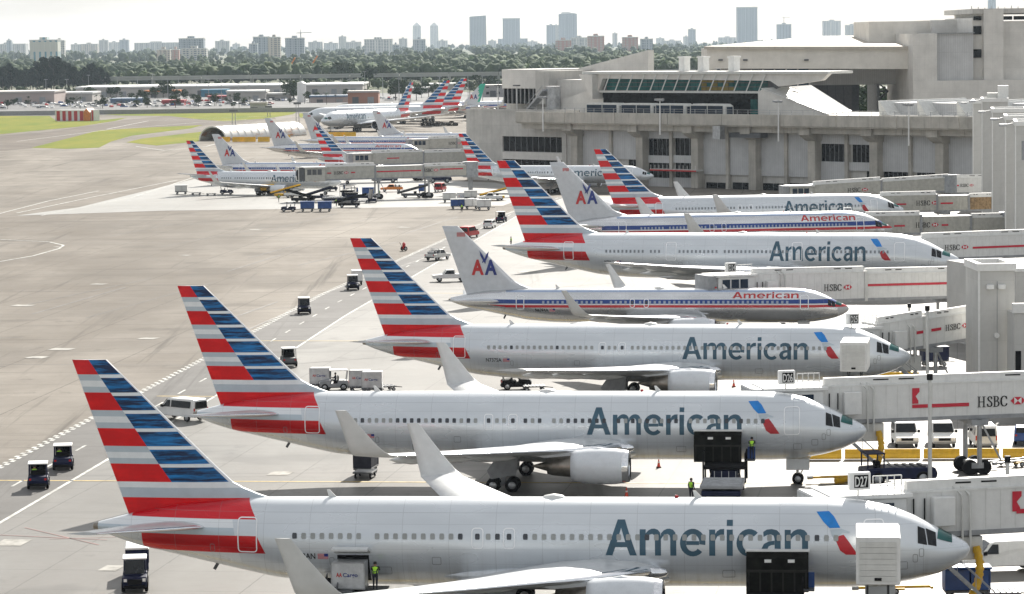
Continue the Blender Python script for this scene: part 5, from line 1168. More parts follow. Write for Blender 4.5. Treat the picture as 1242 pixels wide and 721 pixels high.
def van(loc, rz, label, col=WHITE, cat='van', box=False):
    t = thing('van', label, cat, loc, rz, 'service vans'); prof_ = [(-2.7, .45), (2.55, .45), (2.75, .6), (2.72, .95), (2.35, 1.12), (1.55, 1.28), (.85, 2.02), (.5, 2.1), (-2.6, 2.12), (-2.74, 1.9)]
    m_ = MB(); n_ = len(prof_); v = []
    for s in (-1, 1):
        for x, z in prof_: v.append((x, s*(.98-.14*max(0, (z-1.15))), z))
    m_.add(v, [(i, (i+1) % n_, n_+(i+1) % n_, n_+i) for i in range(n_)]+[tuple(range(n_))[::-1], tuple(range(n_, 2*n_))]); m_.ob('body', [col], t, bev=.07)
    MB().add([(1.58, -.86, 1.3), (1.58, .86, 1.3), (.93, .80, 1.98), (.93, -.80, 1.98)], [(0, 1, 2, 3)]).ob('windscreen', [GLASS], t); t.children and None
    ws = [c for c in t.children if c.name.startswith('windscreen')][0]; ws.location = (.03, 0, .02)
    MB().add([(-2.76, -.78, 1.25), (-2.76, .78, 1.25), (-2.73, .72, 1.9), (-2.73, -.72, 1.9)], [(0, 1, 2, 3)]).ob('rear_window', [GLASS], t, (-.05, 0, 0))
    for s in (-1, 1):
        for xs in (((1.2, .75), (.55, .7), (-.2, .7)), ): pass
        MB().add([(1.3, s*.975, 1.3), (.4, s*.975, 1.3), (.4, s*.872, 1.92), (.8, s*.872, 1.92)], [(0, 1, 2, 3)]).ob('side_window', [GLASS], t, (0, s*.012, 0))
        if not box: MB().add([(.25, s*.975, 1.3), (-2.3, s*.975, 1.3), (-2.3, s*.872, 1.92), (.25, s*.872, 1.92)], [(0, 1, 2, 3)]).ob('side_window', [GLASS], t, (0, s*.012, 0))
        B(2.66, 2.77, s*.72-.16, s*.72+.16, .78, .98).ob('headlight', [LAMPW], t); B(-2.78, -2.72, s*.86-.06, s*.86+.06, .9, 1.3).ob('tail_lamp', [TAIL], t); B(1.2, 1.45, s*1.0, s*1.22, 1.25, 1.5).ob('wing_mirror', [BLK], t, bev=.03)
    B(2.68, 2.8, -.9, .9, .45, .66).ob('bumper', [GREY], t, bev=.03); B(2.7, 2.76, -.5, .5, .72, .95).ob('grille', [BLK], t); B(-2.84, -2.7, -.9, .9, .45, .62).ob('bumper', [GREY], t, bev=.03)
    wheels(t, (-1.75, 1.7), .85, .36, .24); return t
def pickup(loc, rz, label, col=WHITE, load=None):
    t = thing('pickup_truck', label, 'pickup', loc, rz, 'pickup trucks'); prof_ = [(-2.6, .5), (2.55, .5), (2.62, .95), (1.1, 1.1), (.55, 1.72), (-.55, 1.75), (-.7, 1.12), (-2.6, 1.1)]
    m_ = MB(); n_ = len(prof_); v = [(x, s*(.92-.16*max(0, z-1.1)), z) for s in (-1, 1) for x, z in prof_]
    m_.add(v, [(i, (i+1) % n_, n_+(i+1) % n_, n_+i) for i in range(n_)]+[tuple(range(n_))[::-1], tuple(range(n_, 2*n_))]); m_.ob('body', [col], t, bev=.06)
    B(-2.5, -.8, -.78, .78, 1.02, 1.115).ob('load_bed', [DKGREY], t)
    MB().add([(1.06, -.8, 1.16), (1.06, .8, 1.16), (.6, .75, 1.68), (.6, -.75, 1.68)], [(0, 1, 2, 3)]).ob('windscreen', [GLASS], t, (.03, 0, .03)); MB().add([(-.7, -.75, 1.2), (-.7, .75, 1.2), (-.58, .72, 1.68), (-.58, -.72, 1.68)], [(0, 1, 2, 3)]).ob('rear_window', [GLASS], t, (-.03, 0, 0))
    for s in (-1, 1):
        MB().add([(.9, s*.915, 1.15), (-.55, s*.915, 1.15), (-.48, s*.83, 1.66), (.5, s*.83, 1.66)], [(0, 1, 2, 3)]).ob('side_window', [GLASS], t, (0, s*.012, 0)); B(2.55, 2.64, s*.7-.13, s*.7+.13, .72, .9).ob('headlight', [LAMPW], t); B(-2.64, -2.58, s*.8-.07, s*.8+.07, .8, 1.05).ob('tail_lamp', [TAIL], t)
    B(-2.7, -2.58, -.85, .85, .5, .66).ob('bumper', [BLACK], t); wheels(t, (-1.65, 1.6), .8, .36, .24)
    if load:
        for i in range(4): B(-2.4+i*.42, -2.05+i*.42, -.6, .5, 1.12, 1.5+.12*(i % 2)).ob('load', [DKGREY if i % 2 else load], t, bev=.04)
        MB().tube((-.9, -.7, 1.1), (-.9, -.7, 1.9), .04).tube((-.9, .7, 1.1), (-.9, .7, 1.9), .04).tube((-.9, -.7, 1.9), (-.9, .7, 1.9), .04).ob('rack', [STEEL], t)
    return t
def suv(loc, rz, label, col=WHITE, group='service cars'):
    t = thing('car', label, 'car', loc, rz, group); prof_ = [(-2.3, .4), (2.25, .4), (2.32, .8), (1.2, .98), (.6, 1.5), (-1.6, 1.55), (-2.2, 1.05)]; n_ = len(prof_)
    v = [(x, s*(.9-.2*max(0, z-1.0)), z) for s in (-1, 1) for x, z in prof_]; MB().add(v, [(i, (i+1) % n_, n_+(i+1) % n_, n_+i) for i in range(n_)]+[tuple(range(n_))[::-1], tuple(range(n_, 2*n_))]).ob('body', [col], t, bev=.08)
    MB().add([(1.17, -.75, 1.03), (1.17, .75, 1.03), (.66, .7, 1.46), (.66, -.7, 1.46)], [(0, 1, 2, 3)]).ob('windscreen', [GLASS], t, (.04, 0, .03)); MB().add([(-2.14, -.72, 1.1), (-2.14, .72, 1.1), (-1.68, .68, 1.5), (-1.68, -.68, 1.5)], [(0, 1, 2, 3)]).ob('rear_window', [GLASS], t, (-.03, 0, .02))
    for s in (-1, 1): MB().add([(1.0, s*.9, 1.03), (-1.9, s*.9, 1.06), (-1.55, s*.81, 1.46), (.55, s*.81, 1.46)], [(0, 1, 2, 3)]).ob('side_window', [GLASS], t, (0, s*.012, 0)); B(-2.33, -2.2, s*.7-.1, s*.7+.1, .85, 1.0).ob('tail_lamp', [TAIL], t)
    wheels(t, (-1.4, 1.4), .78, .33, .22); return t
def scissor(mb, x0, x1, y, z0, z1):
    mb.bar((x0, y, z0), (x1, y, z1), .12, .16); mb.bar((x0, y, z1), (x1, y, z0), .12, .16)
def catering_truck(loc, rz, label, zbox=3.6, nudge=0):
    t = thing('catering_truck', label, 'truck', loc, rz, 'catering trucks'); B(-3.6, 3.6, -.5, .5, .75, 1.05).ob('chassis', [BLACK], t)
    MB().prism([(2.0, .6), (3.75, .6), (3.8, 1.35), (3.35, 2.1), (2.0, 2.15)], 'y', -1.1, 1.1).ob('cab', [WHITE], t, bev=.07); MB().add([(3.78, -.95, 1.42), (3.78, .95, 1.42), (3.4, .9, 2.02), (3.4, -.9, 2.02)], [(0, 1, 2, 3)]).ob('windscreen', [GLASS], t, (.03, 0, .02))
    sc = MB(); [scissor(sc, -2.4, 1.4, y, 1.05, zbox-.1) for y in (-.6, .6)]; sc.ob('scissor_lift', [DKGREY], t)
    B(-3.5, 1.8, -1.25, 1.25, zbox, zbox+2.75).ob('box', [WHITE], t, bev=.05); bx = [c for c in t.children if c.name.startswith('box')][0]
    for s, xr in ((-3.52, 'rear'),):
        for i in range(7): B(s-.03, s, -1.05, 1.05, zbox+.2+i*.33, zbox+.5+i*.33).ob('shutter_slat', [OFFW], bx)
        B(s-.06, s-.02, -.2, .2, zbox+.25, zbox+.42).ob('handle', [BLK], bx)
    for i in range(5): B(-3.3+i*1.0, -2.36+i*1.0, -1.275, -1.25, zbox+.08, zbox+2.67).ob('side_panel', [WHITE], bx)
    B(1.8, 3.7, -1.1, 1.1, zbox-.02, zbox+.1).ob('platform', [STEEL], t)
    for i in range(4):
        for s in (-1, 1): MB().tube((1.9+i*.55, s*1.05, zbox+.1), (1.9+i*.55, s*1.05, zbox+1.1), .03, n=6).ob('rail_post', [STEEL], t)
    wheels(t, (-2.3, 2.7), .95, .45, .3); return t
def cargo_loader(loc, rz, label):
    """front of the loader (x forward) meets the aircraft; both platforms, scissors, guide rails"""
    t = thing('cargo_loader', label, 'loader', loc, rz, 'cargo loaders'); B(-4.2, 3.4, -1.5, 1.5, .45, .85).ob('chassis', [NAVY], t, bev=.05)
    B(.6, 3.4, -1.6, 1.6, 1.85, 2.1).ob('bridge_platform', [BLACK], t, bev=.03); B(-4.2, .5, -1.6, 1.6, 1.0, 1.25).ob('main_platform', [GREY], t, bev=.03)
    sc = MB(); [scissor(sc, .8, 3.2, y, .85, 1.85) for y in (-1.1, 1.1)]; sc.ob('scissor_lift', [NAVY], t); B(.9, 3.1, -1.0, 1.0, .85, 1.75).ob('engine_cover', [NAVY], t, bev=.06)
    for i in range(4): B(.84, .9, -.9+i*.55, -.86+i*.55, .9, 1.7).ob('guard_bar', [WHITE], t)
    for s in (-1, 1):
        for x in (.7, 3.3): MB().tube((x, s*1.62, .8), (x, s*1.62, 3.1), .07, n=6).ob('mast', [BLACK], t)
        MB().tube((.7, s*1.62, 3.1), (3.3, s*1.62, 3.1), .05, n=6).ob('hand_rail', [BLACK], t)
    for i in range(9): MB().tube((-4.0+i*.5, -1.45, 1.27), (-4.0+i*.5, 1.45, 1.27), .06, n=6).ob('roller', [STEEL], t)
    B(2.2, 3.2, -2.3, -1.65, 2.3, 2.4).ob('operator_step', [DKGREY], t); B(3.0, 3.2, -2.3, -1.7, 2.4, 3.3).ob('control_panel', [BLUE], t)
    wheels(t, (-3.3, 2.6), 1.3, .42, .3); return t
def belt_loader(loc, rz, label, col=NAVY):
    t = thing('belt_loader', label, 'belt loader', loc, rz, 'belt loaders'); B(-2.4, 2.2, -.9, .9, .4, .95).ob('chassis', [col], t, bev=.06)
    MB().bar((-3.3, .35, .9), (3.6, .35, 2.6), .8, .22).ob('conveyor', [BLACK], t); MB().bar((-3.3, .78, 1.15), (3.6, .78, 2.85), .05, .3).ob('side_rail', [col], t); MB().bar((-3.3, -.08, 1.15), (3.6, -.08, 2.85), .05, .3).ob('side_rail', [col], t)
    B(.3, .9, -.85, -.3, .95, 1.4).ob('seat', [BLACK], t); wheels(t, (-1.6, 1.5), .8, .36, .22); return t
def tractor(loc, rz, label, col=NAVY):
    t = thing('aircraft_tractor', label, 'tractor', loc, rz, 'aircraft tractors'); MB().prism([(-2.9, .5), (2.9, .5), (3.0, .9), (2.8, 1.35), (-.9, 1.45), (-2.85, 1.35)], 'y', -1.15, 1.15).ob('body', [col], t, bev=.08)
    for x in (-2.6, -1.3):
        for s in (-1, 1): MB().tube((x, s*1.0, 1.4), (x, s*1.0, 2.5), .06, n=6).ob('post', [col], t)
    B(-2.75, -1.2, -1.1, 1.1, 2.5, 2.6).ob('cab_roof', [col], t, bev=.04); B(-1.9, -1.5, -.6, .2, 1.4, 1.9).ob('seat', [BLACK], t)
    for i in range(5): B(-.6+i*.6, -.3+i*.6, -.9, .9, 1.4, 1.5).ob('hood_vent', [DKGREY], t)
    wheels(t, (-1.8, 1.8), 1.05, .55, .4); return t
def tow_bar(loc, rz, label):
    t = thing('tow_bar', label, 'tow bar', loc, rz, 'tow bars'); MB().tube((-2.3, 0, .45), (2.3, 0, .45), .09).ob('tube', [YELLOW], t); MB().bar((2.3, -.5, .45), (2.3, .5, .45), .15, .15).ob('head', [YELLOW], t); MB().tube((-2.3, 0, .45), (-2.7, 0, .45), .15).ob('eye', [STEEL], t); B(-.5, .6, -.35, .35, .3, .42).ob('axle_frame', [YELLOW], t); wheels(t, (0,), .4, .22, .12); return t
CONEM = MB().loft([[(r*math.cos(t), r*math.sin(t), z) for t in np.linspace(0, 2*math.pi, 13)[:-1]] for z, r in ((.04, .15), (.3, .10), (.45, .075), (.75, .03))], 0).mesh('cone_body', [mt('cone_orange', (.75, .06, .02), .5)])
CONEB = B(-.2, .2, -.2, .2, 0, .05).mesh('cone_base', [BLACK]); CONER = MB().loft([[(r*math.cos(t), r*math.sin(t), z) for t in np.linspace(0, 2*math.pi, 13)[:-1]] for z, r in ((.38, .095), (.5, .075))], 0, True, False).mesh('cone_band', [WHITE])
def cone(loc, label): t = thing('traffic_cone', label, 'cone', loc, 0, 'traffic cones'); ob('cone_body', CONEM, t); ob('cone_base', CONEB, t); ob('cone_band', CONER, t); return t
JBM = MB().prism([(-.3, .06), (.3, .06), (.3, .22), (.12, .45), (.09, .86), (-.09, .86), (-.12, .45), (-.3, .22)], 'x', -1.48, 1.48).mesh('barrier_block', [YELLOW], .02)
def barrier(loc, rz, label, m=None, group='yellow jersey barriers'):
    t = tag(ob('jersey_barrier', JBM, None, loc, (0, 0, rz)), label, 'barrier', group); return t
GZ = .06
def g(px, py): p = G(px, py); return (p.x, p.y, GZ)
TAILWARD = R(-90-6)
t = tug(g(47, 592), R(96), 'navy tug at the lower left, the lower of the two on the road'); driver(t, R(96), 'driver in bright vest on the lower left tug')
t = tug(g(77, 569), R(96), 'navy tug at the lower left, the upper of the two on the road'); driver(t, R(96), 'driver in bright vest on the upper left tug')
t = tug(g(164, 716), R(-84), 'navy tug with headlights on, coming towards us under the nearest tailplane'); driver(t, R(-84), 'driver in bright vest on the tug under the nearest tailplane'); cart(g(167, 700), R(-84), 'white topped cart towed behind the tug under the nearest tailplane', NAVY)
van(g(219, 510), R(140), 'white van with dark rear glass beside the second striped fin', WHITE)
t = tug(g(405, 474), R(186), 'tug with its white clad driver among the containers near the third airliner tail', GREY); driver(t, R(186), 'driver on the tug among the containers', False)
for i, (px, py) in enumerate(((389, 473), (437, 476), (452, 478))):
    q = g(px, py); dolly(q, R(186), ['left', 'middle', 'right'][i]+' dolly of the container train near the third airliner tail'); uld((q[0], q[1], q[2]+.6), R(-4), ['left', 'middle', 'right'][i]+' aluminium container on the dollies near the third airliner tail')
dolly(g(466, 475), R(20), 'empty dark dolly at the end of the container train')
t = tug(g(350, 445), R(100), 'tug half hidden behind the second striped fin', DKGREY)
t = tug(g(369, 381), R(-84), 'navy tug driving towards us alone on the service road'); driver(t, R(-84), 'driver on the tug alone on the service road', False)
t = tug(g(428, 352), R(-84), 'navy tug on the road just left of the third striped fin'); cart(g(433, 346), R(-84), 'white cart towed by the tug left of the third striped fin', WHITE)
pickup(g(531, 316), R(60), 'pale pickup loaded with equipment left of the AA fin', OFFW, STEEL); pickup(g(546, 342), R(186), 'white pickup half hidden behind the nearest grey AA fin', WHITE)
van(g(569, 289), R(70), 'small red van behind the top of the grey AA fin', RED); suv(g(594, 277), R(80), 'white car driving away on the service road'); tug(g(608, 270), R(75), 'navy tug ahead of the white car on the service road')
cart(g(555, 254), R(5), 'blue baggage cart left of the white one before the terminal', BLUE); cart(g(572, 254), R(5), 'first white baggage cart before the terminal', WHITE); cart(g(587, 255), R(5), 'second white baggage cart before the terminal', WHITE)
for px, py, m, l in ((490, 305, RED, 'red fire extinguisher cart alone on the open apron'),):
    t = thing('extinguisher_cart', l, 'extinguisher', g(px, py), R(40)); MB().tube((0, 0, .35), (0, 0, 1.25), .28).ob('tank', [RED], t); MB().tube((0, 0, 1.25), (0, 0, 1.45), .28, .08).ob('tank_neck', [RED], t); MB().bar((-.3, 0, .5), (-.9, 0, 1.5), .05, .05).ob('handle', [BLACK], t); wheels(t, (0,), .45, .38, .12); B(-.35, .35, -.35, .35, .28, .36).ob('base', [BLACK], t)
# left hand gates
cart(g(220, 236), R(0), 'white cart at far left behind the small striped tail', OFFW); dolly(g(238, 237), R(0), 'dark dolly right of the far left white cart'); dolly(g(256, 238), R(0), 'dark dolly left of the lone tug by the small airliner'); tug(g(275, 236), R(0), 'dark tug under the tail of the small striped airliner')
tug(g(350, 257), R(180), 'navy tug leading two blue carts at the left gates'); cart(g(373, 257), R(180), 'left blue baggage cart behind the tug at the left gates', BLUE, BLUE); cart(g(394, 257), R(180), 'right blue baggage cart behind the tug at the left gates', BLUE, BLUE)
t = thing('fuel_truck', 'yellow hydrant fuel truck under the wing of the small striped airliner', 'truck', g(329, 237), R(5)); B(-2.6, 2.4, -1, 1, .6, 1.0).ob('chassis', [BLACK], t); B(-2.5, .8, -1.05, 1.05, 1.0, 2.5).ob('tank_body', [YELLOW], t, bev=.25); MB().prism([(1.0, .7), (2.6, .7), (2.6, 1.4), (2.2, 2.2), (1.0, 2.25)], 'y', -1, 1).ob('cab', [YELLOW], t, bev=.08); B(2.2, 2.45, -.85, .85, 1.45, 2.0).ob('windscreen', [GLASS], t); wheels(t, (-1.7, 1.7), .85, .45, .28)
pickup(g(358, 240), R(5), 'white service pickup with yellow gear right of the yellow fuel truck', WHITE, YELLOW); belt_loader(g(346, 240), R(15), 'yellow brown belt loader right of the yellow fuel truck', YELLOW)
cargo_loader(g(415, 246), R(10), 'dark cargo loader standing below the long left jet bridge'); cargo_loader(g(432, 243), R(170), 'navy cargo loader right of the one below the long left jet bridge'); cart(g(447, 239), R(0), 'blue cart right of the loaders below the long jet bridge', BLUE, BLUE)
dolly(g(440, 247), R(0), 'flat dark dolly in front of the loaders at the left gates'); belt_loader(g(400, 232), R(120), 'dark belt loader under the cab of the long jet bridge'); tractor(g(468, 222), R(0), 'navy tractor behind the leg of the long jet bridge'); person(g(482, 222), R(180), 'worker in bright vest behind the long left jet bridge')
pickup(g(475, 233), R(180), 'white and orange pickup behind the leg of the long jet bridge', ORANGE, WHITE); cart(g(512, 235), R(90), 'teal blue cart below the right end of the long jet bridge', BLUE, BLUE); van(g(534, 233), R(80), 'dark red box van below the right end of the long jet bridge', RED); tractor(g(533, 222), R(10), 'navy tractor at the wing of the airliner by the terminal')
cart(g(545, 246), R(0), 'white cart at the tail of the airliner by the terminal', OFFW); uld(g(560, 243), R(0), 'aluminium container right of the white cart by the terminal'); cart(g(571, 243), R(0), 'pale cart right of the container by the terminal', OFFW)
belt_loader(g(600, 243), R(0), 'yellow belt loader beside the tail of the airliner by the terminal', YELLOW); pickup(g(595, 244), R(180), 'white pickup at the yellow belt loader by the terminal', WHITE)
for i, (px, py, q) in enumerate(((386, 243, 30), (424, 252, 0), (452, 246, 90), (500, 240, 10), (366, 246, 160))): belt_loader(g(px, py), R(q), ['dark belt loader at the nose gear of the small left airliner', 'dark belt loader in front of the two cargo loaders', 'dark belt loader right of the blue cart below the jet bridge', 'dark belt loader under the right half of the long jet bridge', 'dark belt loader right of the white service pickup'][i], [NAVY, BLACK, NAVY, DKGREY, BLACK][i])
for i, (px, py) in enumerate(((338, 246), (408, 251), (460, 240), (560, 258), (620, 300))): person(g(px, py), R(40*i), ['worker in vest by the belt loader under the small left airliner', 'worker in vest beside the blue carts at the left gates', 'worker in vest right of the loaders below the long bridge', 'worker in vest beside the baggage carts before the terminal', 'worker in vest on the stand by the largest airliner tail', 'worker in vest right of the cargo loader of the second airliner'][i])
# nearest stands
uldp = AC[1].matrix_basis @ Vector((-38.2, -3.4, 0))
def at(n, x, y, z=GZ): p = Matrix.Translation(AC[n].location) @ Matrix.Rotation(AC[n].rotation_euler.z, 4, 'Z') @ Vector((x, y, z)); return tuple(p)
def az(n, a): return AC[n].rotation_euler.z+R(a)
cargo_loader(at(2, -10.9, -6.2), az(2, 90), 'black cargo loader at the open front hold of the second nearest airliner'); person(at(2, -13.2, -9.6), az(2, 60), 'worker in bright vest on the ground left of the cargo loader'); person(at(2, -8.85, -3.6, 2.46), az(2, 90), 'worker in vest on the step of the loader beside the second airliner', 'reach')
cargo_loader(at(1, -11.6, -6.3), az(1, 90), 'cargo loader below the open front hold of the nearest airliner'); catering_truck(at(1, -5.6, -7.2), az(1, 90), 'white catering truck raised to the front door of the nearest airliner', 3.85); catering_truck(at(3, -4.9, -7.2), az(3, 90), 'white catering truck raised to the front door of the third nearest airliner', 3.85)
def hold(n, x, wd, z0, z1, lab_n, dark=True):          # an open cargo hold with its door swung up
    d = DIM['767']; p = AC[n]
    f = [c for c in p.children if c.name.startswith('fuselage')][0]
    v = []; nz_ = 7
    for i in range(nz_):
        z = z0+(z1-z0)*i/(nz_-1); a = side(d, x-wd/2, z, .035); b = side(d, x+wd/2, z, .035); v += [a, b]
    MB().add(v, [(2*i, 2*i+1, 2*i+3, 2*i+2) for i in range(nz_-1)]).ob('cargo_opening', [BLK], f)
    hp = side(d, x, z1, 0); mb = MB(); r0 = []; r1 = []
    dr = []
    for i in range(7):
        q = i/6; a = R(18+50*q); dr.append((hp.y-.05-1.25*q*(z1-z0)/1.9, hp.z+.42*math.sin(q*math.pi*.55)*1.0+.10*q))
    ou = [(y, z+.12) for y, z in dr]; mb.prism(dr+ou[::-1], 'x', x-wd/2, x+wd/2); o = mb.ob('cargo_door', [mt('door_liner', (.12, .12, .10), .7, var=.4)], f)
    return o
LINER = mt('door_inner_frame', (.010, .010, .008), .9, var=.5, vs=2, spec=.08)
def hanging_door(n, x, wd, z0, z1):                     # large door standing open outward, its ribbed inner face towards us
    d = DIM['767']; f = [c for c in AC[n].children if c.name.startswith('fuselage')][0]
    hp = side(d, x, z1, 0); y0 = hp.y-.5; dr = MB().prism([(y0-.05, z1+.15), (y0-.55, z1-.2), (y0-.78, z1-.9), (y0-.80, z0+.1), (y0-.62, z0+.1), (y0-.6, z1-.8), (y0-.4, z1-.25), (y0+.25, z1+.02)], 'x', x-wd/2, x+wd/2)
    o = dr.ob('cargo_door', [LINER], f)
    for i in range(6): xx = x-wd/2+.15+i*(wd-.3)/5; B(xx-.05, xx+.05, y0-.9, y0-.78, z0+.15, z1-.85).ob('door_rib', [mt('rib_grey', (.03, .029, .025), .8, spec=.1)], o)
    B(x-wd/2, x+wd/2, y0-.92, y0-.79, z1-1.0, z1-.86).ob('door_rib', [mt('rib_grey', (.03, .029, .025), .8, spec=.1)], o)
    for q in (-.3, .45): B(x+q*wd/2-.2, x+q*wd/2+.2, y0-.84, y0-.6, z1-.42, z1-.26).ob('door_lamp', [LAMPW], o)
    B(x-wd/2-.05, x+wd/2+.05, y0-.1, hp.y+.2, z1+.05, z1+.2).ob('door_sill', [WHITE], o)
for n_ in (1, 2): hold(n_, -9.75, 3.5, 2.55, 4.4, '') if False else None
def opening(n, x, wd, z0, z1):
    d = DIM['767']; f = [c for c in AC[n].children if c.name.startswith('fuselage')][0]; v = []
    for i in range(7): z = z0+(z1-z0)*i/6; v += [side(d, x-wd/2, z, .035), side(d, x+wd/2, z, .035)]
    MB().add(v, [(2*i, 2*i+1, 2*i+3, 2*i+2) for i in range(6)]).ob('cargo_opening', [BLK], f)
for n_ in (1, 2): opening(n_, -11.5, 3.4, 2.4, 4.3); hanging_door(n_, -11.5, 3.7, 2.15, 4.45)
opening(1, -37.2, 1.95, 2.45, 4.15); f = [c for c in AC[1].children if c.name.startswith('fuselage')][0]
hp = side(DIM['767'], -37.2, 4.2, 0); MB().prism([(hp.y+.1, 4.2), (hp.y-.9, 4.62), (hp.y-1.5, 4.6), (hp.y-1.5, 4.72), (hp.y-.85, 4.78), (hp.y+.1, 4.36)], 'x', -38.3, -36.1).ob('cargo_door', [WLET], f)
uld(at(1, -37.3, -3.2, 2.3), az(1, 0), 'AA Cargo container at the open rear hold of the nearest airliner'); belt_loader(at(1, -38.0, -6.2), az(1, 90), 'loader below the rear hold of the nearest airliner', DKGREY); person(at(1, -35.7, -3.6, 2.2), az(1, 90), 'worker in bright vest beside the container at the rear hold', 'reach'); B(-1.2, 1.2, -1.0, 1.0, 2.05, 2.2).ob('lift_platform', [DKGREY], bpy.data.objects[[o.name for o in COL.objects if o.name.startswith('belt_loader') and o.get('label', '').startswith('loader below')][0]], (2.8, 0, 0)); 
bl = [o for o in COL.objects if o.get('label', '').startswith('loader below')][0]; B(1.9, 4.4, -2.9, 1.2, 2.0, 2.1).ob('lift_platform', [DKGREY], bl)
dolly(g(443, 580), R(80), 'black dolly behind the near winglet of the second nearest airliner'); t = cart(g(444, 576), R(80), 'black cart on the stand behind the near winglet of the second airliner', NCLOTH, BLACK)
dolly(g(648, 475), R(5), 'dark flat dolly seen over the fuselage of the second nearest airliner'); tug(g(626, 473), R(5), 'dark tug half hidden over the fuselage top of the second nearest airliner', BLACK)
for px, py, l in ((799, 568, 'orange cone right of the engine of the second nearest airliner'), (760, 604, 'orange cone on the shadow above the nearest fuselage'), (890, 470, 'orange cone right of the engine of the third nearest airliner')): cone(g(px, py), l)
tractor(g(1088, 588), R(8), 'navy aircraft tractor behind the gate D27 sign'); tow_bar(g(1020, 586), R(8), 'yellow tow bar between the nose wheel and the navy tractor')
for i, (px, py) in enumerate(((1097, 541), (1142, 541), (1192, 543))): van((*G(px, py).xy, GZ), R(-92 if i < 2 else 88), ['white van with black bumper left of the others behind the yellow barriers', 'middle white van behind the yellow barriers, facing us', 'right white van behind the yellow barriers, its rear glass towards us'][i], WHITE)
suv(g(1243, 538), R(80), 'blue car at the right edge behind the yellow barriers', BLUE)
p0 = G(975, 558.5); p1 = G(1262, 557); nb_ = int((p1-p0).length/3.0)
for i in range(nb_): p = p0+(p1-p0)*(i+.5)/nb_; barrier((p.x, p.y, GZ), math.atan2(p1.y-p0.y, p1.x-p0.x), ['leftmost', 'second', 'third', 'fourth', 'fifth', 'sixth', 'seventh', 'eighth', 'ninth'][i]+' yellow jersey barrier in the row below the gate D26 bridge')
van(g(1214, 694), R(186), 'white van under the gate D27 bridge at the lower right', WHITE, box=True)
cart(g(1133, 445), R(10), 'blue cart beside the tall pole at the gate D25 bridge', NAVY, NAVY); tractor(g(1078, 468), R(5), 'yellow tractor under the nose of the third nearest airliner', YELLOW)
cart(g(1172, 728), R(0), 'blue bin cart at the bottom right below the nearest nose', BLUE, BLUE); tow_bar(g(1085, 722), R(3), 'long yellow bar on the ground below the nearest nose'); dolly(g(1215, 728), R(0), 'blue trailer at the bottom right corner')
for i, (px, py) in enumerate(((1218, 566), (1236, 567))): t = tow_bar(g(px, py), R(30), ['left', 'right'][i]+' tow bar parked in front of the yellow barriers'); setmat(t, 'tube', STEEL)
def pole(px, py, top, label, Y=None):
    p = G(px, py); z = GY(px, top, p.y).z; t = thing('pole', label, 'pole', (p.x, p.y, GZ), 0, 'apron poles'); MB().tube((0, 0, 0), (0, 0, z), .17, .15).ob('shaft', [OFFW], t); MB().tube((0, 0, z), (0, 0, z+.5), .24, n=12).ob('lamp_head', [BLK], t); B(-.4, .4, -.4, .4, 0, .35).ob('footing', [CONCD], t)
pole(1125, 486, 378, 'white pole rising in front of the gate D25 bridge'); pole(1128, 590, 462, 'white pole in front of the gate D26 bridge'); pole(1103, 400, 374, 'short white pole behind the gate D25 bridge'); pole(1222, 600, 562, 'white post with black cap right of the yellow barriers'); pole(968, 335, 328, 'small white post behind the largest airliner')
for i, (px, py) in enumerate(((272, 173), (289, 173), (303, 173), (320, 173), (345, 171), (405, 167), (414, 167), (425, 167))):
    p = G(px, py); o = barrier((p.x, p.y, GZ), R(5), ['leftmost', 'second', 'third', 'fourth', 'fifth', 'sixth', 'seventh', 'rightmost'][i]+' yellow barrier in the far row beside the white arched tunnel', group='far yellow barriers'); o.scale = (1.4, 1.2, 2.2)
_o1 = ['first', 'second', 'third', 'fourth', 'fifth', 'sixth', 'seventh', 'eighth', 'ninth']
ORD = _o1+['tenth', 'eleventh', 'twelfth', 'thirteenth', 'fourteenth', 'fifteenth', 'sixteenth', 'seventeenth', 'eighteenth', 'nineteenth']
for _t, _u in (('twentieth', 'twenty'), ('thirtieth', 'thirty'), ('fortieth', 'forty'), ('fiftieth', 'fifty')): ORD += [_t]+[_u+' '+q for q in _o1]
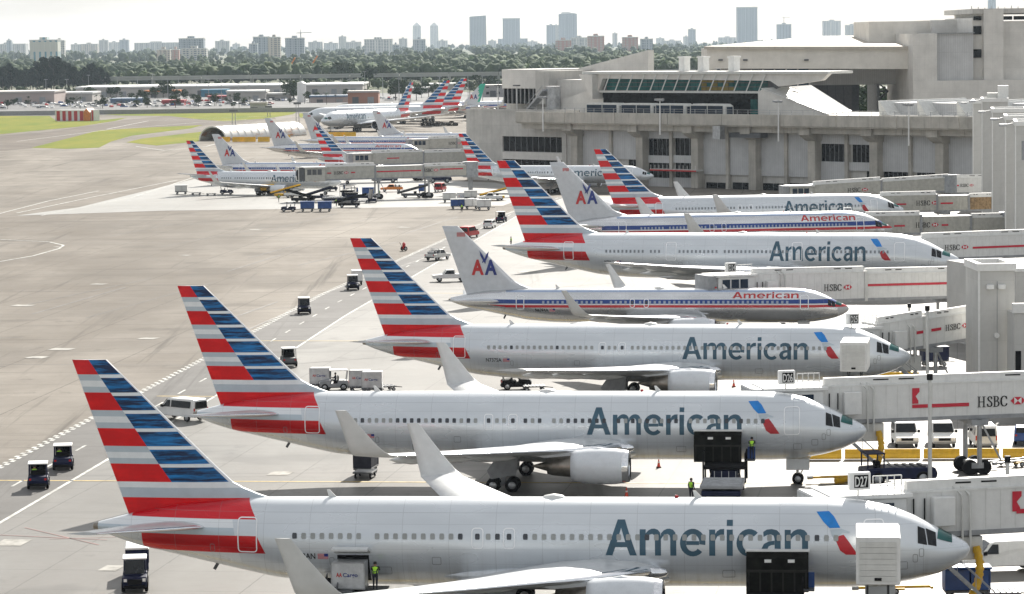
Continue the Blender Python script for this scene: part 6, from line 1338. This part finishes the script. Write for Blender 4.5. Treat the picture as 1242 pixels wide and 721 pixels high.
# ================================================================== background: trees
n = NT('foliage'); c = n.coord('Position'); f1 = n.noise(c, .045, 4, .6); f2 = n.noise(c, .5, 3, .6)
LEAF = n.out(n.mix(n.ramp(f1, .35, .68), n.mix(n.ramp(f2, .3, .7), (.014, .032, .016), (.034, .062, .026)), n.mix(n.ramp(f2, .3, .7), (.038, .062, .022), (.075, .098, .032))), .9, 0, .15)
n = NT('pine_foliage'); c = n.coord('Position'); f1 = n.noise(c, .25, 5, .65)
PINE = n.out(n.mix(n.ramp(f1, .3, .7), (.010, .024, .016), (.026, .048, .026)), .9, 0, .15)
BARK = mt('bark', (.09, .075, .06), .9, var=.3)
def clumps(centres, radii, per, size, seed, flat=.75):
    """many small leaf faces spread through lobes"""
    r = np.random.default_rng(seed); V = []; Fc = []
    for c_, rad in zip(centres, radii):
        d = r.normal(size=(per, 3)); d /= np.linalg.norm(d, axis=1)[:, None]; d *= (r.uniform(.35, 1, (per, 1))**.5)*rad; d[:, 2] *= flat; p = np.asarray(c_)+d
        a = r.normal(size=(per, 3)); a /= np.linalg.norm(a, axis=1)[:, None]; b = np.cross(a, r.normal(size=(per, 3))); b /= np.linalg.norm(b, axis=1)[:, None]
        s = size*r.uniform(.6, 1.4, (per, 1)); n0 = len(V)
        q = np.stack([p-a*s-b*s*.6, p+a*s-b*s*.5, p+a*s*.8+b*s*.7, p-a*s*.7+b*s*.6], 1).reshape(-1, 3)
        base = sum(len(x) for x in V); V.append(q); Fc.append(np.arange(per*4).reshape(-1, 4)+base)
    return np.concatenate(V), np.concatenate(Fc)
def rawmesh(name, v, f, m):
    me = bpy.data.meshes.new(name); me.from_pydata(v.tolist(), [], f.tolist()); me.materials.append(m); return me
def trunk_me(h, r, limbs, seed):
    rr = random.Random(seed); mb = MB(); mb.tube((0, 0, 0), (.1*r, 0, h*.6), r, r*.6, n=8); mb.tube((.1*r, 0, h*.6), (0, .1, h*.92), r*.6, r*.15, n=7)
    for i in range(limbs): a = rr.uniform(0, 6.28); z = h*rr.uniform(.35, .75); l_ = h*rr.uniform(.2, .34); mb.tube((0, 0, z), (l_*math.cos(a), l_*math.sin(a), z+l_*.7), r*.35, r*.1, n=6)
    return mb.mesh('trunk', [BARK])
TREES = []
for k in range(3):                                    # feathery tall pines
    r = random.Random(k); cs = []; rd = []
    for i in range(26):
        z = 5+19*(i/25)**.9; w_ = 4.2*(1-((z-9)/17)**2 if z > 9 else .85)+.6; a = r.uniform(0, 6.28); q = w_*r.uniform(.2, .9); cs.append((q*math.cos(a), q*math.sin(a), z+r.uniform(-1, 1))); rd.append(r.uniform(1.3, 2.3))
    TREES.append((rawmesh('crown', *clumps(cs, rd, 95, .5, k, 1.3), PINE), trunk_me(24, .5, 7, k)))
for k in range(3):                                    # round broadleaf trees, 10 m
    r = random.Random(50+k); cs = []; rd = []
    for i in range(13): a = r.uniform(0, 6.28); q = r.uniform(.5, 3.6); cs.append((q*math.cos(a), q*math.sin(a), r.uniform(4.2, 8.6)-q*.25)); rd.append(r.uniform(1.2, 2.1))
    TREES.append((rawmesh('crown', *clumps(cs, rd, 60, .33, 60+k), LEAF), trunk_me(7.5, .28, 6, k)))
def palm_mesh(seed):
    r = random.Random(seed); mb = MB()
    for i in range(15):
        a = i*2.4; el = r.uniform(-.2, .9); p = Vector((0, 0, 8)); d = Vector((math.cos(a)*math.cos(el), math.sin(a)*math.cos(el), math.sin(el))); sd = Vector((-math.sin(a), math.cos(a), 0)); prev = None
        for k in range(6):
            w_ = .42*(1-k/6)+.06; row = (p-sd*w_+Vector((0, 0, -.12)), p, p+sd*w_+Vector((0, 0, -.12)))
            if prev: mb.add([*prev, *row], [(0, 1, 4, 3), (1, 2, 5, 4)])
            prev = row; p = p+d*.55; d = (d+Vector((0, 0, -.22))).normalized()
    return mb.mesh('crown', [LEAF], fixn=False)
TREES.append((palm_mesh(1), MB().tube((0, 0, 0), (.25, 0, 4), .2, .16).tube((.25, 0, 4), (0, 0, 8.1), .16, .12).mesh('trunk', [BARK])))
def tree(k, loc, sc, label, group, nm='tree'):
    t = thing(nm, label, 'tree', loc, random.uniform(0, 6.28), group); t.scale = (sc, sc, sc*random.uniform(.92, 1.08)); ob('crown', TREES[k][0], t); ob('trunk', TREES[k][1], t); return t
_pt = [(-8, 83), (16, 79), (30, 86), (46, 77), (54, 72), (62, 70), (78, 74), (92, 84), (99, 88), (106, 80), (112, 79), (126, 86), (136, 91)]; _pr = random.Random(3)
for i in range(34):
    px = -6+i*4.25+_pr.uniform(-1, 1); top = interp(_pt, px)+_pr.uniform(-1, 4); Y = 2455+_pr.uniform(-40, 50); p = GY(px, 110, Y); z = GY(px, top, Y).z
    tree(i % 3, (p.x, Y, 0), 1, ORD[i]+' tall dark pine from the left in the far left clump', 'tall dark pines', 'pine_tree').scale = (z/25*_pr.uniform(.85, 1.25), z/25*_pr.uniform(.85, 1.25), z/25*1.04)
r_ = random.Random(5)
for i, (px, py, k, s) in enumerate(((8, 121, 4, .5), (33, 128, 3, .5), (35, 127, 6, .7), (62, 123, 4, .9), (64, 121, 6, .8), (80, 122, 3, .8), (84, 119, 6, 1.2), (107, 122, 4, 1.1), (111, 121, 3, 1.0), (117, 127, 6, .8), (124, 128, 6, .9), (134, 118, 5, 1.0), (141, 120, 3, 1.1), (131, 127, 6, .8), (148, 127, 6, .8), (160, 127, 6, .9), (166, 127, 6, .8), (178, 127, 4, .8), (188, 120, 3, 1.1), (198, 119, 4, 1.2), (205, 120, 5, 1.2), (214, 121, 3, 1.1), (211, 129, 6, .9), (226, 129, 6, .9), (262, 129, 6, 1.1), (279, 128, 6, 1.1), (283, 131, 4, .6), (290, 131, 6, .8), (297, 129, 6, .9), (352, 122, 4, 1.5), (356, 121, 3, 1.6), (415, 104, 3, 2.0), (421, 105, 4, 1.8), (480, 122, 4, 1.6), (488, 120, 3, 1.8), (505, 122, 5, 1.4), (520, 118, 4, 1.3), (448, 106, 5, 1.6), (459, 103, 3, 1.8), (470, 105, 4, 1.5), (570, 116, 3, 1.2), (580, 112, 4, 1.5), (592, 110, 5, 1.4), (603, 111, 3, 1.3))):
    p = G(px, py); tree(k, (p.x, p.y, 0), s*r_.uniform(.8, 1.05)*p.y/2300, ('slender palm tree' if k == 6 else 'round green tree')+' among the lots and sheds beyond the airfield', 'palms beyond the airfield' if k == 6 else 'round trees beyond the airfield', 'palm_tree' if k == 6 else 'broadleaf_tree')
for i in range(7): tree(3+i % 3, (GY(1050+i*4, 120, 1010+i*9).x, 1010+i*9, 0), 2.0, ['leftmost', 'second', 'third', 'fourth', 'fifth', 'sixth', 'rightmost'][i]+' green tree seen through the open hangar', 'trees seen through the hangar', 'broadleaf_tree')
for i in range(60):
    px = r_.uniform(0, 470); p = G(px, r_.uniform(119, 131)-.012*(px-200)); k = r_.choice((3, 4, 5, 6, 6)); tree(k, (p.x, p.y, 0), r_.uniform(.35, .75), ('slender palm tree' if k == 6 else 'round green tree')+' among the lots and sheds beyond the airfield', 'palms beyond the airfield' if k == 6 else 'round trees beyond the airfield', 'palm_tree' if k == 6 else 'broadleaf_tree')
# the wood that reads as one mass
_ib = bmesh.new(); bmesh.ops.create_icosphere(_ib, subdivisions=2, radius=1); ICV = np.array([v.co[:] for v in _ib.verts]); _ib.verts.index_update(); ICF = np.array([[v.index for v in q.verts] for q in _ib.faces]); _ib.free()
def wood(name, nt, y0, y1, xr, hmin, hmax, per, size, seed, label):
    r = np.random.default_rng(seed); cs = []; rd = []; V = []; Fc = []; nb = 0
    Y = y0+(y1-y0)*r.uniform(0, 1, nt)**1.25; X = (r.uniform(-1, 1, nt)*xr)*Y
    bump_ = np.sin(X*.013+Y*.004)+np.sin(X*.031-Y*.007+2)+np.sin(X*.0061+1)
    for x, y, q in zip(X, Y, bump_):
        h = hmin+(hmax-hmin)*min(1, max(0, r.uniform(.15, .8)+.15*q)); w_ = h*r.uniform(.28, .5)
        cs += [(x, y, h*.66), (x+r.normal()*w_*.6, y+r.normal()*w_*.4, h*.45)]; rd += [w_, w_*.9]
        lump = 1+.25*np.sin(ICV@r.normal(size=3)*3+r.uniform(0, 6))+.25*np.sin(ICV@r.normal(size=3)*6+r.uniform(0, 6))+r.normal(size=len(ICV))*.08
        V.append(ICV*lump[:, None]*np.array([w_*.85, w_*.85, h*.36])+np.array([x, y, h*.58])); Fc.append(ICF+nb); nb += len(ICV)
    o = ob(name, rawmesh(name, np.concatenate(V), np.concatenate(Fc), LEAF)); o.data.polygons.foreach_set('use_smooth', [True]*len(o.data.polygons)); tag(o, label, 'trees', kind='stuff')
    v, f = clumps(cs, rd, per, size, seed); me2 = rawmesh(name, v, f, LEAF); bm_ = bmesh.new(); bm_.from_mesh(o.data); bm_.from_mesh(me2); bm_.to_mesh(o.data); bm_.free(); return o
wood('woodland', 4300, 2620, 4700, .185, 6, 18, 12, .75, 3, 'dense green woodland spreading to the hazy skyline')
wood('far_woodland', 2200, 4700, 13500, .18, 8, 22, 5, 1.3, 4, 'pale hazy belt of distant trees along the horizon')
wood('hedge_belt', 420, 2180, 2420, .22, 3, 9, 14, .6, 6, 'low green scrub between the warehouses and the viaduct')
# ================================================================== background: buildings
def glass_tower_mat(name, col, glass, fx_, fz_, duty=.55):
    nn = NT(name); cc = nn.coord('Object'); x, y, z = nn.xyz(cc); a = nn.less(nn.math('FRACT', nn.math('DIVIDE', nn.math('ADD', x, y), fx_)), duty); b = nn.less(nn.math('FRACT', nn.math('DIVIDE', z, fz_)), .6)
    return nn.out(nn.mix(nn.AND(a, b), col, glass), .5)
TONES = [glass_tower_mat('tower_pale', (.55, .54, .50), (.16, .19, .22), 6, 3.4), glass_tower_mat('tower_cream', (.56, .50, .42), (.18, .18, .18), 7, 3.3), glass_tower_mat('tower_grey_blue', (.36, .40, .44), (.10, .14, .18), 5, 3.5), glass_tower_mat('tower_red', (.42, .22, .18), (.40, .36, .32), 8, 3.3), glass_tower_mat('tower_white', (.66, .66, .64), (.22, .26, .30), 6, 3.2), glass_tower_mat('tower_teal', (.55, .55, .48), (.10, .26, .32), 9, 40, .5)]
SKY_B = [(-10, 31, 54, 5200, 0, ''), (8, 14, 49.5, 5100, 2, ''), (36, 70, 49.5, 3600, 5, 'teal and cream slab block'), (66, 78, 50, 4200, 0, ''), (86, 98, 54.5, 5600, 0, ''), (98, 118, 54, 5500, 1, ''), (120, 131, 49.5, 5500, 0, ''), (131, 146, 52, 5600, 4, ''), (145, 156, 49, 5400, 2, ''), (163, 217, 52.5, 5700, 0, 'long low white block'), (217, 247, 47.5, 4300, 2, ''), (190, 206, 61, 3700, 1, ''), (208, 217, 61, 3650, 3, ''), (220, 250, 60, 3600, 0, ''), (261, 278, 50.5, 5300, 0, ''), (282, 291, 54, 5600, 4, ''), (302, 312, 54, 4300, 2, ''), (307, 327, 45.5, 4500, 2, ''), (325, 340, 46, 3900, 1, 'reddish cream block'), (346, 369, 47, 4300, 2, ''), (374, 391, 51.5, 5600, 0, ''), (393, 410, 53, 5600, 4, ''), (411, 420, 45, 5800, 0, ''), (420, 438, 51.5, 5600, 0, ''), (442, 476, 48.5, 4700, 4, ''), (476, 484, 55, 4600, 2, ''), (484, 494, 47.5, 5800, 0, ''), (501, 516, 48.5, 4800, 2, ''), (530, 543, 50, 5800, 4, ''), (592, 602, 50, 6000, 4, ''), (604, 640, 47.5, 6200, 2, ''), (640, 652, 51, 6000, 4, ''), (672, 678, 31, 6800, 0, ''), (663, 674, 31, 6400, 2, 'slim blue grey tower'), (674, 693, 49.5, 4300, 3, 'red banded block'), (693, 713, 46.5, 4900, 4, ''), (713, 733, 44.5, 4400, 3, 'red banded block with roof turret'), (743, 749, 41, 6500, 0, ''), (755, 774, 46, 4400, 3, 'rust red block'), (777, 792, 48, 4600, 2, ''), (796, 806, 47, 6500, 4, ''), (805, 826, 50, 5800, 4, ''), (829, 836, 45, 6300, 4, ''), (835, 844, 36, 6300, 2, 'slim stepped tower'), (872, 893, 46, 6400, 4, ''), (943, 960, 30, 6000, 2, 'grey tower under construction'), (999, 1020, 26, 6000, 4, 'pale tower right of the construction crane'), (1026, 1041, 31, 6200, 0, 'pale tower just left of the hangar block'), (1041, 1053, 38.5, 6400, 4, ''), (1199, 1208, -3, 6200, 2, '')]
cnt = 0; TN = ['pale', 'cream', 'grey blue', 'red banded', 'white', 'teal']
def slab(t, a, b, z, dep, m, Y, fine):
    B(a, b, 0, dep, 0, z).ob('wall', [m], t)
    B(a-.5, b+.5, -.6, dep, z, z+1.6).ob('roof', [OFFW], t)
    if fine:                                            # balcony bays standing proud of the wall
        nb2 = max(2, int((b-a)/9))
        for i in range(nb2):
            x = a+(b-a)*(i+.5)/nb2; B(x-1.6, x+1.6, -1.5, 0, 0, z*.97).ob('balcony_bay', [m], t)
    B(a+(b-a)*.35, a+(b-a)*.62, 2, dep*.7, z+1.6, z+5.5).ob('plant_room', [m], t)
for l, r, top, Y, m, extra in SKY_B:
    Y = Y*1.45 if Y < 5000 else Y*1.85
    a, b = GY(l, 60, Y).x, GY(r, 60, Y).x; z = GY((l+r)/2, top, Y).z
    if extra: lab = extra+' on the hazy skyline'
    else: lab = ORD[cnt]+' plain hazy skyline block from the left, '+TN[m]; cnt += 1
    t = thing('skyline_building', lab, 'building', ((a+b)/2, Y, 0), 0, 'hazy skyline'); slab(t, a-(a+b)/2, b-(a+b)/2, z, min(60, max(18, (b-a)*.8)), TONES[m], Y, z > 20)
def tall(l, r, top, Y, m, lab, kind):
    Y *= 1.95
    a, b = GY(l, 60, Y).x, GY(r, 60, Y).x; z = GY((l+r)/2, top, Y).z; h = (b-a)/2; t = thing('skyline_tower', lab, 'tower', ((a+b)/2, Y, 0), 0, 'hazy skyline')
    if kind == 'point':
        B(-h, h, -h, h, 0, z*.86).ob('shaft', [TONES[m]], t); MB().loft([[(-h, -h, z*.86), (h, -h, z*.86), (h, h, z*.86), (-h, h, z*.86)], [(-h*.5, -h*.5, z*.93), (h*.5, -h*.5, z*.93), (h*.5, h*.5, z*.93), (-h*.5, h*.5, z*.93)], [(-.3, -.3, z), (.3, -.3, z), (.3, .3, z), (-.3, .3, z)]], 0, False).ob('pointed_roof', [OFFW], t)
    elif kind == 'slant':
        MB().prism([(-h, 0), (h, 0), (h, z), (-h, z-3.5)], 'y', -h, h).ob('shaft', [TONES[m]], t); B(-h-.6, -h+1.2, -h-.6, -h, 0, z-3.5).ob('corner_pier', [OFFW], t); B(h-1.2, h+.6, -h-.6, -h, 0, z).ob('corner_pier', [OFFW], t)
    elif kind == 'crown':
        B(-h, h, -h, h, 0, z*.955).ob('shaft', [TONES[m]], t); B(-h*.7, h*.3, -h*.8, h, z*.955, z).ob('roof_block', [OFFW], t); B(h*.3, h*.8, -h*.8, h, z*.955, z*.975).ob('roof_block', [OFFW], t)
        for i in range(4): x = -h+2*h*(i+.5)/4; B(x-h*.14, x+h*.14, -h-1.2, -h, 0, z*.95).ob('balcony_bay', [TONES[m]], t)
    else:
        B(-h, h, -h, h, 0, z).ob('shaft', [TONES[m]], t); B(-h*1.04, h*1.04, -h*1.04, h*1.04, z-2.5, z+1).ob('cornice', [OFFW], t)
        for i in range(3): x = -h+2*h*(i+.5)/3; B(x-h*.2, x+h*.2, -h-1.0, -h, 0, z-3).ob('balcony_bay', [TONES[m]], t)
for a in ((501, 511, 27, 6600, 4, 'left of the twin pointed towers on the skyline', 'point'), (522, 532, 27, 6600, 4, 'right of the twin pointed towers on the skyline', 'point'), (570, 590, 19, 5400, 2, 'blue grey office tower with slanted top on the skyline', 'slant'), (610, 631, 22.5, 5800, 2, 'broad flat topped tower right of the slanted one on the skyline', 'flat'), (678, 700, 15, 5800, 2, 'tall tower with stepped crown left of the hangars', 'crown'), (894, 918, 9, 5600, 2, 'tallest hazy tower, above the hangar roof', 'flat'), (985, 991, 42, 6900, 4, 'faint slim tower behind the tree line beside the wedge wall', 'point')): tall(*a)
for px, top, Y, lab in ((365, 39, 6400, 'tower crane on the left part of the skyline'), (951, 21, 11100, 'tower crane above the grey unfinished tower')):
    p = GY(px, 60, Y); z = GY(px, top, Y).z; t = thing('tower_crane', lab, 'crane', (p.x, Y, 0)); MB().bar((0, 0, 0), (0, 0, z), 1.8, 1.8).ob('mast', [GREY], t); MB().bar((-9, 0, z-2), (22, 0, z-1), 1.2, 1.2).ob('jib', [GREY], t); MB().bar((0, 0, z), (0, 0, z+5), 1, 1).ob('peak', [GREY], t)
for i, (px, py, tx_, ty) in enumerate(((346, 92, 358, 70), (371, 91, 385, 68))):
    p = G(px, py+3); q = GY(tx_, ty, p.y); t = thing('mobile_crane', ['left', 'right'][i]+' orange mobile crane before the wood', 'crane', (p.x, p.y, 0)); MB().bar((0, 0, 3), (q.x-p.x, 0, q.z), 1.4, 1.4).ob('boom', [ORANGE], t); B(-4, 4, -2, 2, 1, 4.5).ob('carrier', [YELLOW], t, bev=.3); wheels(t, (-2.6, 2.6), 1.6, .9, .7)
# viaduct
vd = thing('viaduct', 'long grey highway viaduct crossing behind the warehouses', 'viaduct', (0, 2450, 0)); VC = mt('viaduct_concrete', (.40, .40, .38), .8, var=.15, vs=.05)
for i in range(20):
    x = -312+i*38; B(x, x+37.6, -7, 7, 7.2, 9.0).ob('deck', [VC], vd); B(x, x+37.6, -7.3, -6.9, 9.0, 10.3).ob('parapet', [VC], vd); B(x-1.1, x+1.1, -5, 5, 0, 7.2).ob('pier', [VC], vd)
# warehouses and sheds: (left, right, base y, top y, wall, roof, label)
WH = mt('pale_shed_wall', (.46, .43, .40), .7, var=.12, vs=.04, streak=.2); WHR = mt('white_shed_roof', (.68, .68, .66), .5, var=.06, vs=.05); PINK = mt('pinkish_render', (.44, .36, .33), .75, var=.1, vs=.05); BRICK = mt('terracotta_render', (.42, .20, .13), .75, var=.15, vs=.08); TEALR = mt('blue_teal_roof', (.05, .22, .34), .5); REDR = mt('red_roof', (.42, .05, .06), .6); BLUER = mt('slate_blue_roof', (.13, .2, .3), .5)
def shed_b(l, r, by, ty, wall, roof, lab, dep=40, pitch=0.0, bays=True):
    p0 = G(l, by); Y = p0.y; a, b = p0.x, GY(r, by, Y).x; z = GY((l+r)/2, ty, Y).z; t = thing('warehouse', lab, 'warehouse', ((a+b)/2, Y, 0), 0, 'sheds beyond the airfield'); h = (b-a)/2
    B(-h, h, 0, dep, 0, z).ob('wall', [wall], t)
    if pitch: MB().prism([(-h-.5, z), (h+.5, z), (0, z+pitch)], 'y', -.6, dep).ob('roof', [roof], t)
    else: B(-h-.4, h+.4, -.6, dep+.4, z, z+1.0).ob('roof', [roof], t)
    if bays:
        k = max(2, int(2*h/12))
        for i in range(k): x = -h+2*h*(i+.5)/k; B(x-1.8, x+1.8, -.12, 0, 0, min(4, z*.6)).ob('loading_door', [GREY if i % 3 else DKGREY], t)
for a in ((92, 440, 118.5, 105.5, WH, WHR, 'very long pale warehouse with bright roof beyond the airfield', 90), (-20, 66, 127, 113, PINK, WH, 'long pinkish low shed at the far left', 50), (66, 112, 124, 114, WH, WHR, 'pale low shed right of the pinkish one', 40), (176, 218, 119, 111.5, WH, ORANGE, 'shed with an orange fascia in front of the long warehouse', 12), (134, 176, 125.5, 121.5, BLUER, BLUER, 'low slate blue shed among palms', 20), (197, 223, 128.5, 123.5, REDR, REDR, 'red market shed among parked cars', 14), (244, 275, 118, 110.5, TEALR, TEALR, 'blue teal shed in front of the long warehouse', 20), (252, 300, 122.5, 118, PINK, REDR, 'long shed with a red roof below the teal one', 16), (275, 322, 123, 112, WH, WHR, 'shed with a curved pale roof at the centre left', 30), (322, 352, 122, 115, WH, WHR, 'small white works building left of the white silo', 18), (303.5, 323, 136, 126.5, mt('plain_grey_render', (.42, .41, .38), .7), WH, 'plain grey blockhouse on the grass edge', 8), (422, 459, 126, 112.5, BRICK, WH, 'terracotta building behind the far wide body airliners', 20), (376, 424, 125, 118, PINK, BLUER, 'low pinkish shed left of the terracotta building', 16), (352, 376, 112, 106, WH, WHR, 'small pale shed behind the white silo', 14), (520, 566, 110, 103, WH, WHR, 'pale shed with flat roof above the far striped fins', 30), (480, 520, 114, 108, WH, WHR, 'low pale shed behind the far striped fins', 20), (585, 637, 118, 105, mt('grey_flats', (.40, .38, .37), .7), WH, 'grey low flats behind the far green fin', 25), (637, 668, 118, 99.5, mt('grey_flats', (.40, .38, .37), .7), WH, 'taller grey office block left of the wedge wall', 25), (225, 258, 88, 83, PINK, REDR, 'small red sided building on the far side of the viaduct', 14), (308, 360, 90.5, 84, WH, WHR, 'long pale depot by the orange cranes', 18), (840, 860, 92, 74, WH, WHR, 'small cream block seen left of the hangar', 20), (744, 760, 86, 82, WH, WHR, 'white roofed hut in the wood right of centre', 10)): shed_b(*a)
grid_b = [o for o in COL.objects if o.get('label', '').startswith(('grey low flats', 'taller grey office', 'small cream block'))]
for o in grid_b:
    wl = [c for c in o.children if c.name.startswith('wall')][0]; xs = [v.co.x for v in wl.data.vertices]; zs = [v.co.z for v in wl.data.vertices]; h = max(xs); zz = max(zs); me = B(-.9, .9, -.1, .1, -.8, .8).mesh('window', [GLASS])
    for i in range(max(3, int(h/3.2))):
        for j in range(max(2, int(zz/4.2))): ob('window', me, o, (-h+2*h*(i+.5)/max(3, int(h/3.2)), -.06, 2.4+j*4.0))
p = G(366, 124); t = thing('silo', 'white cylindrical silo beyond the airfield', 'silo', (p.x, p.y, 0)); MB().tube((0, 0, 0), (0, 0, 11), 2.6, n=20).ob('shell', [WHITE], t); MB().tube((0, 0, 11), (0, 0, 12.2), 2.6, .6, n=20).ob('cap', [OFFW], t)
B(-420, 130, 0, .6, 0, 2.2).ob('perimeter_wall', [mt('perimeter_wall_concrete', (.33, .33, .32), .8)], None, (0, 1600, .03)); o = [q for q in COL.objects if q.name.startswith('perimeter_wall')][0]; tag(o, 'low grey perimeter wall between the grass and the car parks', 'wall')
# parked cars
CARM = []
for nm, c_ in (('white', WHITE), ('silver', STEEL), ('dark', DKGREY), ('red', RED), ('blue', BLUE)):
    pr = [(-2.2, .35), (2.2, .35), (2.25, .8), (1.1, .95), (.5, 1.42), (-1.1, 1.45), (-1.9, 1.0), (-2.2, .95)]; CARM.append((nm, MB().prism(pr, 'y', -.88, .88).mesh('parked_car', [c_], .12), MB().prism([(1.0, .98), (.48, 1.38), (-1.08, 1.41), (-1.75, 1.0)], 'y', -.9, .9).mesh('glass', [GLASS])))
for i in range(190):
    px = r_.uniform(0, 335) if i < 160 else r_.uniform(335, 480); py = r_.choice((124.4, 125.6, 127.0, 128.6, 130.2)) if i < 160 else r_.choice((123.5, 125))
    p = G(px, py-.012*(px-200)); nm, me, gl = CARM[r_.choice((0, 0, 0, 1, 1, 2, 2, 3, 4))]; o = ob('parked_car', me, None, (p.x, p.y, .04), (0, 0, r_.choice((0, 1.2, 1.57, 1.9, 3.1)))); tag(o, 'tiny '+nm+' car parked in the lots beyond the airfield', 'car', 'parked '+nm+' cars'); ob('glass', gl, o)
# street lamps beyond
for i in range(34):
    px = 60+i*17.5+r_.uniform(-5, 5); p = G(px, r_.uniform(112, 128)); z = r_.uniform(10, 16); t = thing('lamp_post', 'thin grey lamp post among the sheds beyond the airfield', 'lamp post', (p.x, p.y, 0), 0, 'lamp posts beyond the airfield'); MB().tube((0, 0, 0), (0, 0, z), .2, .12, n=6).ob('pole', [STEEL], t); B(-1.2, 1.2, -.25, .25, z, z+.3).ob('lamp_head', [GREY], t)
# ---- striped localiser shelter
p = G(67, 147); q = G(102, 147); t = thing('striped_shelter', 'red and white striped equipment shelter on the grass at left', 'shelter', (p.x, p.y, .05), math.atan2(q.y-p.y, q.x-p.x)); L_ = (q-p).length; h = 4.6
B(0, L_, 0, 5, 0, h).ob('wall', [WHITE], t); B(-.2, L_+.2, -.2, 5.2, h, h+.35).ob('roof', [OFFW], t)
for i in range(5): a = .9+i*(L_-1.2)/4.6; B(a, a+L_/9, -.12, 0, .1, h-.1).ob('red_panel', [RED], t)
MB().prism([(L_, 0), (L_+3.4, 0), (L_+3.4, 4.0), (L_+1.7, 5.8), (L_, 4.0)], 'y', -.5, 5).ob('gabled_end', [ORANGE], t); B(L_+3.4, L_+5.2, .5, 5, 0, 5).ob('wall', [WHITE], t); B(L_+4.0, L_+4.8, .35, .5, .1, 4.9).ob('red_panel', [RED], t)
# ---- white arched tunnel
p = G(258, 171); q = G(356, 164.5); a_ = math.atan2(q.y-p.y, q.x-p.x); L_ = (q-p).length; t = thing('arched_tunnel', 'long white arched fabric tunnel with rusty patches on the left apron', 'shelter', (p.x, p.y, .05), a_)
n = NT('rust_patched_fabric'); c = n.coord('Object'); rf = n.noise(n.mapv(c, (.06, .3, .3)), 1.0, 5, .65); FABR = n.out(n.mix(n.ramp(rf, .56, .64), (.66, .66, .64), (.45, .22, .10)), .6); rad = 5.7
nseg = 12
for i in range(nseg):
    x0, x1 = L_*i/nseg+.25, L_*(i+1)/nseg; rings = [[(x, r*math.cos(s), r*math.sin(s)*.9) for r, s in [(rad, s) for s in np.linspace(0, math.pi, 17)]+[(rad-.3, s) for s in np.linspace(math.pi, 0, 17)]] for x in (x0, x1)]; MB().loft(rings, 0).ob('fabric_bay', [FABR], t)
    MB().loft([[(x, r*math.cos(s), r*math.sin(s)*.9) for r, s in [(rad+.14, s) for s in np.linspace(0, math.pi, 17)]+[(rad-.4, s) for s in np.linspace(math.pi, 0, 17)]] for x in (x0-.25, x0)], 0).ob('arch_rib', [WHITE], t)
for px, top, by, lab in ((284, 136, 167, 'twin legged floodlight mast before the arched tunnel'), (326, 131, 142, 'floodlight mast behind the arched tunnel'), (361, 127, 150, 'thin mast right of the arched tunnel')):
    p = G(px, by); z = GY(px, top, p.y).z; t = thing('apron_mast', lab, 'light mast', (p.x, p.y, .05), 0, 'apron floodlight masts')
    for s in (-.55, .55): MB().tube((s*1.2, 0, 0), (s, 0, z), .16, .12, n=6).ob('leg', [GREY], t)
    for k in range(5): MB().bar((-.6, 0, z*(k+.5)/5), (.6, 0, z*(k+.8)/5), .08, .08).ob('brace', [GREY], t)
    B(-1.6, 1.6, -.5, .5, z, z+.9).ob('lamp_rack', [DKGREY], t)
for i, (px, py) in enumerate(((516, 153), (524, 153), (533, 153), (548, 153))): t = thing('dirt_pile', ['leftmost', 'second', 'third', 'rightmost'][i]+' small brown heap on the far apron behind the left facing airliners', 'heap', (*G(px, py).xy, .03), 0, 'brown heaps on the far apron'); ob('heap', rawmesh('heap', *clumps([(0, 0, .8), (1.5, 0, .6), (-1.4, .3, .6)], [1.4, 1.0, 1.1], 60, .35, i), BARK), t)
# green far fin
for o in AC[18].children:
    if o.name.startswith('fin') and len(o.data.polygons) > 60: o.data = o.data.copy(); o.data.materials[4] = mt('green_fin', (.02, .42, .28), .4); o.data.polygons.foreach_set('material_index', [4 if (p_.center.x < -51.6) else 5 for p_ in o.data.polygons])
# ================================================================== haze
hm = bpy.data.materials.new('haze'); hm.use_nodes = True; ht = hm.node_tree; ht.nodes.clear(); hout = ht.nodes.new('ShaderNodeOutputMaterial'); hv = ht.nodes.new('ShaderNodeVolumePrincipled')
hv.inputs['Color'].default_value = (.72, .86, 1, 1); hv.inputs['Density'].default_value = HAZE; hv.inputs['Anisotropy'].default_value = .25; ht.links.new(hv.outputs[0], hout.inputs['Volume'])
try: hm.cycles.homogeneous_volume = True
except Exception: pass
hz_ = B(-3600, 3600, -400, 16300, -1, 420).ob('haze', [hm]); tag(hz_, kind='stuff')
